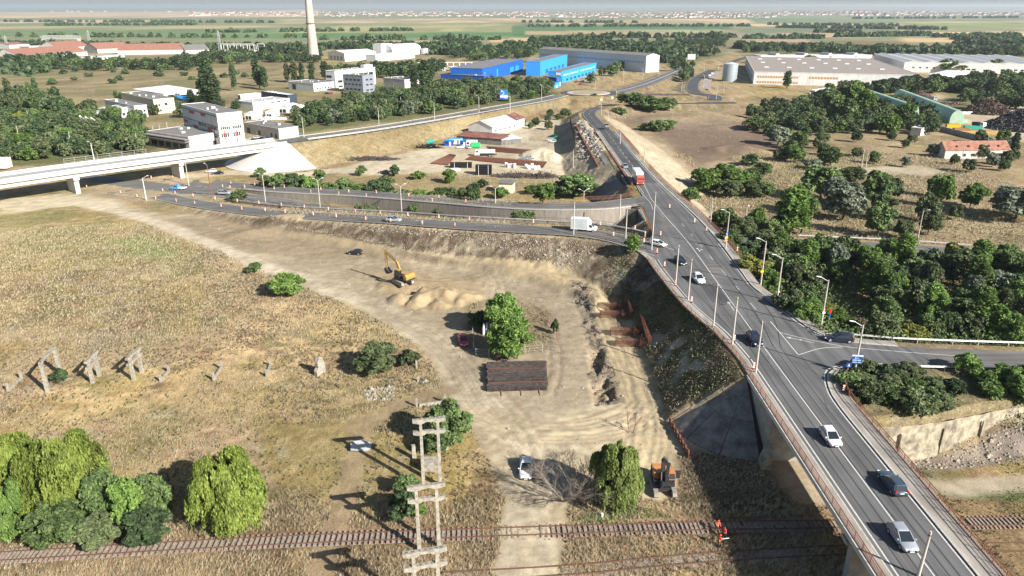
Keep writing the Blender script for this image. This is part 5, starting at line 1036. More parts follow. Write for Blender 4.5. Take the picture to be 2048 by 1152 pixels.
def bldg(name, label, C_, L_, R_, ytop, wall=WH, roof=GREYR, kind='flat', rh=1.5, winR=(), winL=(), h=None, cat='building', over=.25, parts=None, z=0.0, base=0.0, depth=None, group=None):
    """C_ nearest corner, L_ and R_ the neighbouring corners (pixels on the ground)"""
    c, l_, r_ = P(*C_, z), P(*L_, z), P(*R_, z); u, v = l_-c, r_-c
    refL = abs(L_[0]-C_[0]) >= abs(R_[0]-C_[0])
    def reach(d, x):
        k_ = (x-1024)/FPX; t_ = (k_*(c.y*CP+(HCAM-z)*SP)-c.x)/(d.x-k_*d.y*CP+1e-9); return t_ if 3 < t_ < 240 else 0
    if refL: U = u.normalized(); b_ = u.length; Vd = V3((U.y, -U.x, 0)); a = reach(Vd, R_[0]) or min(200, max(5, abs(v.dot(Vd))))
    else: Vd = v.normalized(); a = v.length; U = V3((-Vd.y, Vd.x, 0)); b_ = reach(U, L_[0]) or min(200, max(5, abs(u.dot(U))))
    if depth: 
        if refL: a = depth
        else: b_ = depth
    h = h or max(2.2, HT(C_, ytop, z)); ang = math.atan2(Vd.y, Vd.x); rt = thing(name, label, cat, (c.x, c.y, z), ang, group)
    m = MB(); m.box((a/2, b_/2, h/2-.3+base/2), (a, b_, h+.6-base)); m.build('wall', wall, rt)
    r = MB()
    if kind == 'flat':
        r.box((a/2, b_/2, h+.12), (a+.02, b_+.02, .22)); 
        for q in (((a/2, .0, h+.3), (a+.3, .3, .62)), ((a/2, b_, h+.3), (a+.3, .3, .62)), ((0, b_/2, h+.3), (.3, b_-.31, .61)), ((a, b_/2, h+.3), (.3, b_-.31, .61))):
            pass
        r.build('roof', roof, rt); e = MB(); e.box((a/2, -.0, h+.2), (a+.3, .3, .5)); e.box((a/2, b_, h+.2), (a+.3, .3, .5)); e.box((0, b_/2, h+.2), (.3, b_-.3, .49)); e.box((a, b_/2, h+.2), (.3, b_-.3, .49)); e.build('parapet', wall, rt)
        if a*b_ > 150 and a < 70:
            qv = random.Random(int(c.x*7)); 
            for _ in range(4): vb = MB(); vb.box((a*qv.uniform(.15,.85), b_*qv.uniform(.15,.85), h+.6), (qv.uniform(.8,2),qv.uniform(.8,2),qv.uniform(.6,1.2))); vb.build('roof_vent', LGREY, rt)
    elif kind == 'gx':      # ridge along the R side
        r.loft([[V3((x, -over, h)), V3((x, b_/2, h+rh)), V3((x, b_+over, h)), V3((x, b_+over, h+.18)), V3((x, b_/2, h+rh+.2)), V3((x, -over, h+.18))] for x in (-over, a+over)]); r.build('roof', roof, rt)
        g = MB(); g.add([(0,0,h),(0,b_,h),(0,b_/2,h+rh),(a,0,h),(a,b_,h),(a,b_/2,h+rh)], [(0,2,1),(3,4,5)]); g.build('gable', wall, rt)
    elif kind == 'gy':
        r.loft([[V3((-over, y, h)), V3((-over, y, h+.18)), V3((a/2, y, h+rh+.2)), V3((a+over, y, h+.18)), V3((a+over, y, h)), V3((a/2, y, h+rh))] for y in (-over, b_+over)]); r.build('roof', roof, rt)
        g = MB(); g.add([(0,0,h),(a,0,h),(a/2,0,h+rh),(0,b_,h),(a,b_,h),(a/2,b_,h+rh)], [(0,1,2),(4,3,5)]); g.build('gable', wall, rt)
    elif kind in ('bx', 'by'):
        n_ = 12; A = (lambda t: (1-math.cos(math.pi*t))/2); 
        if kind == 'bx': r.loft([[V3((x, b_*A(i/n_), h+rh*math.sin(math.pi*i/n_))) for i in range(n_+1)] for x in (0, a)])
        else: r.loft([[V3((a*A(i/n_), y, h+rh*math.sin(math.pi*i/n_))) for i in range(n_, -1, -1)] for y in (0, b_)])
        r.build('roof', roof, rt, smooth=True)
    elif kind == 'shed': r.loft([[V3((x, -over, h)), V3((x, b_+over, h+rh)), V3((x, b_+over, h+rh+.2)), V3((x, -over, h+.2))] for x in (-over, a+over)]); r.build('roof', roof, rt)
    for face, ws in (('R', winR), ('L', winL)):
        for (t0, t1, n_, z0, wh, frac, mt) in ws:
            ln = a if face == 'R' else b_; base_o = None
            for i in range(n_):
                cw = (t1-t0)*ln/n_; p = (t0*ln+(i+.5)*cw); q = (p, -.0, z0+wh/2) if face == 'R' else (0, p, z0+wh/2)
                if base_o is None:
                    k = MB(); k.box((0,0,0), (cw*frac, .16, wh) if face == 'R' else (.16, cw*frac, wh)); base_o = o_ = k.build('window' if mt is DARK or mt is ORW else 'panel', mt, rt)
                else: o_ = link(base_o.copy(), rt)
                o_.location = q
    if parts: parts(rt, a, b_, h)
    return rt
def text(s, size, loc, rot, mt, parent, name='lettering', ext=.02):
    cu = bpy.data.curves.new(name, 'FONT'); cu.body = s; cu.size = size; cu.extrude = ext; cu.align_x = 'CENTER'; cu.align_y = 'CENTER'
    t = bpy.data.objects.new(name, cu); sc.collection.objects.link(t); me = bpy.data.meshes.new_from_object(t); bpy.data.objects.remove(t)
    o = bpy.data.objects.new(name, me); me.materials.clear(); me.materials.append(mt); link(o, parent); o.location = loc; o.rotation_euler = rot; return o
D = DARK; GT = mat('grey_lettering', (.22,.21,.21), .8, var=0)
def office(rt, a, b_, h):
    for x, m_, w_ in ((.22, REDP, .5), (.42, CREAM, .9), (.68, REDP, .5), (.86, CREAM, .5)): k = MB(); k.box((a*x, -.06, h*.26), (w_, .12, h*.5)); k.build('stripe_panel', m_, rt)
    for x0, w_, z_, hh in ((.30,.14,.86,.09),(.62,.12,.88,.09),(.08,.1,.52,.08),(.36,.12,.42,.12),(.75,.1,.5,.12)): k = MB(); k.box((-.08, b_*(1-x0), h*z_), (.16, b_*w_, h*hh)); k.build('red_panel', REDP, rt)
    for z_ in (.36, .62, .93): k = MB(); k.box((-.1, b_/2, h*z_), (.3, b_, .35)); k.build('ledge', OLDR, rt)
    text('DOPIX', 2.6, (a*.52, -.1, h*.66), (math.pi/2, 0, 0), GT, rt); text('CATER', 1.2, (a*.72, -.1, h*.945), (math.pi/2, 0, 0), GT, rt)
bldg('office_block', 'three storey white office block with red stripes and faded red panels by the flyover', (443,297), (372,272), (492,285), 229, WH, GREYR, winR=[(.06,.48,5,.0,0,0,D)][:0]+[(.06,.46,5,8.6,1.3,.7,D),(.54,.92,5,8.6,1.3,.7,D),(.06,.46,5,5.0,2.0,.7,D),(.54,.92,5,5.0,2.0,.7,D)], winL=[(.05,.3,3,8.1,1.6,.85,D),(.32,.55,3,8.1,1.6,.85,D),(.05,.28,3,4.5,1.9,.85,D),(.33,.6,3,4.5,1.9,.85,WH2)], parts=office)
def hall1(rt, a, b_, h):
    for z_ in (h-.9, h-1.9): k = MB(); k.box((-1.0, b_/2, z_), (2.6, b_+1, .3)); k.build('canopy_slab', OLDR, rt)
    k = MB(); k.box((a*.77, -.05, 1.6), (a*.12, .2, 3)); k.build('doorway', D, rt)
bldg('workshop_hall', 'single storey workshop with grey flat roof and dark open bays beside the office block', (381,303), (300,290), (446,292), 275, WH2, GREYR, winL=[(.08,.95,5,.4,2.6,.85,D)], parts=hall1)
bldg('gabled_workshop', 'low grey roofed workshop with three dark doorways behind the flyover end', (559,279), (490,265), (598,272), 259, WH2, GREYR, winL=[(.05,.12,1,0,2.4,.9,D),(.18,.24,1,0,2.6,.9,D),(.52,.6,1,0,2.6,.9,D),(.82,.93,1,0,3,.9,D)])
bldg('cream_hall', 'cream and white two storey building with blank yellowish long wall', (311,228), (247,212), (352,222), 200, CREAM, GREYR, winR=[(.08,.3,2,4.5,1.4,.7,D),(.5,.66,1,4.8,1.4,.9,D),(.1,.35,2,1.2,1.4,.7,D),(.5,.8,3,2.6,.8,.5,D)])
k_ = bldg('white_roof_hall', 'long hall with a bright white sheet roof beyond the cream building', (330,205), (270,196), (398,196), 188, WH, WROOF, 'shed', 2.0); 
bldg('blue_canopy_shop', 'small yellow shop under a bright blue canopy between poplars', (375,212), (352,207), (395,208), 200, CREAM, BLUEL, 'shed', 1.2, over=1.5, winR=[(.1,.6,2,.6,2,.8,D)])
bldg('grey_roof_workshop', 'long white workshop with dark slate grey roof and a row of windows', (216,242), (178,231), (272,230), 223, WH, GREYR, winR=[(.05,.95,6,1.2,1.5,.6,D)], winL=[(.1,.9,5,1.3,1.5,.7,D)]); bldg('grey_roof_workshop', 'white annex with dark roof at the east end of the slate roofed workshop', (272,236), (213,222), (297,230), 213, WH, GREYR, winR=[(.1,.9,3,3.2,1.2,.7,D)])
bldg('dark_fronted_hall', 'flat hall with navy blue long front and white roof behind the white stone yard', (577,208), (525,200), (595,204), 191, NAVY, WROOF); bldg('white_hall', 'white hall with pale flat roof above the clutter of the stone yard', (507,221), (474,212), (580,212), 206, WH, LGREY, winR=[(.45,.95,3,3.4,.8,.5,D)]); bldg('white_hall', 'small white hall with open front at the back of the stone yard', (482,200), (476,198), (522,196), 191, WH, WROOF, 'flat', winL=[(.2,.8,1,.3,2.4,.9,D)])
for i, (C1, L1_, R1_, yt, lb) in enumerate((((505,240),(490,236),(527,234),228,'open white frame shed nearest the office block'),((545,236),(532,233),(560,231),224,'white shed with arched panels in the middle of the stone yard'),((575,226),(556,222),(596,220),214,'low white canopy over stone slabs at the east side of the stone yard'))):
    bldg('yard_shed', lb, C1, L1_, R1_, yt, WH, WROOF, 'gx', .8, winL=[(.1,.9,2,.2,2,.8,D)])
bldg('white_hall', 'low white hall with grey roof left of the three storey white building', (628,183), (578,178), (669,175), 168, WH, GREYR, winR=[(.1,.9,6,1.4,1.2,.5,D)], winL=[(.7,.85,1,.2,4,.9,D)])
def tw(rt, a, b_, h): k = MB(); k.box((a*.9, b_*.5, h+1.3), (a*.22, b_*.4, 2.6)); k.build('roof_house', WH, rt)
bldg('white_office', 'three storey white office building with ribbon windows and a stair tower', (672,178), (654,171), (752,168), 143, WH, GREYR, winR=[(.18,.95,6,8.6,2,.85,D),(.05,.95,7,4.6,2,.85,D),(.05,.95,7,1,1.4,.8,D)], winL=[(.35,.95,2,8.6,2,.85,D),(.35,.95,2,4.6,2,.85,D)], parts=tw)
bldg('grey_office', 'four storey blue-grey office cube with scattered dark windows', (727,187), (688,184), (750,181), 152, GREYM, GREYR, winR=[(.2,.9,2,9.4,1.1,.6,D),(.2,.9,2,5.6,1.1,.6,D),(.2,.9,2,1.6,1.1,.6,D)], winL=[(.1,.9,4,9.2,1.4,.6,D),(.05,.95,5,5.8,1.2,.5,D),(.1,.9,4,2,1.4,.6,D)])
bldg('old_white_block', 'weathered two storey white block partly hidden by poplars', (810,184), (768,180), (848,175), 160, WH2, GREYR, winR=[(.1,.9,6,5.6,1,.6,WH),(.1,.9,6,2.2,1,.6,WH)])
# white factory with tower
bldg('factory_hall', 'white factory hall with a shallow white roof, west of the white tower', (690,123), (657,119), (752,119), 107, WH, WROOF, 'gx', 3, winL=[(.1,.9,4,1,5,.6,GREYM)], depth=34); bldg('factory_tower', 'tall plain white tower block between two factory halls', (763,112), (758,111), (785,110), 89, WH, WROOF, depth=14)
bldg('factory_hall', 'arched white factory hall, east of the white tower', (785,112), (776,110), (842,108), 100, WH, WROOF, 'bx', 7, depth=30); bldg('factory_annex', 'low white annex in front of the factory tower', (752,123), (745,120), (830,116), 111, WH, WROOF, depth=16)
def silo(lb, c_, r, h, mt, top=1.5, dep=0.0):
    p = P(*c_); s_ = thing('silo', lb, 'silo', p); k = MB(); k.tube((0,0,-.2), (0,0,h), r, r, 28, cap=False); k.build('shell', mt, s_, smooth=True); k = MB(); k.tube((0,0,h), (0,0,h+top), r*1.03, r*.25, 28); k.build('cap', LGREY, s_)
    k = MB(); 
    for i in range(1, 5): z_ = h*i/5; k.tube((0,0,z_-.1), (0,0,z_+.1), r*1.02, r*1.02, 28, cap=False)
    k.build('hoop', LGREY, s_); k = MB(); k.bar((r+.3,0,0),(r+.3,0,h+.5),.5,.1); k.build('ladder', GALV, s_); return s_
STEEL = mat('corrugated_steel', (.36,.42,.46), .4, .4, var=.15, scale=.6, streak=6)
silo('big cylindrical corrugated steel silo beside the brown roofed factory', (1458,162), 6.3, 15.0, STEEL); silo('squat pale round tank east of the arched factory hall', (851,108), 6.5, 7.5, WROOF, .8)
def ruin():
    p = P(905,140); r = thing('ruined_hall', 'half demolished hall with exposed white concrete frames and a rubble heap', 'ruin', p)
    q = random.Random(5); k = MB()
    for i in range(10):
        for j in range(2):
            k.box((-38+i*6.5, j*7, 3.5), (.6,.6,7.4)); 
        k.box((-38+i*6.5, 3.5, 7.4), (.5, 7.6, .5))
    k.box((-8,0,7.75),(60,.5,.6)); k.box((-8,0,3.8),(60,.4,.5)); k.build('concrete_frame', WH, r)
    k = MB(); k.box((-62,8,3.2),(54,16,7)); k.build('standing_part', OLDR, r); k = MB()
    for i in range(140): a = q.gauss(0,1)*13; k.box((-6+a, -8+q.gauss(0,3), abs(q.gauss(0,1.5))), (q.uniform(1,3),q.uniform(1,3),q.uniform(.6,1.6)), rz=q.uniform(0,3), rx=q.uniform(-.6,.6))
    k.build('rubble_heap', WH2, r, kind='stuff')
ruin()
# blue works
def sgn(rt, a, b_, h): k = MB(); k.box((-.15, b_*.22, h-1.6), (.2, b_*.35, 2.2)); k.build('name_board', WH, rt)
bldg('blue_warehouse', 'blue warehouse block with light blue edge frames, west end of the blue works', (965,165), (902,163), (1046,142), 138, BLUE, GREYR, winR=[(.02,.08,1,.5,8,.5,BLUEL),(.3,.36,1,.5,8,.5,BLUEL),(.62,.9,2,2,5,.7,BLUEL)]); bldg('blue_warehouse', 'low blue extension with small windows in front of the western blue block', (968,168), (882,163), (985,164), 153, BLUE, GREYR, winL=[(.1,.9,9,1.6,1.2,.5,D)])
bldg('blue_warehouse', 'light blue mid block with white loading doors behind the trees', (1080,152), (1052,148), (1134,134), 124, BLUEL, GREYR, winR=[(.15,.9,5,.6,4,.55,BLUE)]); bldg('blue_warehouse', 'long bright blue wing with two rows of pale windows and a white name board', (1122,167), (1096,162), (1192,146), 144, BLUEL, GREYR, winR=[(.05,.45,9,6.0,.9,.6,WH),(.5,.95,11,6.0,.9,.6,WH),(.1,.95,8,1,1.8,.5,NAVY)], parts=sgn)
bldg('blue_annex', 'small blue annex with a flat roof at the roundabout end of the blue works', (1113,173), (1088,170), (1124,170), 156, BLUE, GREYR, winR=[(.15,.8,2,.4,3,.6,WH)]); bldg('blue_kiosk', 'little bright blue hut beside the blue annex', (1108,177), (1104,175), (1119,174), 168, BLUEL, BLUEL, winR=[(.3,.7,1,.2,2,.8,WH)])
def gate4(rt, a, b_, h):
    for x in (.30,.36,.44,.52): k = MB(); k.box((a*x, -.4, 2.2), (4.6, 1.0, 4.4)); k.build('loading_door', D, rt)
bldg('long_warehouse', 'very long pale warehouse with a band of blue windows and dark loading doors', (1291,145), (1078,126), (1317,132), 112, mat('pale_cladding', (.52,.55,.55), .7, var=.06, scale=.2), GREYR, 'gy', 2.2, winL=[(.02,.98,40,9.0,1.7,.72,mat('blue_glazing', (.20,.34,.45), .3, var=0))], winR=[(.1,.9,5,9.0,1.7,.8,MATS['blue_glazing'])], parts=None)
# factory halls at the right
bldg('factory_hall', 'wide white factory hall with brown-grey roof, skylights and orange window bands', (1506,168), (1490,128), (1838,176), 150, WH, OLDR, h=10, winR=[(.02,.28,16,5.4,1.7,.75,ORW),(.34,.52,10,5.4,1.7,.75,ORW),(.02,.28,16,1,1.7,.75,ORW),(.72,.93,1,.2,5,1,D)], winL=[(.1,.9,6,2,2,.6,GREYM)], parts=lambda rt,a,b_,h: [ (lambda k: k.build('skylight', WROOF, rt))(MB().box((a*x, b_*y, h+.6), (4, 2, 1))) for x in (.1,.25,.4,.55,.7,.85) for y in (.25,.55,.8)])
bldg('factory_hall', 'white hall with vaulted grey roof bays behind the brown-grey roof', (1520,128), (1506,108), (1742,126), 118, WH, LGREY, winR=[(.15,.95,4,3.6,2.2,.95,TILE)], h=9, parts=lambda rt,a,b_,h: [(lambda k: k.build('roof_vault', LGREY, rt))(MB().tube((a*x,0,h), (a*x,b_,h), 3, 3, 14)) for x in (.15,.4,.62,.85)])
bldg('factory_hall', 'endless white hall with sawtooth pale grey roofs at the eastern frame edge', (1806,144), (1746,112), (2130,150), 128, WH, LGREY, h=9.5, winR=[(.04,.3,6,4,1.4,.3,D),(.36,.46,3,3,1.4,.7,D),(.6,.8,5,3,1.4,.5,D)], parts=lambda rt,a,b_,h: [(lambda k: k.build('roof_ridge', LGREY, rt))(MB().side([(-6,0),(6,0),(0,1.7)], 0, b_*.98)).__setattr__('location', (a*x,0,h+.2)) for x in (.05,.17,.29,.41,.53,.65,.77,.89)])
bldg('white_shed', 'smaller white shed with a dark skylight panel and row of high windows', (1868,168), (1852,150), (1942,162), 150, WH, WROOF, 'gy', 2.5, winR=[(.62,.9,6,3,.8,.6,D),(.1,.35,1,.2,4,.9,D)])
bldg('gate_house', 'white gate house with blue awnings left of the tall scrap yard trees', (1628,196), (1620,192), (1660,190), 182, WH, WROOF, winR=[(.2,.8,2,.4,2,.7,D)])
# arched green sheds
for C1, L1_, R1_, lb in (((1898,248),(1786,200),(1926,242),'long arched pale green shed beside the scrap heaps'),((1812,236),(1720,200),(1836,232),'second arched pale green shed, half hidden by trees')):
    bldg('arched_shed', lb, C1, L1_, R1_, 0, MINT, MINT, 'by', 5.2, h=2.6)
bldg('red_roof_house', 'long low house with worn red tile roof among garden trees', (1888,318), (1868,304), (2016,316), 300, WH2, TILE, 'gx', 3.4, h=3.6, winR=[(.1,.9,6,1,1.2,.4,D)], cat='house', parts=lambda rt,a,b_,h: [(lambda k: k.build('dormer', TILE, rt))(MB().box((a*x, b_*.2, h+1.7), (.9, 1.6, .7), rx=-.3)) for x in (.2,.38,.7,.85)])
bldg('garden_hut', 'tiny white hut with a flat roof in a clearing of the garden trees', (1840,272), (1832,268), (1856,268), 258, WH2, WROOF, winR=[(.3,.7,1,.8,1.2,.6,D)]); bldg('red_roof_house', 'small red roofed outbuilding with white gable at the western tree belt', (20,98), (-30,96), (60,96), 90, WH, TILE, 'gx', 3, cat='house')
# old brick-red works at the upper left
for i, (C1, L1_, R1_, yt, lb, n_) in enumerate((((40,122),(28,117),(176,112),112,'long low hall with orange-red tiled roof nearest the western frame edge',0),((196,107),(178,101),(262,104),96,'red tiled hall with a white gable end facing the plain',0),((236,110),(224,104),(366,108),100,'red tiled hall with burnt black holes in its roof',0),((120,104),(108,98),(182,100),94,'red tiled hall half hidden behind a lone dark tree',0))):
    bldg('tiled_hall', lb, C1, L1_, R1_, yt, WH2, TILE, 'gx', 8, h=6, depth=42)
bldg('grey_shed_row', 'long white walled shed row with grey roof before the red tiled halls', (95,128), (80,124), (250,116), 120, WH2, OLDR, winR=[(.05,.95,18,1.5,1.4,.4,D)], depth=22); bldg('white_works', 'cluster hall with bright white walls and pale roof beyond the red tiles', (60,104), (20,98), (150,100), 94, WH, LGREY, winR=[(.2,.9,6,2,1.6,.4,D)], depth=30)
bldg('burnt_hall', 'burnt out hall end with black collapsed roof and arched ribs', (372,108), (360,104), (420,106), 100, WH2, DARKC, 'gx', 7, h=5, depth=30)
# chimney
ch = thing('factory_chimney', 'very tall tapering concrete factory chimney that leaves the frame at the top', 'chimney', P(628,122)); CHM = mat('chimney_concrete', (.44,.38,.31), .9, var=.22, scale=.12, streak=.25, detail=7, col2=(.52,.46,.39))
k = MB(); r0 = 6.8
rings = [[V3((math.cos(t*math.pi/16)*r, math.sin(t*math.pi/16)*r, z_)) for t in range(32)] for z_, r in ((-1,r0+1.2),(6,r0),(25,r0*.84),(50,r0*.68),(75,r0*.58),(100,r0*.5))]
k.loft(rings); k.build('shaft', CHM, ch, smooth=True); k = MB(); k.tube((0,0,44),(0,0,45.2),5.9,5.9,32); k.build('walkway_ring', DARKC, ch); k = MB(); k.box((-5.6,-2.6,18),(1.4,2.4,6)); k.build('opening', D, ch); k = MB(); k.tube((0,0,-1),(0,0,3.5),8.3,7.5,32); k.build('plinth', mat('ochre_stained_base', (.42,.28,.13), .9, var=.3, scale=.3), ch)
# distant town
q = random.Random(9); tb_, tr_ = MB(), MB()
for x0, x1, y0, y1, n_ in ((380,560,24,32,110),(560,1100,24,33,260),(1024,1560,25,36,300),(1560,1760,24,31,170),(1700,2048,22,32,170),(0,400,19,24,60),(1300,2048,18,22,70)):
    for _ in range(n_):
        p = P(q.uniform(x0,x1), q.uniform(y0,y1)); s_ = q.uniform(8,17)*(1+p.y/9000); ang = q.uniform(-.4,.4); big = q.random() < .05
        tb_.box((p.x,p.y,s_*.2), (s_*(3 if big else 1.1), s_*.9, s_*.42), rz=ang)
        if not big: tr_.T = Matrix.Translation((p.x,p.y,s_*.41)) @ Matrix.Rotation(ang,4,'Z'); tr_.side([(-s_*.62,0),(s_*.62,0),(0,s_*.34)], -s_*.5, s_*.5); tr_.T = None
tb_.build('distant_town', WH2, label='pale walls of the distant towns strewn along the horizon', cat='town', kind='stuff'); tr_.build('distant_town_roofs', TILE, label='reddish roofs of the distant towns along the horizon', cat='town', kind='stuff')
for C1, R1_, yt, lb in (((1300,62),(1440,60),57,''),): pass
# quarry terraces
def rock(name, label, c_, r, h, n_, mt, seed, rx=1.0, cat='scrap heap', fine=.5):
    p = P(*c_); q = np.random.default_rng(seed); t = q.random(n_)**.5; a = q.uniform(0, 6.283, n_); x = np.cos(a)*t*r*rx; y = np.sin(a)*t*r; z_ = h*(1-t**1.2)*(.8+.4*vnoise(x/2+50, y/2+50))+q.random(n_)*.3
    V, F_ = leaves(np.c_[x, y, z_], dirs(n_, q)*.9+np.array([0,-.1,.4]), fine, q, .8); root = thing(name, label, cat, p)
    m = MB(); nn = 28; m.loft([[V3((math.cos(i*6.283/nn)*r*rx*s_*.97, math.sin(i*6.283/nn)*r*s_*.97, h*(1-s_**1.2)*.92)) for i in range(nn)] for s_ in (1, .75, .5, .25, .02)]); m.build('core', mt, root); npmesh('loose_scrap', V, F_, mt, root); return root
SCR = mat('brown_scrap', (.10,.065,.05), .7, .2, var=.6, scale=2.5, detail=8, col2=(.30,.22,.18)); SCR2 = mat('dark_scrap', (.045,.042,.045), .6, .2, var=.6, scale=2.5, detail=8, col2=(.16,.15,.15))
rock('scrap_heap', 'tall brown scrap metal heap behind a row of white blocks', (1973,226), 12, 9.0, 6000, SCR, 1, 1.2, fine=.8); rock('scrap_heap', 'large blackish scrap heap cut by the eastern frame edge', (2055,256), 20, 10, 9000, SCR2, 2, 1.2, fine=.8)
rock('earth_heap', 'small brown earth heap by the white scrap yard wall', (1838,192), 8, 4, 700, SCR, 3, cat='earth heap', fine=.6); rock('scrap_heap', 'low scatter of scrap in the middle of the reddish yard', (1893,208), 7, .9, 900, SCR, 4, 1.8, fine=.5); rock('scrap_heap', 'small low scrap pile near the parked white van', (1828,200), 4, 1.1, 500, SCR2, 5, 1.6, fine=.5)
def yardwall(lb, pts, h, mt):
    pl = [P(*p) for p in pts]; r = thing('yard_wall', lb, 'wall', pl[0]); k = MB()
    for a, b_ in zip(pl[:-1], pl[1:]): k.bar(a-pl[0]+V3((0,0,h/2-.1)), b_-pl[0]+V3((0,0,h/2-.1)), .3, h+.2)
    k.build('wall_panel', mt, r); k = MB()
    for a, b_ in zip(pl[:-1], pl[1:]):
        n_ = max(1, int((b_-a).length/4))
        for i in range(n_): c_ = a.lerp(b_, i/n_)-pl[0]; k.box((c_.x, c_.y, h/2), (.42,.42,h+.3))
    k.build('pilaster', mt, r); return r
yardwall('long white panel wall behind the scrap yard', [(1620,188),(1700,184),(1800,184),(1885,178)], 3, WH); yardwall('grey concrete wall running from the white panel wall past the scrap heaps', [(1885,178),(1950,192),(2040,205),(2100,215)], 3, CONC); yardwall('shaded concrete wall between the garden trees and the containers', [(1880,262),(1920,272),(1975,285)], 2.6, CONC)
# ---------------------------------------------------------------- vehicles
def paint(n_, c, m_=.0): return mat('paint_'+n_, c, .3, m_, var=.04, scale=1.2, spec=.5, coat=.6)
PB = paint('base', (.70,.70,.70)); PCOL = {'white': PB, 'silver': paint('silver', (.42,.45,.48), .35), 'black': paint('black', (.012,.013,.015)), 'navy': paint('navy', (.012,.018,.035)), 'red': paint('red', (.48,.015,.03)), 'greyblue': paint('greyblue', (.06,.10,.14), .3), 'skyblue': paint('skyblue', (.05,.27,.55)), 'lightblue': paint('lightblue', (.30,.40,.50), .3), 'green': paint('green', (.03,.42,.22)), 'blue': paint('blue', (.01,.06,.35)), 'yellow': paint('yellow', (.60,.34,.03)), 'orange': paint('orange', (.70,.22,.03))}
GLS = mat('car_glass', (.018,.024,.03), .08, var=0, spec=.7, coat=.4); TYR = mat('tyre_rubber', (.02,.02,.02), .9, var=0); RIM = mat('alloy_rim', (.45,.45,.46), .35, .6, var=0); LAMPW = mat('headlight_glass', (.75,.77,.8), .15, var=0, spec=.6); LAMPR = mat('tail_light_glass', (.42,.01,.01), .2, var=0, spec=.6); BLKP = mat('black_plastic', (.02,.02,.021), .6, var=0); PLATE = mat('number_plate', (.75,.75,.72), .5, var=0)
def wheel(par, x, y, r=.33, w_=.22):
    s_ = 1 if y > 0 else -1; k = MB(); k.tube((0,-w_/2,0),(0,w_/2,0), r, r, 20); o = k.build('wheel', TYR, par); o.location = (x, y-s_*w_/2+s_*.02, r)
    k = MB(); k.tube((0, s_*w_*.5,0),(0, s_*(w_*.5+.015),0), r*.66, r*.6, 14); k.build('rim', RIM, o)
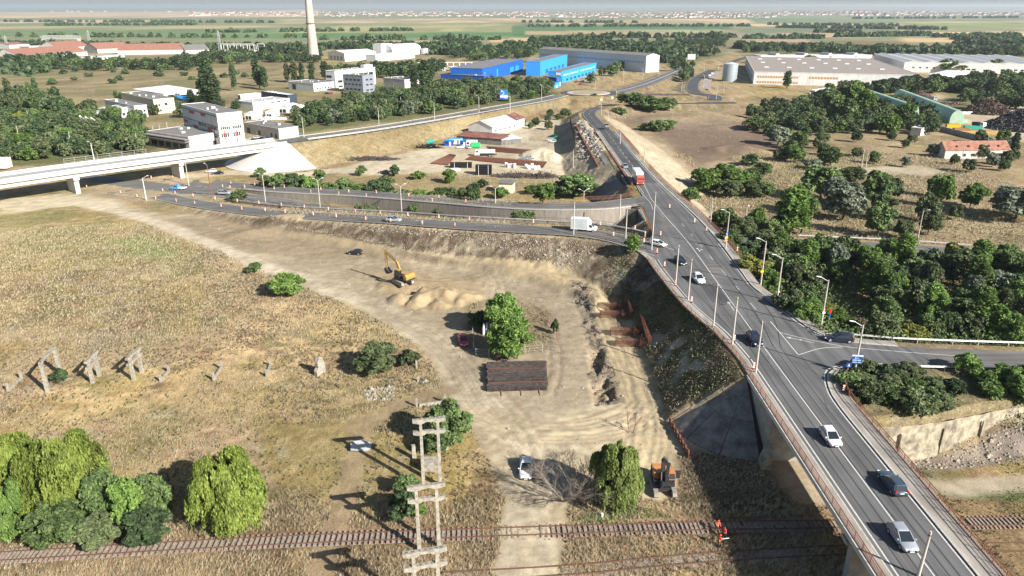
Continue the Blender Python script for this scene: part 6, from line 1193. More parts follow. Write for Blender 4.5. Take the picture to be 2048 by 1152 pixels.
def car(kind, name='car'):
    K = dict(hatch=(4.15,1.78,1.48,1.05,.55,-.05,-1.55,-1.95), wagon=(4.75,1.84,1.50,1.12,.45,-.2,-1.85,-2.2), suv=(4.50,1.86,1.68,1.0,.62,0,-1.55,-2.05), sedan=(4.65,1.80,1.46,1.1,.35,-.25,-1.15,-1.75), pickup=(5.2,1.85,1.78,1.15,.75,.3,-.75,-.85))[kind]
    L, W, H_, hood, xf, rf, rr, xr = K; hl, hw = L/2, W/2; zs = .93 if kind != 'suv' else 1.05; zs = 1.05 if kind == 'pickup' else zs
    r = thing(name, '', 'car', (0,0,0)); k = MB(); rings = []
    prof = [(-hl, .55, .40, .80, .82), (-hl+.06, .40, .30, zs-.06, .90), (-hl+.35, .26, .0, zs+.0, .97), (-hl*.5, .22, 0, zs, 1.0), (0, .22, 0, zs-.01, 1.0), (xf, .22, 0, zs-.03, 1.0), (hl*.62, .22, 0, zs-.12, .985), (hl-.32, .24, 0, zs-.20, .94), (hl-.08, .34, .2, zs-.30, .84), (hl, .42, .3, zs-.40, .74)]
    if kind == 'pickup': prof = [(x, a, b_, (z_ if x > -.8 else zs), w_) for x, a, b_, z_, w_ in prof]
    for x, zb, _, zt, w_ in prof:
        y = hw*w_; rings.append([V3((x, -y*.86, zb)), V3((x, y*.86, zb)), V3((x, y*.99, zb+.12)), V3((x, y, (zb+zt)/2+.05)), V3((x, y*.97, zt-.06)), V3((x, y*.86, zt)), V3((x, 0, zt+.035)), V3((x, -y*.86, zt)), V3((x, -y*.97, zt-.06)), V3((x, -y, (zb+zt)/2+.05)), V3((x, -y*.99, zb+.12))])
    k.loft([g[::-1] for g in rings]); k.build('body', PB, r, smooth=True)
    # glass house
    z0 = zs-.06; zr = H_-.06; a0 = .88*hw; a1 = .70*hw; top_f, top_r = rf, rr
    def ring(z_, fx, rx, w_): return [V3((fx, -w_*.86, z_)), V3((fx-.0, w_*.86, z_)), V3((fx-.25, w_, z_)), V3((rx+.15, w_, z_)), V3((rx, w_*.86, z_)), V3((rx, -w_*.86, z_)), V3((rx+.15, -w_, z_)), V3((fx-.25, -w_, z_))]
    k = MB(); k.loft([ring(z0, hood-.0, xr, a0), ring(zr, top_f, top_r, a1)]); k.build('glass', GLS, r, smooth=False)
    k = MB(); k.loft([ring(zr-.02, top_f+.04, top_r-.03, a1*1.03), ring(zr+.035, top_f-.02, top_r+.03, a1*.99), ring(zr+.06, top_f-.25, top_r+.2, a1*.8)]); k.build('roof', PB, r, smooth=True)
    k = MB()
    for s_ in (-1, 1):
        k.bar((hood-.1, s_*a0*.97, z0), (top_f-.08, s_*a1*1.0, zr), .07, .07); k.bar((xr+.12, s_*a0*.98, z0), (top_r+.12, s_*a1*1.0, zr), .12, .1)
        m_ = (hood+xr)/2-.15; k.bar((m_, s_*a0*1.005, z0), (m_-.05, s_*a1*1.01, zr), .07, .04)
    k.build('pillar', PB, r)
    for s_ in (-1, 1):
        k = MB(); k.box((hl-.14, s_*hw*.62, zs-.33), (.24,.34,.15), rz=-s_*.35); k.build('headlight', LAMPW, r); k = MB(); k.box((-hl+.08, s_*hw*.74, zs-.12), (.14,.26,.22 if kind != 'wagon' else .4)); k.build('tail_light', LAMPR, r)
        k = MB(); k.box((hood-.28, s_*(hw+.08), zs+.02), (.12,.2,.14)); k.build('mirror', PB, r)
        for x in (hl-.82, -hl+.80): wheel(r, x, s_*hw)
    k = MB(); k.box((hl-.035, 0, .48), (.1, hw*1.0, .2)); k.box((hl+.0, 0, .33), (.06, hw*1.35, .1)); k.build('grille', BLKP, r); k = MB(); k.box((hl+.03,0,.42),(.02,.5,.11)); k.box((-hl-.02,0,.66),(.02,.5,.11)); k.build('number_plate', PLATE, r)
    k = MB(); k.box((-hl+.02, 0, .36), (.1, hw*1.5, .16)); k.box((0,0,.27),(L*.5,W*1.0,.1)); k.build('sill_trim', BLKP, r)
    if kind in ('wagon', 'suv'):
        k = MB(); 
        for s_ in (-1,1): k.bar((top_f-.3, s_*a1*.9, zr+.09), (top_r+.2, s_*a1*.9, zr+.09), .04, .04)
        k.build('roof_rail', BLKP, r)
    if kind == 'pickup': k = MB(); k.box((-1.72,0,zs+.02),(1.55,W*.8,.06)); k.build('load_bed', BLKP, r)
    kids(r); return r
BASE = {k: car(k) for k in ('hatch','wagon','suv','sedan')}
_used = set()
def place(kind, px_, py_, z, deg, colour, label, cat='car', sc_=None, y_off=None, name=None):
    """px_, py_: middle of the car in the photo; deg: heading (90 = away from the camera)"""
    p = P(px_, py_, z+.75); p.z = z if z is not None else 0
    if kind in BASE and kind not in _used:
        _used.add(kind); r = BASE[kind]; r.location = p; r.rotation_euler = (0,0,R(deg)); r['label'] = label; r['category'] = cat
        PEND.append((r, colour)); return r
    return dup(BASE[kind], p, R(deg), label, swap={'paint_base': PCOL[colour]}, scale=sc_)
PEND = []
place('hatch', 1662, 871, 8, -90, 'white', 'white compact car driving towards the camera on the bridge approach'); place('wagon', 1785, 962, 8, 90, 'greyblue', 'blue-grey estate car with red tail lamps driving away on the bridge')
place('hatch', 1806, 1072, 8, -90, 'silver', 'silver hatchback driving towards the camera on the bridge, behind the tilted pole'); place('suv', 1509, 677, 8, -88, 'navy', 'dark navy off-road car passing the bare concrete poles')
place('suv', 1397, 556, 8, -84, 'white', 'white off-road car with sunroof on the main road between two poles'); place('hatch', 1361, 520, 8, -80, 'black', 'black hatchback right behind the white off-road car'); place('hatch', 1317, 486, 8, -38, 'white', 'white hatchback with black glass roof entering from the lower ramp')
place('wagon', 1678, 674, 8, 168, 'navy', 'dark navy estate car turning off the curved ramp'); place('sedan', 1250, 331, 8, -90, 'lightblue', 'pale blue saloon driving ahead of the red cab truck'); place('sedan', 1612, 483, .0, 182, 'black', 'black saloon on the sunken road among trees')
place('suv', 787, 438, 5, -9, 'silver', 'silver crossover on the lower ramp between marker panels'); place('wagon', 448, 384, .2, -8, 'silver', 'silver estate car on the sunken road beside the round bush')
place('sedan', 1188, 188.5, 3, 180, 'black', 'black car circling the traffic island'); place('hatch', 710, 503, G(710,503).z, 168, 'black', 'black hatchback parked alone on the sandy site'); place('hatch', 926, 679, G(926,679).z, -78, 'red', 'bright red hatchback parked by the fence in tree shade')
place('suv', 1052, 935, G(1052,935).z, -92, 'white', 'white off-road car parked in branch shadows beside the leafless bush'); place('sedan', 768, 343, 0, 160, 'navy', 'dark car with open red boot beside the hedge of the storage yard')
place('sedan', 922, 293, 0, -165, 'white', 'white saloon parked before the white cabin, left one of two'); place('hatch', 936, 293.5, 0, -60, 'white', 'white hatchback parked before the white cabin, right one of two')
place('hatch', 422, 341, 0, -160, 'white', 'white car parked beneath the flyover'); place('sedan', 435, 345, 0, -170, 'black', 'black saloon parked behind the white car beneath the flyover')
for px_, py_, c_, d_, lb in ((1104,272,'navy',170,'dark blue car at the back of the four parked by the board fence'),(1110,275,'green',172,'green and white service car parked by the board fence'),(1100,279,'white',165,'white car parked beside the green service car'),(1106,282,'white',165,'white car standing in front of the parked row by the board fence')): place('hatch', px_, py_, 0, d_, c_, lb)
for px_, py_, c_, lb in ((1411,158,'silver','silver car first in the lay-by row before the steel silo'),(1415,154,'navy','dark car second in the lay-by row before the steel silo'),(1419,150,'white','white car third in the lay-by row before the steel silo'),(1424,146,'white','white car fourth in the lay-by row before the steel silo')): place('wagon', px_, py_, .6, 35, c_, lb)
for px_, py_, c_, lb in ((1436,136,'white','white car queued on the road beyond the silo'),(1444,132,'red','red car queued on the road beyond the silo'),(1453,128,'white','second white car queued on the road beyond the silo'),(1460,124,'black','black car queued on the road beyond the silo')): place('hatch', px_, py_, 0, 60, c_, lb)
for px_, py_, c_, d_, lb in ((512,274,'white',160,'white car among those parked by the gabled workshop, farthest back'),(521,276.5,'navy',165,'dark blue car parked between white and bright blue ones by the gabled workshop'),(532,277,'blue',170,'bright blue car parked by the gabled workshop'),(497,279,'white',160,'white car close to the striped office wall'),(505,281,'black',160,'black car close to the striped office wall'),(563,271,'red',170,'red car in front of the gabled workshop\'s east wall'),(573,272,'black',170,'black car in front of the gabled workshop\'s east wall'),(598,270,'silver',170,'silver car near the tree side of the gabled workshop'),(653,186,'black',170,'black car in the yard of the grey office cube'),(661,186,'red',170,'dark red car in the yard of the grey office cube'),(708,188,'white',170,'white car at the foot of the grey office cube'),(1152,163,'red',150,'red car at the bright blue wing, parked by the doors'),(1164,162,'white',150,'white car at the bright blue wing, parked by the doors'),(1160,168,'red',160,'red car parked by the bushes near the bright blue wing'),(1790,198,'white',10,'white car wreck in the scrap yard beside the van'),(1808,197,'navy',0,'dark saloon in the scrap yard beside the white wreck'),(1820,325,'navy',60,'dark car parked before the red roofed house'),(1812,318,'white',30,'white car half under trees before the red roofed house')): place('hatch', px_, py_, 0, d_, c_, lb)
for r, c_ in PEND:
    if c_ != 'white':
        for o in (r,)+tuple(r.children):
            if o.data is not None and o.data.materials[0].name == 'paint_base': o.data = RECOL(o.data, {'paint_base': PCOL[c_]})
# roof of the two tone hatch
def truck(px_, py_, z, deg, label, cabm, boxm, L=9.5, boxh=2.9, kind='box', name='truck', cat='truck', sc_=1.0, blen=None, trim=None):
    p = P(px_, py_, z+1.2); p.z = z; r = thing(name, label, cat, p, R(deg)); W = 2.45; hl = L/2; cab = 2.1
    k = MB(); k.side([(hl-cab, .55), (hl-.02, .55), (hl, 1.6), (hl-.12, 2.0), (hl-.35, 2.95), (hl-cab, 3.1)], -W/2, W/2); k.build('cab', cabm, r)
    k = MB(); k.side([(hl-.1, 1.95), (hl-.32, 2.78), (hl-.36, 2.78), (hl-.16, 1.95)], -W*.46, W*.46); k.box((hl-1.0,0,2.25),(.9,W+.02,.8)); k.build('windscreen', GLS, r)
    k = MB(); k.box((hl+.02,0,.75),(.12,W*.98,.5)); k.box((hl+.01,0,1.35),(.06,W*.6,.5)); k.build('bumper', trim or cabm, r)
    k = MB(); k.box((-cab/2+.1,0,.85),(L-.3,.9,.3)); k.build('chassis', BLKP, r)
    if kind == 'box': k = MB(); k.box((-cab/2-.1,0,1.1+boxh/2),(L-cab-.15,W+.05,boxh)); k.build('cargo_box', boxm, r); k = MB(); k.box((-cab/2-.1,0,1.12+boxh),(L-cab-.05,W+.12,.08)); k.build('roof_frame', PB, r)
    if kind == 'tank': k = MB(); k.loft([[V3((x, math.cos(t*math.pi/10)*W*.48, 2.1+math.sin(t*math.pi/10)*1.05)) for t in range(20)] for x in (-hl, hl-cab-.2)]); k.build('tank', boxm, r, smooth=True)
    if kind == 'dumper': k = MB(); k.side([(-hl,1.1),(hl-cab-.2,1.1),(hl-cab-.1,2.9),(-hl-.2,2.6)], -W*.5, W*.5); k.build('tipper_body', boxm, r)
    for x in ([hl-1.1, -hl+1.1] if L < 7.5 else [hl-1.1, -hl+1.0, -hl+2.3]):
        for s_ in (-1,1): wheel(r, x, s_*W/2, .5, .32)
    for s_ in (-1,1): k = MB(); k.box((hl-.25, s_*(W/2+.15), 2.3), (.12,.2,.5)); k.build('mirror', BLKP, r); k = MB(); k.box((hl+.07, s_*W*.4, .8), (.06,.3,.2)); k.build('headlight', LAMPW, r)
    return r
REDT = PCOL['red']
truck(1276, 357, 8, -90, 'heavy truck with red and white cab and long white body', mat('paint_truck_red', (.36,.07,.045), .35, var=.05, coat=.4), PB, L=10.5, boxh=2.7)
GREYB = mat('grey_tarpaulin', (.42,.45,.46), .7, var=.1, scale=.6)
def van():
    p = P(1168,454,9); p.z = 8; r = thing('box_van', 'white delivery van with tall grey box body and white roof on the lower ramp', 'van', p, R(-14)); k = MB(); W = 2.1
    k.side([(1.0,.45),(3.3,.45),(3.35,.95),(3.2,1.15),(2.55,1.35),(1.95,2.15),(1.0,2.25)], -W*.47, W*.47); k.build('cab', PB, r)
    k = MB(); k.side([(2.52,1.38),(1.98,2.1),(2.04,2.12),(2.6,1.36)], -W*.43, W*.43); k.box((1.75,0,1.65),(.7,W*.95,.5)); k.build('windscreen', GLS, r)
    k = MB(); k.box((-1.15,0,2.0),(4.3,2.25,2.6)); k.build('cargo_box', GREYB, r); k = MB(); k.box((-1.15,0,3.33),(4.4,2.32,.1)); k.box((-1.15,0,.66),(4.4,2.3,.12)); k.build('box_roof', PB, r); k = MB(); k.side([(1.0,2.3),(2.0,2.3),(1.02,3.25)], -1.0, 1.0); k.build('wind_deflector', PB, r)
    for x in (2.5,-1.9):
        for s_ in (-1,1): wheel(r, x, s_*1.03, .36, .24)
    for s_ in (-1,1): k = MB(); k.box((3.3, s_*.75, .85), (.14,.3,.2)); k.build('headlight', LAMPW, r); k = MB(); k.box((2.2, s_*1.12, 1.5), (.12,.2,.35)); k.build('mirror', BLKP, r)
van()
truck(970, 307, 0, 178, 'white mixer-type tank truck with rounded white tank in the storage yard', PB, PB, L=9, kind='tank', name='tank_truck')
truck(1780, 196, 0, 185, 'small white and green truck in the scrap yard', PB, PCOL['green'], L=7, boxh=2.2); truck(1861, 198, 0, -20, 'black loaded tipper truck with a white cab by the scrap yard wall', PB, SCR2, L=8, kind='dumper'); truck(2022, 210, 0, 190, 'white truck parked against the grey concrete wall', PB, PB, L=8, boxh=1.8)
truck(1958, 250, 0, -70, 'black and white lorry beside the green containers', PB, SCR2, L=7, kind='dumper')
def flatbed():
    p = P(357,375,.8); p.z = 0; r = thing('pickup_truck', 'sky blue crew cab pickup with a white flat bed', 'pickup truck', p, R(172)); sb = PCOL['skyblue']; k = MB()
    k.side([(-.3,.4),(2.7,.4),(2.75,.95),(1.9,1.15),(1.35,1.75),(0,1.8),(-.3,1.0)], -.9, .9); k.build('cab', sb, r); k = MB(); k.side([(1.88,1.18),(1.4,1.7),(1.44,1.72),(1.96,1.18)], -.8, .8); k.box((.65,0,1.4),(1.4,1.84,.42)); k.build('glass', GLS, r); k = MB(); k.box((-1.5,0,.85),(2.4,1.9,.4)); k.build('flat_bed', PB, r); k = MB(); k.box((-1.5,0,1.07),(2.2,1.7,.02)); k.build('bed_floor', GREYB, r)
    for x in (1.9,-1.6):
        for s_ in (-1,1): wheel(r, x, s_*.9, .36, .24)
    for s_ in (-1,1): k = MB(); k.box((2.72, s_*.6, .8), (.1,.3,.16)); k.build('headlight', LAMPW, r)
flatbed()
def pick2():
    p = P(1213,256,8); p.z = 8; r = thing('pickup_truck', 'black flat bed pickup driving away on the far dark asphalt', 'pickup truck', p, R(90)); k = MB(); k.side([(.2,.5),(2.6,.5),(2.65,1.1),(1.8,1.25),(1.4,1.9),(.2,1.95)], -.95, .95); k.build('cab', PCOL['black'], r); k = MB(); k.box((.9,0,1.55),(.9,1.94,.45)); k.build('glass', GLS, r)
    k = MB(); k.box((-1.2,0,1.05),(2.8,2.0,.5)); k.build('flat_bed', GREYM, r)
    for x in (1.8,-1.6):
        for s_ in (-1,1): wheel(r, x, s_*.93, .38, .24)
pick2()
# ---- excavators
TRK = mat('track_steel', (.30,.27,.24), .7, .4, var=.3, scale=5); DKM = mat('dark_machine_paint', (.03,.033,.036), .5, var=.2, scale=3)
def digger(px_, py_, deg, label, housem, armm, boom, house_rot, open_door=False, s=1.0):
    p = G(px_, py_); r = thing('excavator', label, 'excavator', p, R(deg)); r.scale = (s,)*3
    for sd_ in (-1, 1):
        k = MB(); k.side([(-2.0,.0),(-2.25,.35),(-2.1,.75),(-1.7,.9),(1.7,.9),(2.1,.75),(2.25,.35),(2.0,0)], sd_*1.25-.3, sd_*1.25+.3); o = k.build('crawler_track', TRK, r)
        k = MB(); 
        for i in range(17): x = -1.9+i*.237; k.box((x, sd_*1.25, .92), (.15,.62,.05)); 
        k.build('track_pad', TRK, o)
    k = MB(); k.box((0,0,.7),(2.4,1.9,.5)); k.tube((0,0,.9),(0,0,1.15),.75,.75,18); k.build('undercarriage', DKM, r)
    h = bpy.data.objects.new('upper_structure', None); link(h, r); h.rotation_euler = (0,0,R(house_rot)); h.location = (0,0,1.15)
    k = MB(); k.box((-.7,0,.2),(3.6,2.7,.3)); hb = k.build('turntable_frame', DKM, h)
    k = MB(); k.box((-1.35,-.35,.85),(2.1,1.9,1.05)); k.build('engine_cover', housem, h)
    k = MB(); k.side([(-2.35,.2),(-1.6,.2),(-1.6,1.45),(-2.2,1.45),(-2.55,.9)], -1.3, 1.3); k.build('counterweight', housem, h)
    k = MB(); k.box((.55,.85,.45),(1.5,.95,.6)); k.build('cab_base', DKM, h); k = MB(); k.side([(-.15,.75),(1.25,.75),(1.25,1.3),(.95,2.1),(-.15,2.1)], .42, 1.3); k.build('cab', GLS, h); k = MB(); k.box((.4,.86,2.14),(1.25,.95,.1)); k.build('cab_roof', housem, h)
    k = MB()
    for a, b_ in (((-.15,.4),(-.15,.4)),): pass
    for x, y in ((-.15,.42),(-.15,1.3),(1.27,.42),(1.27,1.3)): k.bar((x,y,.75),(x if x < 0 else .97,y,2.1),.08,.08)
    k.bar((1.27,.42,1.3),(1.27,1.3,1.3),.06,.06); k.build('cab_frame', DKM if not open_door else housem, h)
    if open_door: k = MB(); k.box((.2,1.75,1.4),(.06,.9,1.25)); k.build('cab_door', DKM, h)
    (x0,z0),(x1,z1),(x2,z2),(x3,z3) = boom
    k = MB(); k.bar((x0,-.15,z0),(x1,-.15,z1),.34,.55); k.bar((x1,-.15,z1),(x2,-.15,z2),.32,.45); k.build('boom', armm, h)
    k = MB(); k.bar((x2+.1,-.15,z2+.3),(x3,-.15,z3),.28,.4); k.build('stick', armm, h)
    k = MB(); k.bar((x0+.4,.1,z0-.1),((x1+x0)/2+.3,.1,(z0+z1)/2-.35),.12,.12); k.bar((x0+.4,-.4,z0-.1),((x1+x0)/2+.3,-.4,(z0+z1)/2-.35),.12,.12); k.bar((x1,-.15,z1+.45),(x2,-.15,z2+.5),.13,.13); k.build('hydraulic_ram', mat('chrome_rod', (.4,.4,.42), .3, .7, var=0), h)
    k = MB(); k.side([(x3-.25,z3+.1),(x3+.3,z3+.15),(x3+.25,z3-.5),(x3-.2,z3-1.05),(x3-.95,z3-1.0),(x3-1.1,z3-.55),(x3-.6,z3-.35)], -.75, .45); k.build('bucket', DKM, h)
    k = MB(); 
    for y in (-1.3,1.3): k.bar((-2.3,y,1.6),(-.2,y if y<0 else 1.3,1.75),.05,.05)
    k.build('handrail', DKM, h); return r
digger(806, 566, 128, 'yellow crawler excavator digging in the sand heaps', paint('machine_yellow', (.42,.25,.06)), MATS['paint_machine_yellow'], [(.5,.7),(1.8,3.4),(5.2,5.0),(5.0,1.2)], 14, s=1.08)
digger(1325, 978, -90, 'orange and black crawler excavator parked beside the weeping willow, arm folded', paint('machine_orange', (.46,.20,.07)), DKM, [(.2,.7),(-.2,3.6),(2.6,4.6),(2.2,1.6)], 0, True)
# ---------------------------------------------------------------- street furniture, posts, site material, people
POLE = mat('pole_concrete', (.42,.39,.35), .85, var=.15, scale=1.5, streak=.3); LITE = mat('lamp_housing', (.72,.72,.70), .4, var=0); ORG = mat('marker_orange', (.85,.16,.03), .6, var=.06); WHT = mat('marker_white', (.75,.74,.72), .6, var=.06)
OLDC = mat('old_portal_concrete', (.25,.23,.19), .95, var=.35, scale=2.2, bump=.3, detail=6, col2=(.40,.365,.30)); SBLUE = mat('sign_blue', (.01,.07,.36), .5, var=0); SRED = mat('sign_red', (.6,.02,.02), .5, var=0); SYEL = mat('sign_yellow', (.8,.42,.02), .5, var=0)
def lamp(px_, yb, yt, z, label, arms=((-1.6,.3),), tall=None, mt=None, nm='street_lamp', group=None, low=False):
    p = G(px_, yb) if z is None else P(px_, yb, z); h = tall or HT((px_, yb), yt, p.z); r = thing(nm, label, 'street lamp' if arms else 'utility pole', p, group=group)
    k = MB(); k.tube((0,0,-.4),(0,0,h),.19,.11,10); k.build('pole', mt or POLE, r)
    for ax, ay in arms:
        k = MB(); k.tube((0,0,h-.25),(ax*.8,ay,h+.45),.05,.045,6); k.build('arm', GALV, r)
        k = MB(); d = V3((ax,ay,0)).normalized(); e = V3((ax*.8,ay,h+.45)); k.loft([[e+d*t+V3((-d.y*w_*math.cos(a),d.x*w_*math.cos(a),math.sin(a)*hh+t*.1)) for a in [i*math.pi/4 for i in range(8)]] for t,w_,hh in ((-.1,.08,.06),(.25,.17,.1),(.6,.19,.09),(.8,.08,.04))]); k.build('lamp_head', LITE, r, smooth=True)
    if not arms:
        k = MB(); k.tube((0,0,h-.5),(0,0,h-.42),.16,.16,8); k.build('clamp_band', BLKP, r)
    return r
rt_ = 'second third fourth'.split()
for i, (x, yb, yt, lb) in enumerate(((1451,497,424,'farthest street lamp of the east footway, blue and yellow discs on its pole'),(1521,570,482,'single arm street lamp on the east footway with a yellow disc on its pole'),(1553,605,515,'single arm street lamp on the east footway between two marker panels'),(1641,657,560,'single arm street lamp beside the start of the white crash barrier'))):
    lamp(x, yb, yt, 8, lb)
lamp(1708, 748, 650, 8, 'old street lamp with cables and blue direction sign at the curved ramp corner')
for x, yb, yt, lb in ((532,410,350,'twin arm street lamp between the ramps, nearest the round bush'),(641,421,360,'twin arm street lamp between the ramps, second from the flyover'),(804,434,372,'twin arm street lamp between the ramps, in the middle of the row'),(991,444,376,'twin arm street lamp between the ramps, next to the pair of tall bushes'),(1166,440,382,'twin arm street lamp between the ramps, behind the box van')):
    lamp(x, yb, yt, .5 if x > 600 else 0, lb, ((-1.3,.3),(1.3,.6)))
lamp(293, 401, 356, 0, 'white leaning street lamp near the flyover beside the sandy shoulder', ((1.2,1.0),), mt=WH)
lamp(424, 396, 330, 0, 'thin rusty lamp pole on the verge by the silver estate car', ((-1,.5),), mt=RUST); lamp(378, 372, 322, 0, 'weathered pole beneath the flyover edge', (), nm='utility_pole')
lamp(1600, 440, 400, 1.0, 'leaning lamp pole on the scrubland with a blue disc', ((-1.8,.8),)); lamp(1491, 442, 416, 3, 'pale lamp pole half hidden by the bushes at the underpass', ((.6,.6),)); lamp(1835, 478, 422, 0, 'single arm lamp beside the sunken road between trees', ((1.0,-.4),)); lamp(1421, 442, 398, 5, 'short old pole behind the long rusty railing', (), nm='utility_pole')
for x, yb, yt, lb in ((1147,469,405,'bare concrete pole in front of the box van'),(1239,435,390,'bare concrete pole on the corner of the upper ramp'),(1251,476,414,'bare concrete pole with a dark signal box between the van and the round bush'),(1303,500,384,'very tall bare pole with a lamp at the mouth of the lower ramp'),(1351,568,490,'bare concrete pole beside the black hatchback'),(1376,600,518,'bare concrete pole beside the white off-road car'),(1426,656,568,'bare concrete pole midway along the dry bank'),(1464,690,594,'bare concrete pole just before the navy off-road car'),(1511,746,642,'bare concrete pole at the start of the bridge railing')):
    lamp(x, yb, yt, 8, lb, (), nm='utility_pole')
for x, yb, yt in ((1288,325,298),(1240,288,262),(1216,240,222)): lamp(x, yb, yt, 8, {1288:'bare pole beside the truck behind the long railing', 1240:'bare pole beside the far pavement near the black pickup', 1216:'bare pole at the last bend of the main road'}[x], (), nm='utility_pole')
p_ = lamp(1836, 1152, 1073, 8, 'tilted old concrete pole rising from the bridge edge in front of the silver hatchback', (), nm='utility_pole', tall=5.6); p_.rotation_euler = (0, .03, 0)
lamp(188, 318, 282, 8.6, 'white lamp pole standing on the flyover', ((-1,.3),), tall=6, mt=WH)
for i, (x, yb, yt, lb) in enumerate(((608,275,233,'first lamp on the flyover approach, next to the gabled workshop'),(758,250,215,'second lamp on the flyover approach counting from the flyover'),(869,238,206,'third lamp on the flyover approach counting from the flyover'),(958,226,193,'fourth lamp on the flyover approach, next to the blue direction sign'),(1083,200,170,'fifth lamp on the flyover approach, close to the roundabout'))):
    lamp(x, yb, yt, (8,7,6,5,4)[i], lb, ((-1,.4),), mt=GALV)
for i, (x, yb, yt) in enumerate(((1190,178,155),(1247,165,140),(1285,160,138),(1317,150,128),(1334,128,118),(1363,183,162),(1408,142,130),(1432,200,165),(1407,175,150),(1447,185,165),(1202,240,208),(1246,150,138),(1232,200,180))):
    lamp(x, yb, yt, 2.5, f'{ORD[i]} thin lamp mast counted from left to right among those round the roundabout' if False else None, ((-1,.3),), mt=GALV)
_l = sorted([o for o in sc.objects if o.name.startswith('street_lamp') and o.get('label') is None], key=lambda o: o.location.x/o.location.y)
for i, o in enumerate(_l): o['label'] = f'{ORD[i]} from left of the thin lamp masts around the roundabout roads'; o['group'] = 'lamp masts round the roundabout'
# cables from the sign pole
tp = P(1708,748,8)+V3((0,0,HT((1708,748),650,8)-.6)); 
for i, (e, lb) in enumerate(((V3((78,52,17)),'uppermost overhead cable running from the sign pole to the frame corner'),(V3((76,50,15)),'lower overhead cable running from the sign pole to the frame corner'),(V3((150,92,17)),'overhead cable running east from the sign pole above the stone wall'))):
    a = tp-V3((0,0,i*.9)); k = MB(); pr_ = V3((0,0,0))
    for j in range(1, 21): t = j/20; q_ = (e-a)*t-V3((0,0,2.4*4*t*(1-t)*.35)); k.tube(pr_, q_, .022, .022, 4, cap=False); pr_ = q_
    o = k.build('overhead_cable', BLKP, label=lb, cat='cable'); o.location = a
pa = [P(x, yb, 8)+V3((0,0,HT((x,yb),yt,8)-.4)) for x, yb, yt in ((1251,476,414),(1303,500,384),(1351,568,490),(1376,600,518),(1426,656,568),(1464,690,594),(1511,746,642))]
k = MB()
for a, b_ in zip(pa[:-1], pa[1:]):
    for j in range(8): t0, t1 = j/8, (j+1)/8; s0, s1 = [a.lerp(b_, t)-V3((0,0,1.2*t*(1-t)))-pa[0] for t in (t0, t1)]; k.tube(s0, s1, .014, .014, 3, cap=False)
o = k.build('overhead_cable', BLKP, label='thin overhead cable strung between the bare concrete poles along the dry bank', cat='cable'); o.location = pa[0]
# ---- marker panels
mp0 = None
def marker(p, ang, label, group):
    global mp0
    if mp0 is None:
        mp0 = thing('marker_panel', label, 'traffic marker', p, ang, group)
        k = MB(); k.box((0,0,.06),(.5,.34,.12),taper=.8); k.build('foot', BLKP, mp0)
        a, b_ = MB(), MB()
        a.box((0,0,.70),(.28,.05,1.1))
        for i in range(3): b_.add([(-.141,-.03,.35+i*.36),(.141,-.03,.22+i*.36),(.141,-.03,.40+i*.36),(-.141,-.03,.53+i*.36),(-.141,.03,.35+i*.36),(.141,.03,.22+i*.36),(.141,.03,.40+i*.36),(-.141,.03,.53+i*.36)],[(0,1,2,3),(7,6,5,4),(0,4,5,1),(1,5,6,2),(2,6,7,3),(3,7,4,0)])
        a.build('panel', ORG, mp0); b_.build('stripe', WHT, mp0); kids(mp0); return mp0
    return dup(mp0, p, ang, label, group)
MK = {'near kerb of the lower ramp': [(275,396,0),(312,400,0),(353,405,.3),(390,410,.8),(443,415,1.5),(484,420,2),(531,423,2.4),(571,427,2.8),(627,432,3.4),(673,436,3.9),(732,442,4.5),(782,446,5),(845,451,5.8),(910,455,6.5),(1227,473,8)],
 'far kerb of the lower ramp': [(326,384,0),(351,389,0),(387,395,.4),(431,400,1),(475,404,1.6),(518,407,2.2),(563,411,2.7),(609,415,3.2),(657,420,3.8),(711,424,4.4),(761,428,4.9),(816,432,5.4),(878,436,6.2),(939,440,7),(1067,447,7.6),(1201,452,8),(1270,460,8)],
 'near kerb of the upper ramp': [(446,377,0),(461,380,0),(490,378,.4),(549,381,1.3),(622,387,2.2),(678,391,2.8),(733,396,3.4),(865,405,5),(932,407,5.8)],
 'far kerb of the upper ramp': [(303,358,0),(346,357,0),(462,368,.2),(510,372,.8),(569,376,1.6),(642,381,2.4),(698,386,3),(753,388,3.6),(818,394,4.4),(878,397,5.1)],
 'west footway of the main road': [(1321,473,8),(1288,487,8),(1314,508,8),(1329,535,8),(1351,573,8),(1383,606,8),(1468,684,8),(1507,740,8)],
 'east footway of the main road': [(1339,418,8),(1389,447,8),(1413,464,8),(1450,487,8),(1474,505,8),(1498,532,8),(1557,595,8),(1599,627,8),(1686,786,8)],
 'flyover pier shoulder': [(174,376,0),(242,388,0)]}
mrk = mat('x', (0,0,0)) if False else None
for row, l_ in MK.items():
    for i, (x, y, z) in enumerate(l_):
        p = P(x, y, z); 
        if 'ramp' in row: d = seg_dist(np.array([p.x]), np.array([p.y]), LRAMP if 'lower' in row else URAMP); p.z = float(d[1][0])+.0 if x > 380 else gz(p.x, p.y)
        elif z == 0: p.z = gz(p.x, p.y)
        else: p.z = 8.15
        marker(p, R(random.uniform(-15, 15)), f'orange and white marker panel, {ORD[i]} from left along the {row}', 'marker panels along the '+row)
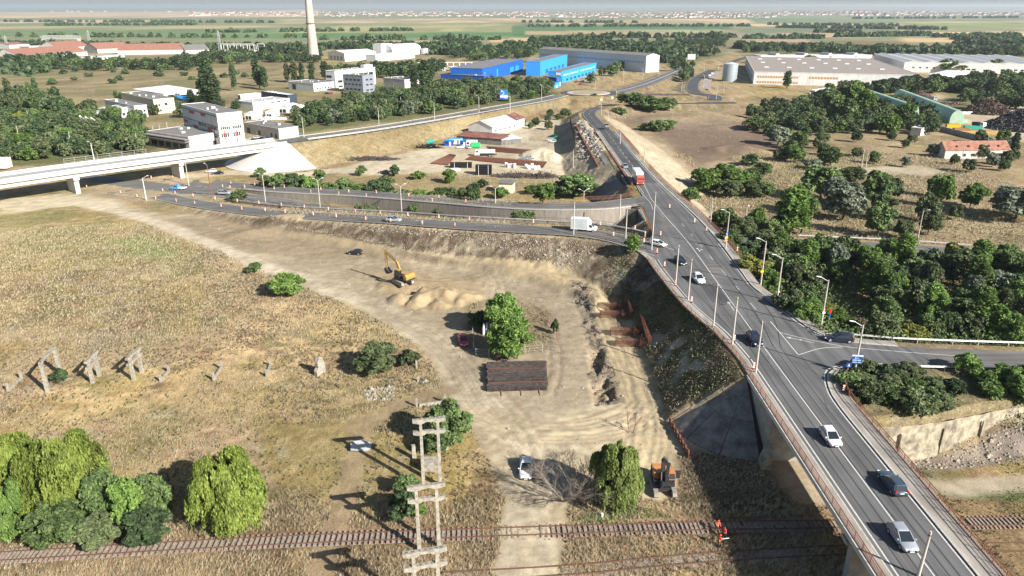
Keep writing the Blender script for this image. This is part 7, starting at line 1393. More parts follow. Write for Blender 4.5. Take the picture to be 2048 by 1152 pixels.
# ---- signs
def disc_sign(loc, label, mt, sym=None, r=.35, ang=0.0, shape='disc'):
    t = thing('road_sign', label, 'road sign', loc, ang); k = MB()
    if shape == 'disc': k.tube((0,-.02,0),(0,.02,0), r, r, 20)
    else: k.box((0,0,0),(r*2,.04,r*2))
    k.build('sign_face', mt, t)
    k = MB(); 
    if sym == 'arrow': k.add([(-.05,-.03,.22),(.05,-.03,.22),(.05,-.03,-.05),(.16,-.03,-.05),(0,-.03,-.26),(-.16,-.03,-.05),(-.05,-.03,-.05)],[(0,1,2,3,4,5,6)])
    elif sym == 'walk': k.add([(-.02,-.03,.25),(.06,-.03,.25),(.06,-.03,.05),(.2,-.03,-.25),(.1,-.03,-.25),(.02,-.03,-.05),(-.12,-.03,-.25),(-.2,-.03,-.25),(-.05,-.03,.05)],[(0,1,2,3,4,5,6,7,8)])
    else: k.box((0,-.03,0),(r*1.2,.02,.1))
    k.build('symbol', WHT, t); return t
for x, yb, z_, mt, s_, lb in ((1450,497,2.6,SBLUE,'arrow','round blue arrow sign on the farthest street lamp of the east footway'),(1450,497,1.7,SYEL,'bar','round yellow sign just under the blue arrow disc'),(1450,497,.9,ORG,'bar','small orange disc lowest on the same lamp as the blue arrow disc'),(1520,570,1.9,SYEL,'bar','yellow warning disc on the second street lamp of the east footway'),(1600,440,3.0,SBLUE,'arrow','blue disc on the leaning lamp pole of the scrubland')):
    p = P(x, yb, 8 if x < 1590 else 1); disc_sign(p+V3((0,-.26,z_+1.2)), lb, mt, s_)
t = thing('direction_sign', 'blue direction sign with white lettering under a pale strip on the corner lamp', 'road sign', P(1708,748,8)+V3((-.1,-.3,2.6)), R(-8)); k = MB(); k.box((0,0,0),(1.5,.05,1.25)); k.build('board', SBLUE, t); k = MB(); k.box((0,0,.76),(1.7,.06,.24)); k.build('top_strip', mat('pale_strip', (.55,.66,.66), .6, var=0), t)
text('Zona', .3, (-.1,-.04,.36), (math.pi/2,0,0), WHT, t); k = MB(); 
for x, w_ in ((-.35,.62),(.3,.5)): k.box((x,-.035,0),(w_,.02,.17))
for x, w_ in ((-.3,.7),(.4,.5)): k.box((x,-.035,-.36),(w_,.02,.12))
k.build('worn_lettering', mat('worn_white', (.45,.52,.62), .7, var=0), t)
disc_sign(P(1708,748,8)+V3((-1.25,-.35,1.75)), 'small square blue crossing sign beside the blue direction sign', SBLUE, 'walk', .38, R(-5), 'sq')
t = thing('post_sign', 'red and blue striped slim sign post at the wooded edge of the curved ramp', 'road sign', P(1657,645,8)); k = MB(); k.tube((0,0,-.2),(0,0,2.6),.05,.05,6); k.build('post', GALV, t); k = MB(); k.box((0,-.06,2.3),(.34,.05,.9)); k.build('red_panel', SRED, t); k = MB(); k.box((0,-.06,1.4),(.28,.05,.8)); k.build('blue_panel', SBLUE, t)
t = thing('number_box', 'small white box fixed to the street lamp by the crash barrier', 'box', P(1641,657,8)+V3((0,-.25,3.2))); k = MB(); k.box((0,0,0),(.5,.12,.35)); k.build('box_shell', WHT, t)
t = thing('gantry_sign', 'large blue motorway style direction board on a bracket pole', 'road sign', P(1020,226,4.6)); h_ = 9.5; k = MB(); k.tube((0,0,-.5),(0,0,h_),.22,.18,8); k.box((-2.4,0,h_),(4.8,.3,.3)); k.build('bracket_pole', GALV, t); k = MB(); k.box((-3.5,-.25,h_+1.2),(4.4,.12,5.2)); k.build('board', mat('board_blue', (.01,.15,.55), .5, var=0), t)
k = MB(); k.box((-4.6,-.33,h_+.0),(1.9,.03,1.1)); k.box((-2.4,-.33,h_-.1),(1.9,.03,1.7)); k.tube((-4.7,-.33,h_+2.9),(-4.7,-.36,h_+2.9),.4,.4,12); k.box((-3.6,-.33,h_+1.9),(.25,.03,1.8)); k.box((-4.1,-.33,h_+1.2),(1.2,.03,.25)); k.build('panel_marking', WHT, t)
t = thing('gantry_sign', 'pale back of a direction board over the north road by the tree wall', 'road sign', P(1372,131,1)); k = MB(); k.tube((0,0,-.5),(0,0,9),.25,.2,8); k.build('bracket_pole', GALV, t); k = MB(); k.box((5.5,0,9.4),(9,.2,6)); k.box((1,.1,7.5),(3,.3,.3)); k.build('board', LGREY, t)
for i, (x, y, lb) in enumerate(((1202,212,'yellowish backed round sign on the bend of the main road, left one'),(1224,208,'yellowish backed round sign on the bend of the main road, right one'),(1252,204,'small yellow sign beside the link road near the dense bushes'))):
    s_ = thing('road_sign', lb, 'road sign', P(x, y, 3)); k = MB(); k.tube((0,0,-.3),(0,0,4),.07,.07,6); k.build('post', GALV, s_); k = MB(); k.tube((0,-.05,4),(0,.02,4),1.0,1.0,16); k.build('sign_face', mat('pale_yellow', (.55,.50,.30), .7, var=0), s_)
# ---- concrete portals
def portal(b0, b1, h, label, beams=((0,.5),), over=1.2, lw=.45, bh=.5, z=None, name='concrete_portal', brok=0.0):
    a = G(*b0) if not isinstance(b0, Vector) else b0; c = G(*b1) if not isinstance(b1, Vector) else b1; mid = (a+c)/2; d = c-a; d.z = 0; L = d.length; ang = math.atan2(d.y, d.x); r = thing(name, label, 'concrete portal', mid, ang)
    for s_ in (-1, 1):
        hh = h-.02 if s_ < 0 else h*(1-brok)-.02; k = MB(); x = s_*L/2; k.loft([[V3((x-w1,-w2,z_)),V3((x+w1,-w2,z_)),V3((x+w1,w2,z_)),V3((x-w1,w2,z_))] for z_, w1, w2 in ((-.4,lw*.55,lw*.62),(hh*.5,lw*.46,lw*.52),(hh,lw*.40,lw*.46))]); k.build('leg', OLDC, r)
    for dz, ov in beams:
        k = MB(); X_ = L/2+over; zb = h-dz; k.side([(-X_,zb+bh),(-X_,zb+bh*.25),(-L/2-.3,zb-bh*.1),(-L/2+.35,zb-bh*.1),(-L/2+.7,zb+bh*.3),(L/2-.7,zb+bh*.3),(L/2-.35,zb-bh*.1),(L/2+.3,zb-bh*.1),(X_,zb+bh*.25),(X_,zb+bh)][::-1], -.24+ov*0, .24); k.build('cross_beam', OLDC, r)
        k = MB()
        for x in (-X_+.4, -L/2, -.5, .1, .7, L/2, X_-.5): k.box((x, 0, zb+bh+.004), (.34 if abs(x) > .9 else .2, .22, .03))
        k.build('bolt_pocket', DARKC, r)
    return r
TW = [((-12.2,83.6),(-9.95,84.0),10.9,'farthest of the three tall twin-leg concrete portals, beside the dark green bush'),((-11.35,71.3),(-9.0,71.8),9.4,'middle one of the three tall twin-leg concrete portals, straddling the rails'),((-10.1,59.2),(-7.75,59.8),10.3,'nearest of the three tall twin-leg concrete portals, cut by the lower frame edge')]
for a, c, h, lb in TW: portal(V3((*a, gz(*a))), V3((*c, gz(*c))), h, lb, beams=((.5,0),(2.3,0)), over=1.05, lw=.46, bh=.55)
portal((96,783),(122,750), 5.7, 'low wide concrete portal with a single top beam on the dry field', ((.4,0),), .35, .55, .5); portal((186,766),(199,752), 4.6, 'low narrow portal with double beams, middle of the three low ones', ((.45,0),(1.6,0)), 1.0, .5, .5); portal((268,760),(284,745), 4.7, 'low narrow portal with double beams, easternmost of the three low ones', ((.45,0),(1.6,0)), 1.0, .5, .5)
def stumps(b0, b1, h, label, beam=True):
    a, c = G(*b0), G(*b1); r = thing('concrete_stump', label, 'concrete stump', a); 
    for q_ in (V3((0,0,0)), c-a): k = MB(); k.box((q_.x, q_.y, h/2-.2+q_.z), (.36,.4,h+.4), taper=.9); k.build('post', OLDC, r)
    if beam: k = MB(); k.bar((c-a)*.08+V3((0,0,.25)), (c-a)*.92+V3((0,0,.25)), .35, .5); k.build('tie_beam', OLDC, r)
stumps((17,783),(43,758),1.6,'pair of short stumps joined by a low beam, nearest the western frame edge'); stumps((322,763),(338,744),1.4,'pair of short stumps joined by a low beam, beside the low narrow portals'); stumps((428,761),(443,738),1.7,'pair of short stumps joined by a low beam in the middle of the field'); stumps((534,753),(541,732),1.4,'pair of short stumps joined by a low beam, next to the broken slab'); stumps((834,814),(890,806),1.6,'pair of stumps with a fallen beam behind the dark green bush')
def stake(x, y, h, label, w_=.34, tilt=0.0): 
    k = MB(); k.box((0,0,h/2-.2),(w_,w_,h+.4),taper=.85); o = k.build('concrete_stake', OLDC, label=label, cat='concrete stake'); o.location = G(x, y); o.rotation_euler = (0, tilt, .3)
stake(739,746,1.9,'concrete stake in front of the wide olive shrub'); stake(833,736,1.5,'upper concrete stake beside the thin olive bush'); stake(829,712,1.1,'topmost short stake above the thin olive bush'); stake(836,763,1.0,'lowest short stake by the loose rubble'); stake(828,916,2.2,'wide broken stake to the left of the farthest tall portal', .6); stake(893,898,1.2,'broken stake right of the farthest tall portal', .5); stake(848,764,.6,'lying wedge of concrete beside the lowest short stake', .8, .9)
k = MB(); k.side([(-1.0,-.3),(1.1,-.3),(1.2,1.6),(.5,3.3),(-.2,3.6),(-.7,2.4),(-.6,1.5),(-1.1,1.0)], -.35, .35); o = k.build('broken_slab', OLDC, label='jagged upright remnant of a concrete frame standing alone on the field', cat='concrete ruin'); o.location = G(640,748); o.rotation_euler = (0,0,R(62))
k = MB(); k.box((0,0,.7),(2.3,1.6,1.8)); o = k.build('concrete_block', OLDC, label='squat concrete block between the legs of the farthest tall portal', cat='concrete block'); o.location = G(862,938)
k = MB(); k.loft([[V3((x, y, z_)) for x, y in ((-1.6,-1.0),(1.3,-1.2),(1.7,.6),(.2,1.3),(-1.5,.8))] for z_ in (-.06,.08)]); o = k.build('tipped_slab', mat('pale_slab', (.34,.355,.36), .9, var=.25, scale=2), label='pale tipped slab lying in the shadow of a tall portal', cat='slab'); o.location = G(722,895)+V3((0,0,.3)); o.rotation_euler = (.15,.2,.3)
# ---- reinforcing steel on the site
REB = mat('rebar_rust', (.17,.07,.045), .9, var=.3, scale=3, col2=(.25,.11,.07)); REBD = mat('rebar_dark', (.06,.052,.05), .8, .2, var=.4, scale=1.5, col2=(.13,.105,.095))
def lattice(k, x0, x1, y0, y1, z0, z1, s=.3, w_=.045):
    fr = lambda a, b_: [a+(b_-a)*i/max(1, round((b_-a)/s)) for i in range(max(1, round((b_-a)/s))+1)]
    for z_ in fr(z0, z1):
        for y in (y0, y1): k.bar((x0,y,z_),(x1,y,z_),w_,w_)
        for x in (x0, x1): k.bar((x,y0,z_),(x,y1,z_),w_,w_)
    for x in fr(x0, x1):
        for y in (y0, y1): k.bar((x,y,z0),(x,y,z1),w_,w_)
        k.bar((x,y0,z1),(x,y1,z1),w_,w_)
    for y in fr(y0, y1):
        for x in (x0, x1): k.bar((x,y,z0),(x,y,z1),w_,w_)
        k.bar((x0,y,z1),(x1,y,z1),w_,w_)
for px_, py_, lb in ((1222,618,'rusty reinforcement cage, farthest of the four by the shaded bank'),(1228,634,'rusty reinforcement cage, second from the far end by the shaded bank'),(1250,669,'rusty reinforcement cage, third from the far end by the shaded bank'),(1262,691,'rusty reinforcement cage, nearest of the four by the shaded bank')):
    p = G(px_, py_); t = thing('rebar_cage', lb, 'rebar cage', p, R(-3)); k = MB(); lattice(k, -3.0, 2.8, -.7, .7, .0, 1.3, .22, .035); k.build('foot_cage', REB, t); k = MB(); lattice(k, 1.5, 3.6, -1.7, .7, .0, 1.5, .22, .035); k.build('stem_cage', REB, t)
for a, c, lb in (((1252,600),(1262,640),'tall narrow rebar wall mesh standing behind the farther two cages'),((1280,640),(1300,690),'tall narrow rebar wall mesh standing behind the nearer two cages')):
    p, q_ = G(*a), G(*c); d = q_-p; t = thing('rebar_mesh', lb, 'rebar mesh', p, math.atan2(d.y, d.x)); k = MB(); lattice(k, 0, d.length, -.2, .2, 0, 1.7, .28, .03); k.build('mesh', REB, t)
t = thing('rebar_stack', 'big dark stack of bundled reinforcing mats beside the green trees', 'rebar stack', G(1042,782), R(3)); q = random.Random(3)
for i in range(13):
    k = MB(); y0 = i*.78; z0 = .22+(.35 if 2 < i < 12 else .05); sh = (i*.06)-.4+q.uniform(-.2,.2)
    for j in range(7):
        for zz in (z0-.2, z0, z0+.25, z0+.45): k.bar((-5.4+sh-i*.05, y0+j*.1, zz+q.uniform(-.05,.05)), (5.1+sh-i*.02, y0+j*.1+q.uniform(-.06,.06), zz+q.uniform(-.05,.05)), .05, .05)
    for x in range(-5, 6, 1): k.bar((x+sh, y0, z0-.2), (x+sh, y0, z0+.45), .04, .04); k.bar((x+sh, y0, z0+.46), (x+sh, y0+.65, z0+.46), .04, .04)
    k.build('mat_bundle', REBD if i not in (2, 8) else mat('rebar_brown', (.11,.06,.045), .85, var=.3, scale=2), t)
for x in (-3.4, 0, 3.2): k = MB(); k.box((x, 4, .06), (.18, 11.5, .14)); k.build('timber_bearer', mat('timber', (.25,.16,.09), .9, var=.2), t)
t = thing('steel_sheet_pile', 'rusty steel sheet piling along the edge of the shaded cut near the parked excavator', 'sheet pile', G(1345,850)); k = MB(); a = G(1345,850); 
for i in range(14): u = G(1338+i*2.9, 845+i*5.2)-a; v = G(1338+(i+1)*2.9, 845+(i+1)*5.2)-a; k.bar(u+V3((0,0,.3)), v+V3((.15*(-1)**i,0,.3)), .12, 1.4)
k.build('sheet', RUST, t)
# cabinets, fence, small site things
for x, lb in ((968,'white portable toilet cabin in tree shade, left of the pair'),(974,'white portable toilet cabin in tree shade, right of the pair')):
    t = thing('toilet_cabin', lb, 'portable toilet', G(x,668)); k = MB(); k.box((0,0,1.15),(.42,1.1,2.3)); k.build('cabin_body', WHT, t); k = MB(); k.box((-.01,-.56,1.1),(.3,.03,1.9)); k.build('door', LITE, t)
def fence(name, label, pts, h, mt, sp=2.5, wires=3, px=True, cat='fence', slab=None):
    pl = cat_rom([G(*p) for p in pts] if px else pts, sp); r = thing(name, label, cat, pl[0]); o0 = V3(pl[0])
    if slab:
        k = MB()
        for a, b_ in zip(pl[:-1], pl[1:]): k.bar(a-o0+V3((0,0,h/2)), b_-o0+V3((0,0,h/2)), .06, h)
        k.build('board_panel', slab, r)
    else:
        for j in range(wires):
            k = MB(); zz = h*(j+1)/wires-.05
            for a, b_ in zip(pl[:-1], pl[1:]): k.bar(a-o0+V3((0,0,zz)), b_-o0+V3((0,0,zz)), .025, .025)
            k.build('wire', mt, r)
    pm = MB(); pm.bar((0,0,-.2),(0,0,h),.09,.09); po = None
    for p in pl[:95]: c_ = pm.build('post', mt, r) if po is None else link(po.copy(), r); po = po or c_; c_.location = p-o0
    return r
fence('wire_fence', 'wire fence with pale posts around the green trees beside the red car', [(940,645),(948,680),(952,712),(1012,712),(1085,704),(1122,708)], 1.6, GALV); fence('wire_fence', 'leaning wire fence running up the east side of the green trees', [(1122,708),(1116,690),(1108,668),(1096,645),(1075,632)], 1.5, RUST)
fence('wire_fence', 'long thin wire fence along the near side of the storage yard', [(620,345),(700,346),(800,350),(900,358),(1000,366),(1090,368),(1120,360)], 1.8, GALV, 4); fence('board_fence', 'black board fence casting a long shadow at the east side of the storage yard', [(1140,243),(1144,262),(1148,282),(1150,300)], 3.2, DARKC, 3, slab=mat('black_boards', (.03,.028,.027), .9, var=.2))
# ---- storage yard
bldg('storage_shed', 'long open shed with rusty brown sheet roof in the storage yard', (1003,290), (1000,289), (1004,290), 0, NAVY, RROOF, h=3) if False else None
def shed(label, fl, fr, dep, h, roofm, wallm, name='shed', rh=1.2, kind='shed'):
    a, c = P(*fl), P(*fr); d = c-a; d.z = 0; L = d.length; r = thing(name, label, 'shed', a, math.atan2(d.y, d.x)); k = MB(); k.box((L/2, dep/2, h/2-.1), (L, dep, h+.2)); k.build('wall', wallm, r); k = MB()
    if kind == 'shed': k.loft([[V3((x,-.5,h)),V3((x,-.5,h+.12)),V3((x,dep+.3,h+rh+.12)),V3((x,dep+.3,h+rh))][::-1] for x in (-.3, L+.3)])
    else: k.loft([[V3((x,-.4,h)),V3((x,dep/2,h+rh)),V3((x,dep+.4,h)),V3((x,dep+.4,h+.14)),V3((x,dep/2,h+rh+.16)),V3((x,-.4,h+.14))] for x in (-.4, L+.4)])
    k.build('roof', roofm, r)
    if kind != 'shed': k = MB(); k.add([(0,0,h),(0,dep,h),(0,dep/2,h+rh),(L,0,h),(L,dep,h),(L,dep/2,h+rh)], [(0,2,1),(3,4,5)]); k.build('gable', wallm, r)
    return r, L
shed('long open shed with dark front and rusty brown sheet roof', (914,284), (1003,291), 10, 3, RROOF, DARKC, rh=.9); shed('low white roofed shed at the end of the rusty roofed shed', (1003,291), (1042,287), 9, 2.6, WROOF, DARKC, rh=.4)
r_, L_ = shed('long white hall with grey sheet roof at the back of the storage yard', (985,271), (1034,258), 15, 4, LGREY, WH, 'storage_hall', 3, 'gable')
for i in range(5): k = MB(); k.box((L_*(.12+.19*i), -.05, 2), (2, .12, 1.2)); k.build('window', GREYR, r_)
shed('small white hall with rusty red roof adjoining the long grey roofed hall', (1034,257), (1049,252), 13, 4.6, RROOF, WH2, 'storage_hall', 2.4, 'gable')
r_, L_ = shed('yellowish brick hut with a dark flat roof beside the upper ramp', (998,386), (1026,387), 5, 3.6, DARKC, CREAM, 'hut', .1)
def cabin(c_, L, label, m_, rf, ang=-6):
    t = thing('site_cabin', label, 'site cabin', P(*c_), R(ang)); k = MB(); k.box((0,0,1.3),(L,2.6,2.6)); k.build('shell', m_, t); k = MB(); k.box((0,0,2.68),(L+.1,2.7,.14)); k.build('roof', rf, t); k = MB(); k.box((-L*.2,-1.32,1.5),(1.1,.06,.9)); k.build('window', D, t); k = MB(); k.box((L*.2,-1.32,1.05),(.9,.06,2)); k.build('door', LITE if m_ is SBLUE else GREYM, t)
cabin((898,291), 4, 'blue site cabin at the western end of the cabin row', SBLUE, BLUEL); cabin((912,287.5), 6, 'pale blue roofed canopy cabin in the middle of the cabin row', WH, BLUEL); cabin((927,292), 3, 'second blue site cabin next to the white cabin', SBLUE, BLUEL); cabin((942,292), 6, 'white site cabin at the eastern end of the cabin row', WH, WROOF)
GRN = mat('green_sheet', (.03,.45,.12), .6, var=.1); TEAL = mat('teal_plastic', (.03,.32,.24), .5, var=.1)
t = thing('covered_tank', 'bright green covered tank beside the white site cabin', 'tank', P(951,296)); k = MB(); k.loft([[V3((x, math.cos(a)*1.5*s_, 1.2+math.sin(a)*1.4*s_)) for a in [i*.628 for i in range(10)]] for x, s_ in ((-2.4,.6),(-1.9,1),(1.9,1),(2.4,.6))]); k.build('tank_shell', GRN, t, smooth=True)
t = thing('concrete_mixer', 'teal drum mixer standing by the embankment at the west side of the yard', 'mixer', P(862,292)); k = MB(); k.tube((-1.5,0,1.8),(1.5,0,2.4),1.2,.7,14); k.build('drum', TEAL, t); k = MB(); k.box((0,0,.6),(4,1.6,.8)); k.build('frame', BLKP, t)
def mats(px4, label, h=.5):
    pl = [P(*q) for q in px4]; c = sum(pl, V3())/4; t = thing('rebar_mat', label, 'rebar mats', c); k = MB(); n_ = 26
    for i in range(n_+1):
        u = i/n_; a, b_ = pl[0].lerp(pl[1], u)-c, pl[3].lerp(pl[2], u)-c; k.bar(a+V3((0,0,h)), b_+V3((0,0,h)), .22, .12)
    for i in range(9): u = i/8; a, b_ = pl[0].lerp(pl[3], u)-c, pl[1].lerp(pl[2], u)-c; k.bar(a+V3((0,0,h-.1)), b_+V3((0,0,h-.1)), .16, .12)
    k.build('bar_grid', REB, t); k = MB(); k.add([q-c+V3((0,0,h*.5)) for q in pl]+[q-c for q in pl], [(0,1,2,3)[::1],(0,4,5,1),(1,5,6,2),(2,6,7,3),(3,7,4,0)]); k.build('lower_layer', REB, t)
mats([(932,320),(1086,336),(1094,325),(943,313)], 'longest rusty mat layer in the middle of the storage yard'); mats([(988,304),(1066,310),(1077,302),(974,294)], 'rusty mat layer behind the white tank truck'); mats([(862,328),(896,331),(912,312),(900,310)], 'rusty mat layer at the west side behind the black pipes')
BPIPE = mat('black_pipe', (.012,.012,.013), .5, var=0); 
def pipes(c_, L, rows, cols, r, label, ang, mt=BPIPE):
    t = thing('pipe_stack', label, 'pipe stack', P(*c_), R(ang)); base = None
    for i in range(rows):
        for j in range(cols):
            if base is None: k = MB(); k.tube((-L/2,0,0),(L/2,0,0),r,r,12,cap=False); k.tube((-L/2,0,0),(L/2,0,0),r*.9,r*.9,12,cap=True); base = o = k.build('pipe', mt, t)
            else: o = link(base.copy(), t)
            o.location = (0, j*r*2.02, r+i*r*2.0)
    k = MB()
    for x in (-L*.3, L*.3): k.box((x, -r*1.15, rows*r), (.12,.1,rows*r*2+.3)); k.box((x, (cols*2-1)*r*1.03, rows*r), (.12,.1,rows*r*2+.3))
    k.build('stake', WHT, t)
pipes((922,336), 9, 3, 4, .35, 'long stack of black pipes with white ends, left one', 2); pipes((967,350), 6.4, 5, 4, .38, 'taller stack of black pipes with white ends, right one', -2); pipes((909,342), 5, 1, 6, .28, 'row of short white pipes before the left black pipe stack', 20, WHT)
for i, (x, y) in enumerate(((1012,334),(1017,335),(1023,335),(1029,336),(1052,336),(1058,338),(1064,336),(1070,339),(1077,339))):
    k = MB(); k.tube((0,0,0),(0,0,1.6 if i % 3 else 1.9),.62,.62,14); o = k.build('concrete_ring', WHT, label=f'white concrete ring, {ORD[i]} from left in front of the longest rusty mats', cat='concrete ring', group='concrete rings in the storage yard'); o.location = P(x, y)
def junk(c_, rx, ry, h, n_, mt, label, seed, L=(1,4), name='scrap_heap', cat='scrap heap', w_=.2):
    q = random.Random(seed); t = thing(name, label, cat, P(*c_)); k = MB()
    for _ in range(n_):
        a = q.uniform(0,6.28); rr = q.random()**.6; x, y = math.cos(a)*rr*rx, math.sin(a)*rr*ry; z_ = h*(1-rr)*q.random()+.1; d = V3((q.uniform(-1,1),q.uniform(-.6,.6),q.uniform(-.3,.3))).normalized()*q.uniform(*L)/2; c = V3((x,y,z_)); k.bar(c-d, c+d, w_*q.uniform(.5,1.6), w_*q.uniform(.5,1.2))
    k.build('steel_offcuts', mt, t, kind='stuff'); return t
junk((1035,352), 11, 4, 1.2, 220, REBD, 'tangled dark rusty steel heap in front of the concrete rings', 3); junk((1085,354), 6, 4, 2.2, 130, REBD, 'taller tangled rusty steel heap near the large green bush', 4); junk((742,319), 13, 4, 1.4, 260, REBD, 'sprawling heap of rusty offcuts at the foot of the flyover bank', 5); junk((858,296), 6, 2, .6, 60, BPIPE, 'low pile of black pipes by the teal mixer', 6, (3,6))
junk((590,214), 16, 5, 1.6, 160, WHT, 'white stone slabs and blocks stacked east of the stone yard halls', 8, (.6,2.4), 'stone_slabs', 'stone slabs', .9); junk((672,214), 14, 5, 1.4, 120, WHT, 'white clutter of slabs behind the trees below the grey office cube', 9, (.6,2.4), 'stone_slabs', 'stone slabs', .9); junk((535,238), 12, 4, 1.4, 90, WHT, 'white stone blocks strewn before the yard sheds', 10, (.6,2), 'stone_slabs', 'stone slabs', .8); junk((222,262), 5, 3, 1.5, 50, TEAL, 'turquoise and grey junk beside the slate roofed workshop', 11, (.6,2), 'scrap_heap', 'scrap heap', .6)
junk((1055,318), 4, 2, 1.6, 60, GREYM, 'grey machine parts beside the sand pile', 7, (.5,2), w_=.5)
for i, (x, y, L, mt, lb, h_) in enumerate(((1905,256,7,SYEL,'yellow open container at the end of the green arched shed',2.2),(1922,262,8,mat('rust_orange', (.36,.17,.07), .8, var=.2),'rusty orange container behind the yellow one',1.6),(1925,268,7,mat('ochre_container', (.45,.30,.10), .8, var=.2),'ochre container, left of three in the front row',2),(1947,268,7,MATS['ochre_container'],'ochre container, middle of three in the front row',2),(1978,268,8,MATS['ochre_container'],'ochre container, right end of the front row',2),(1945,258,9,TEAL,'turquoise container with a flat lid behind the ochre row',1.6),(1905,246,8,MINT,'pale mint container near the shed front',1.8),(1925,245,6,MINT,'mint container with open lid east of the shed front',1.6))):
    t = thing('container', lb, 'container', P(x, y), R(-8)); k = MB(); k.box((0,0,h_/2),(L,2.5,h_)); k.build('container_shell', mt, t); k = MB(); k.box((0,0,h_+.02),(L*.94,2.2,.06)); k.build('lid', SCR if i in (0,1,2,3,4) else mt, t); k = MB(); 
    for j in range(8): k.box((-L/2+L*(j+.5)/8,-1.27,h_/2),(.12,.06,h_))
    k.build('rib', mt, t)
for i, (x, y) in enumerate(((1925,228),(1940,228),(1958,228),(1978,228),(1990,228))): k = MB(); k.box((0,0,.7),(5,1.2,1.5)); o = k.build('concrete_barrier', WHT, label=f'white concrete barrier block, {ORD[i]} from left before the brown scrap heap', cat='barrier', group='barrier blocks in the scrap yard'); o.location = P(x, y)
# lattice things far off
def steel_tower(c_, h, label):
    t = thing('power_pylon', label, 'pylon', P(*c_)); k = MB()
    for sx in (-1,1):
        for sy in (-1,1): k.bar((sx*2.2,sy*2.2,0),(sx*.4,sy*.4,h),.4,.4)
    for i in range(6):
        z_ = h*i/6; w_ = 2.2-1.8*i/6
        for s_ in (-1,1): k.bar((-w_,s_*w_,z_),(w_*.8,s_*w_*.8,z_+h/6),.2,.2)
    for z_ in (h*.72,h*.88): k.bar((-5,0,z_),(5,0,z_),.35,.35)
    k.build('lattice', GALV, t)
steel_tower((181,92), 26, 'steel lattice pylon behind the red tiled halls'); steel_tower((441,102), 30, 'steel lattice pylon beside the substation frames'); steel_tower((15,97), 20, 'thin lattice mast near the western frame edge')
t = thing('substation', 'row of white steel portal frames of an electrical substation', 'substation', P(475,103)); k = MB()
for i in range(6):
    x = -24+i*10; k.bar((x,0,0),(x,0,11),.7,.7); k.bar((x,10,0),(x,10,9),.6,.6)
    if i < 5: k.bar((x,0,11),(x+10,0,11),.7,.7); k.bar((x,10,9),(x+10,10,9),.5,.5)
k.bar((32,0,0),(32,0,11),.6,.6); k.bar((42,0,0),(42,0,11),.6,.6); k.bar((32,0,11),(42,0,11),.6,.6); k.build('steel_frame', WH, t); k = MB()
for i in range(12): k.box((-22+i*4.6, -4, 1.5), (1.6,1.6,3))
k.build('switchgear', LGREY, t)
t = thing('truss_bridge', 'pale steel truss bridge among trees far beyond the red tiled halls', 'bridge', P(82,83)); k = MB(); n_ = 14; L = 78
for s_ in (0, 6):
    k.bar((0,s_,5),(L,s_,5),.9,1.0); k.bar((6,s_,11),(L-6,s_,11),.7,.7)
    for i in range(n_): x = L*i/n_; k.bar((x,s_,5),(x+L/n_/2,s_,11),.5,.5); k.bar((x+L/n_/2,s_,11),(x+L/n_,s_,5),.5,.5)
k.build('truss', LGREY, t); k = MB(); k.box((4,3,2.2),(3,7,5)); k.box((L-4,3,2.2),(3,7,5)); k.build('pier', CONCL, t)
# concrete columns left standing in rows
for i, (x, y) in enumerate(((802,209),(830,209),(862,205),(885,202),(924,200),(972,196),(950,197),(715,214),(730,212))): lamp(x, y+4, y-14, None, f'{ORD[i]} pale bare column in the overgrown row behind the flyover approach', (), tall=6.5, mt=WH2, nm='concrete_column', group='columns in the overgrown row')
for i, (x, y) in enumerate(((293,272),(307,266),(320,262),(335,258))): lamp(x, y, y-12, 0, f'{ORD[i]} from left of the short white columns behind the workshop hall', (), tall=4, mt=WH2, nm='concrete_column', group='columns behind the workshop hall')
for x, y, h, lb in ((1612,180,14,'leaning timber pole, left of the pair by the wide factory hall'),(1617,180,14,'leaning timber pole, right of the pair by the wide factory hall'),(1716,172,13,'thin utility pole before the loading dock, left one'),(1722,170,13,'thin utility pole before the loading dock, right one'),(1957,172,12,'pale pole, left of three in the trees behind the scrap yard'),(1963,174,12,'pale pole, middle of three in the trees behind the scrap yard'),(1969,172,12,'pale pole, right of three in the trees behind the scrap yard'),(1730,342,8,'pale pole on the scrubland north of the silvery tree'),(1722,338,9,'twin pale pole on the scrubland north of the silvery tree'),(1922,325,8,'leaning pale pole in front of the red roofed house'),(1055,283,7,'dark wooden pole at the yard hedge'),(906,276,8,'dark wooden pole behind the blue cabins'),(1146,335,7,'wooden pole at the sand slope below the main road'),(615,344,6,'wooden pole at the foot of the concrete cone'),(42,292,10,'pole in the western wood beyond the flyover'),(145,303,9,'second pole in the western wood beyond the flyover'),(60,250,8,'pole at the edge of the western wood'),(277,300,8,'slim lamp pole beside the workshop hall'),(1418,438,4,'short dark post beside the long rusty railing')):
    lamp(x, y, y-20, None, lb, (), tall=h, mt=POLE, nm='utility_pole')
k = MB(); k.box((0,0,2.6),(5,4,4)); k.box((0,-2.05,2.2),(5.02,.1,1.2)); o = k.build('green_stripe_cabin', WH, label='white cabin with a green stripe at the western frame edge behind the flyover', cat='cabin'); o.location = P(8,338)
k = MB()
for j in range(7): k.box((0,-1.2,7-j*.9),(14,.35,.25))
for x in (-6,0,6): k.bar((x,-1,0),(x,-1,8),.5,.5); k.bar((x,-1,8),(x,6,0),.4,.4)
o = k.build('old_grandstand_frame', WH2, label='derelict slatted concrete frame leaning in the trees beyond the flyover', cat='ruin'); o.location = P(180,262); o.rotation_euler = (0,0,R(-35))
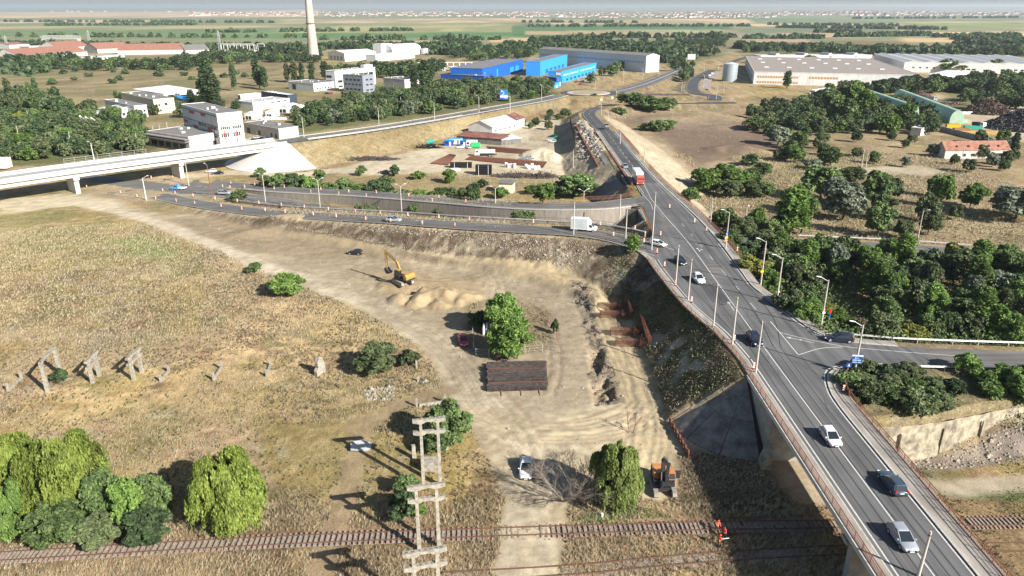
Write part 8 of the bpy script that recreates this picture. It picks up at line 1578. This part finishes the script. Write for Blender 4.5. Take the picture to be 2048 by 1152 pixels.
# strips beside the far part of the main road
def onland(name, pts, w_, m_, dz, kind='structure'):
    pl = cat_rom([G(x, y, 4) for x, y in pts], 3); o_ = [V3((p.x,p.y,gz(p.x,p.y))) for p in pl]; A, B = offset(o_, -w_/2), offset(o_, w_/2); k = MB()
    for q_ in (A, B):
        for p in q_: p.z = gz(p.x, p.y)+dz
    n_ = len(A); k.add(A+B, [(i, n_+i, n_+i+1, i+1) for i in range(n_-1)]); return k.build(name, m_, kind=kind)
onland('footing_strip', [(1172,250),(1182,272),(1196,300),(1214,330)], 1.3, CONC, .12); 
for pts, lb in (([(1153,252),(1160,268),(1172,290),(1190,322),(1197,334)],'long rusty line of starter bars beside the far part of the main road'),):
    pl = cat_rom([G(x, y, 2) for x, y in pts], 1.2); t = thing('rebar_row', lb, 'rebar row', pl[0])
    k = MB(); zz = [gz(p.x, p.y)-pl[0].z for p in pl]
    for p, q_, za, zb in zip(pl[:-1], pl[1:], zz[:-1], zz[1:]): k.bar(V3((p.x-pl[0].x, p.y-pl[0].y, za+.25)), V3((q_.x-pl[0].x, q_.y-pl[0].y, zb+.25)), .7, .6)
    k.build('starter_bars', REB, t)
# ---- people
HV = mat('hi_vis_orange', (.95,.10,.02), .7, var=.08, scale=8); HVP = mat('hi_vis_red', (.85,.05,.06), .7, var=.08, scale=8); SKIN = mat('skin', (.42,.24,.17), .6, var=0); TROU = mat('work_trousers', (.03,.035,.05), .8, var=0); REFL = mat('reflective_tape', (.75,.75,.70), .3, var=0)
def person(px_, py_, ang, label, vest, pose=0, hat=None):
    p = G(px_, py_); r = thing('person', label, 'person', p, ang); lean = .12 if pose else .02; V = [(0,0,.95),(0,lean*.4,1.15),(0,lean,1.38),(0,lean*1.2,1.5),(0,lean*1.4,1.62),(0,lean*1.5,1.74)]; Rr = [.15,.135,.17,.06,.095,.075]; E_ = [(0,1),(1,2),(2,3),(3,4),(4,5)]
    def chain(st, pts, rs):
        i0 = st
        for q_, rr in zip(pts, rs): V.append(q_); Rr.append(rr); E_.append((i0, len(V)-1)); i0 = len(V)-1
    chain(0, [(-.11,0,.88),(-.14,.05 if pose else 0,.5),(-.15,-.02,.09),(-.15,.12,.05)], [.105,.075,.05,.045]); chain(0, [(.11,0,.88),(.15,-.06 if pose else 0,.5),(.17,-.12 if pose else 0,.09),(.18,.03,.05)], [.105,.075,.05,.045])
    if pose: chain(2, [(-.2,lean,1.4),(-.27,.16,1.14),(-.2,.40,1.10)], [.06,.045,.035]); chain(2, [(.2,lean,1.4),(.28,.18,1.16),(.2,.44,1.12)], [.06,.045,.035])
    else: chain(2, [(-.2,0,1.4),(-.27,.0,1.12),(-.26,.08,.87)], [.06,.045,.035]); chain(2, [(.2,0,1.4),(.28,.02,1.12),(.24,.14,.92)], [.06,.045,.035])
    hands = [(-.2,.44,1.1),(.2,.48,1.12)] if pose else [(-.26,.09,.82),(.24,.16,.87)]
    me = bpy.data.meshes.new('body'); me.from_pydata(V, E_, []); o = bpy.data.objects.new('body', me); link(o, r); me.materials.append(TROU); md = o.modifiers.new('s', 'SKIN'); md.use_smooth_shade = True
    for i, rr in enumerate(Rr): me.skin_vertices[0].data[i].radius = (rr, rr*.85)
    me.skin_vertices[0].data[0].use_root = True; o.modifiers.new('u', 'SUBSURF').levels = 1
    y = lean; k = MB(); k.loft([[V3((math.cos(a)*w_, y*t+math.sin(a)*w_*.72, z_)) for a in [i*.5236 for i in range(12)]] for z_, w_, t in ((.86,.2,.2),(1.0,.195,.4),(1.2,.2,.8),(1.4,.22,1),(1.5,.12,1.1))]); k.build('vest', vest, r, smooth=True)
    k = MB()
    for z_, w_ in ((1.0,.2),(1.15,.203)): k.loft([[V3((math.cos(a)*w_*1.03, y*.6+math.sin(a)*w_*.76, zz)) for a in [i*.5236 for i in range(12)]] for zz in (z_-.025, z_+.025)], caps=False)
    k.build('reflective_band', REFL, r); k = MB(); 
    for hx in (-1,1): k.tube((hx*.2,y,1.42),(hx*.272,y*.8+(.16 if pose else 0),1.15),.075,.06,8); k.tube((hx*.272,y*.8+(.16 if pose else 0),1.15),(hx*.21,.38 if pose else .08,1.1 if pose else .93),.06,.048,8)
    k.build('sleeve', vest, r, smooth=True); hy = lean*1.45; k = MB(); k.loft([[V3((math.cos(a)*w_, hy+math.sin(a)*w_*1.1, z_)) for a in [i*.628 for i in range(10)]] for z_, w_ in ((1.55,.05),(1.60,.078),(1.67,.09),(1.74,.086))]); k.box((0,hy+.1,1.65),(.03,.03,.04)); k.build('face', SKIN, r, smooth=True)
    k = MB(); k.loft([[V3((math.cos(a)*w_, hy+math.sin(a)*w_*1.12, z_)) for a in [i*.524 for i in range(12)]] for z_, w_ in ((1.70,.105),(1.76,.102),(1.82,.07),(1.84,.02))]); k.build('hood' if hat is vest else 'helmet', hat or vest, r, smooth=True)
    k = MB()
    for (hx,hyy,hz) in hands:
        k.box((hx,hyy,hz),(.075,.035,.09))
        for i_ in range(4): k.tube((hx-.028+i_*.019,hyy,hz-.04),(hx-.028+i_*.019,hyy+.02,hz-.11+abs(i_-1.5)*.01),.009,.008,5)
        k.tube((hx+.035,hyy,hz+.01),(hx+.06,hyy+.02,hz-.04),.011,.009,5)
    k.build('hands', SKIN, r); return r
person(1433,1062,R(200),'worker in orange jacket standing on the rails at the edge of the bridge shadow', HV, 1); person(1449,1076,R(120),'worker in pinkish red vest stooping inside the bridge shadow', HVP, 1, mat('dark_cap', (.05,.04,.05), .7, var=0)); p_ = person(1436,1093,R(-80),'worker in orange jacket holding a white tool below the rails', HV, 1)
t = thing('white_tool', 'white hand tool held out by the lowest worker', 'tool', p_.location+V3((.4,.05,1.1))); k = MB(); k.tube((-.1,0,0),(.9,.1,.05),.035,.05,8); k.build('tube', WHT, t)
t = thing('white_canister', 'small white canister on the green weeds by the track', 'canister', G(1204,1033)); k = MB(); k.tube((0,0,0),(0,0,.5),.16,.16,10); k.build('can', WHT, t)
# stones and rubble
def stones(name, label, poly_, n_, s0, s1, mt, seed, px=True):
    q = random.Random(seed); k = MB()
    for x, y in scatter(poly_, n_, .3, seed, px, ok=lambda x, y: RG[int(np.searchsorted(gy, y)), int(np.searchsorted(gx, x))] >= 0 and seg_dist(np.array([x]), np.array([y]), LRAMP)[0][0] > 5.6 and seg_dist(np.array([x]), np.array([y]), URAMP)[0][0] > 5.5):
        s_ = q.uniform(s0, s1)*(1 if q.random() < .9 else 1.8); z_ = gz(x, y); pts = [V3((x+math.cos(a)*s_*q.uniform(.7,1.2), y+math.sin(a)*s_*q.uniform(.7,1.2), z_-.05)) for a in [i*1.257 for i in range(5)]]; tp_ = [p+(V3((x,y,z_))-p)*.45+V3((0,0,s_*q.uniform(.6,1.1))) for p in pts]; k.loft([pts, tp_])
    return k.build(name, mt, label=label, cat='rubble', kind='stuff')
STN = mat('pale_stone', (.33,.29,.235), .95, var=.3, scale=2)
stones('rubble', 'clods and stones scattered over the dug building site', [(330,430),(700,470),(1000,520),(1200,600),(1340,840),(1330,930),(1060,1000),(1000,880),(870,690),(600,560)], 900, .05, .16, STN, 1)
stones('rubble', 'rubble on the bank below the stone wall beyond the bridge', [(52,87),(66,88.5),(85,92),(110,98),(110,101),(84,97),(66,91.5),(52,89.6)], 700, .08, .28, STN, 2, px=False)
stones('rubble', 'clods along the torn edge of the long earth bank', [(560,440),(800,465),(1000,490),(1140,520),(1210,545),(1140,560),(1000,530),(800,495),(600,460)], 1000, .07, .2, STN, 3)
stones('rubble', 'dark clods tumbled along the ragged edge of the sandy cut', [(1142,575),(1162,620),(1172,660),(1182,700),(1182,760),(1196,814),(1238,800),(1236,760),(1212,700),(1194,645),(1176,580)], 420, .07, .24, mat('dark_clod', (.15,.13,.11), .95, var=.3, scale=2), 7)
stones('rubble', 'broken stones on the slope between yard and main road', [(1150,262),(1168,262),(1210,335),(1195,348),(1160,340),(1150,300)], 500, .2, .6, STN, 4)
stones('rubble', 'heaps of pale rubble on the bare ground east of the main road', [(1240,235),(1500,215),(1520,260),(1500,320),(1400,315),(1300,250)], 120, .1, .35, STN, 5)
stones('rubble', 'loose concrete rubble by the field path', [(722,780),(790,772),(790,800),(735,800)], 90, .1, .35, OLDC, 6)
hz = bpy.data.materials.new('haze'); hz.use_nodes = True; n = hz.node_tree.nodes; l = hz.node_tree.links; n.remove(n['Principled BSDF'])
pv = n.new('ShaderNodeVolumePrincipled'); pv.inputs['Color'].default_value = (.80,.90,1,1); pv.inputs['Density'].default_value = 5.5e-5; pv.inputs['Anisotropy'].default_value = .2; l.new(pv.outputs[0], n['Material Output'].inputs['Volume'])
k = MB(); k.box((0, 0, 77), (70000, 60000, 170)); k.build('haze', hz, kind='stuff', label='thin bluish summer haze over the plain', cat='haze')
label_trees()
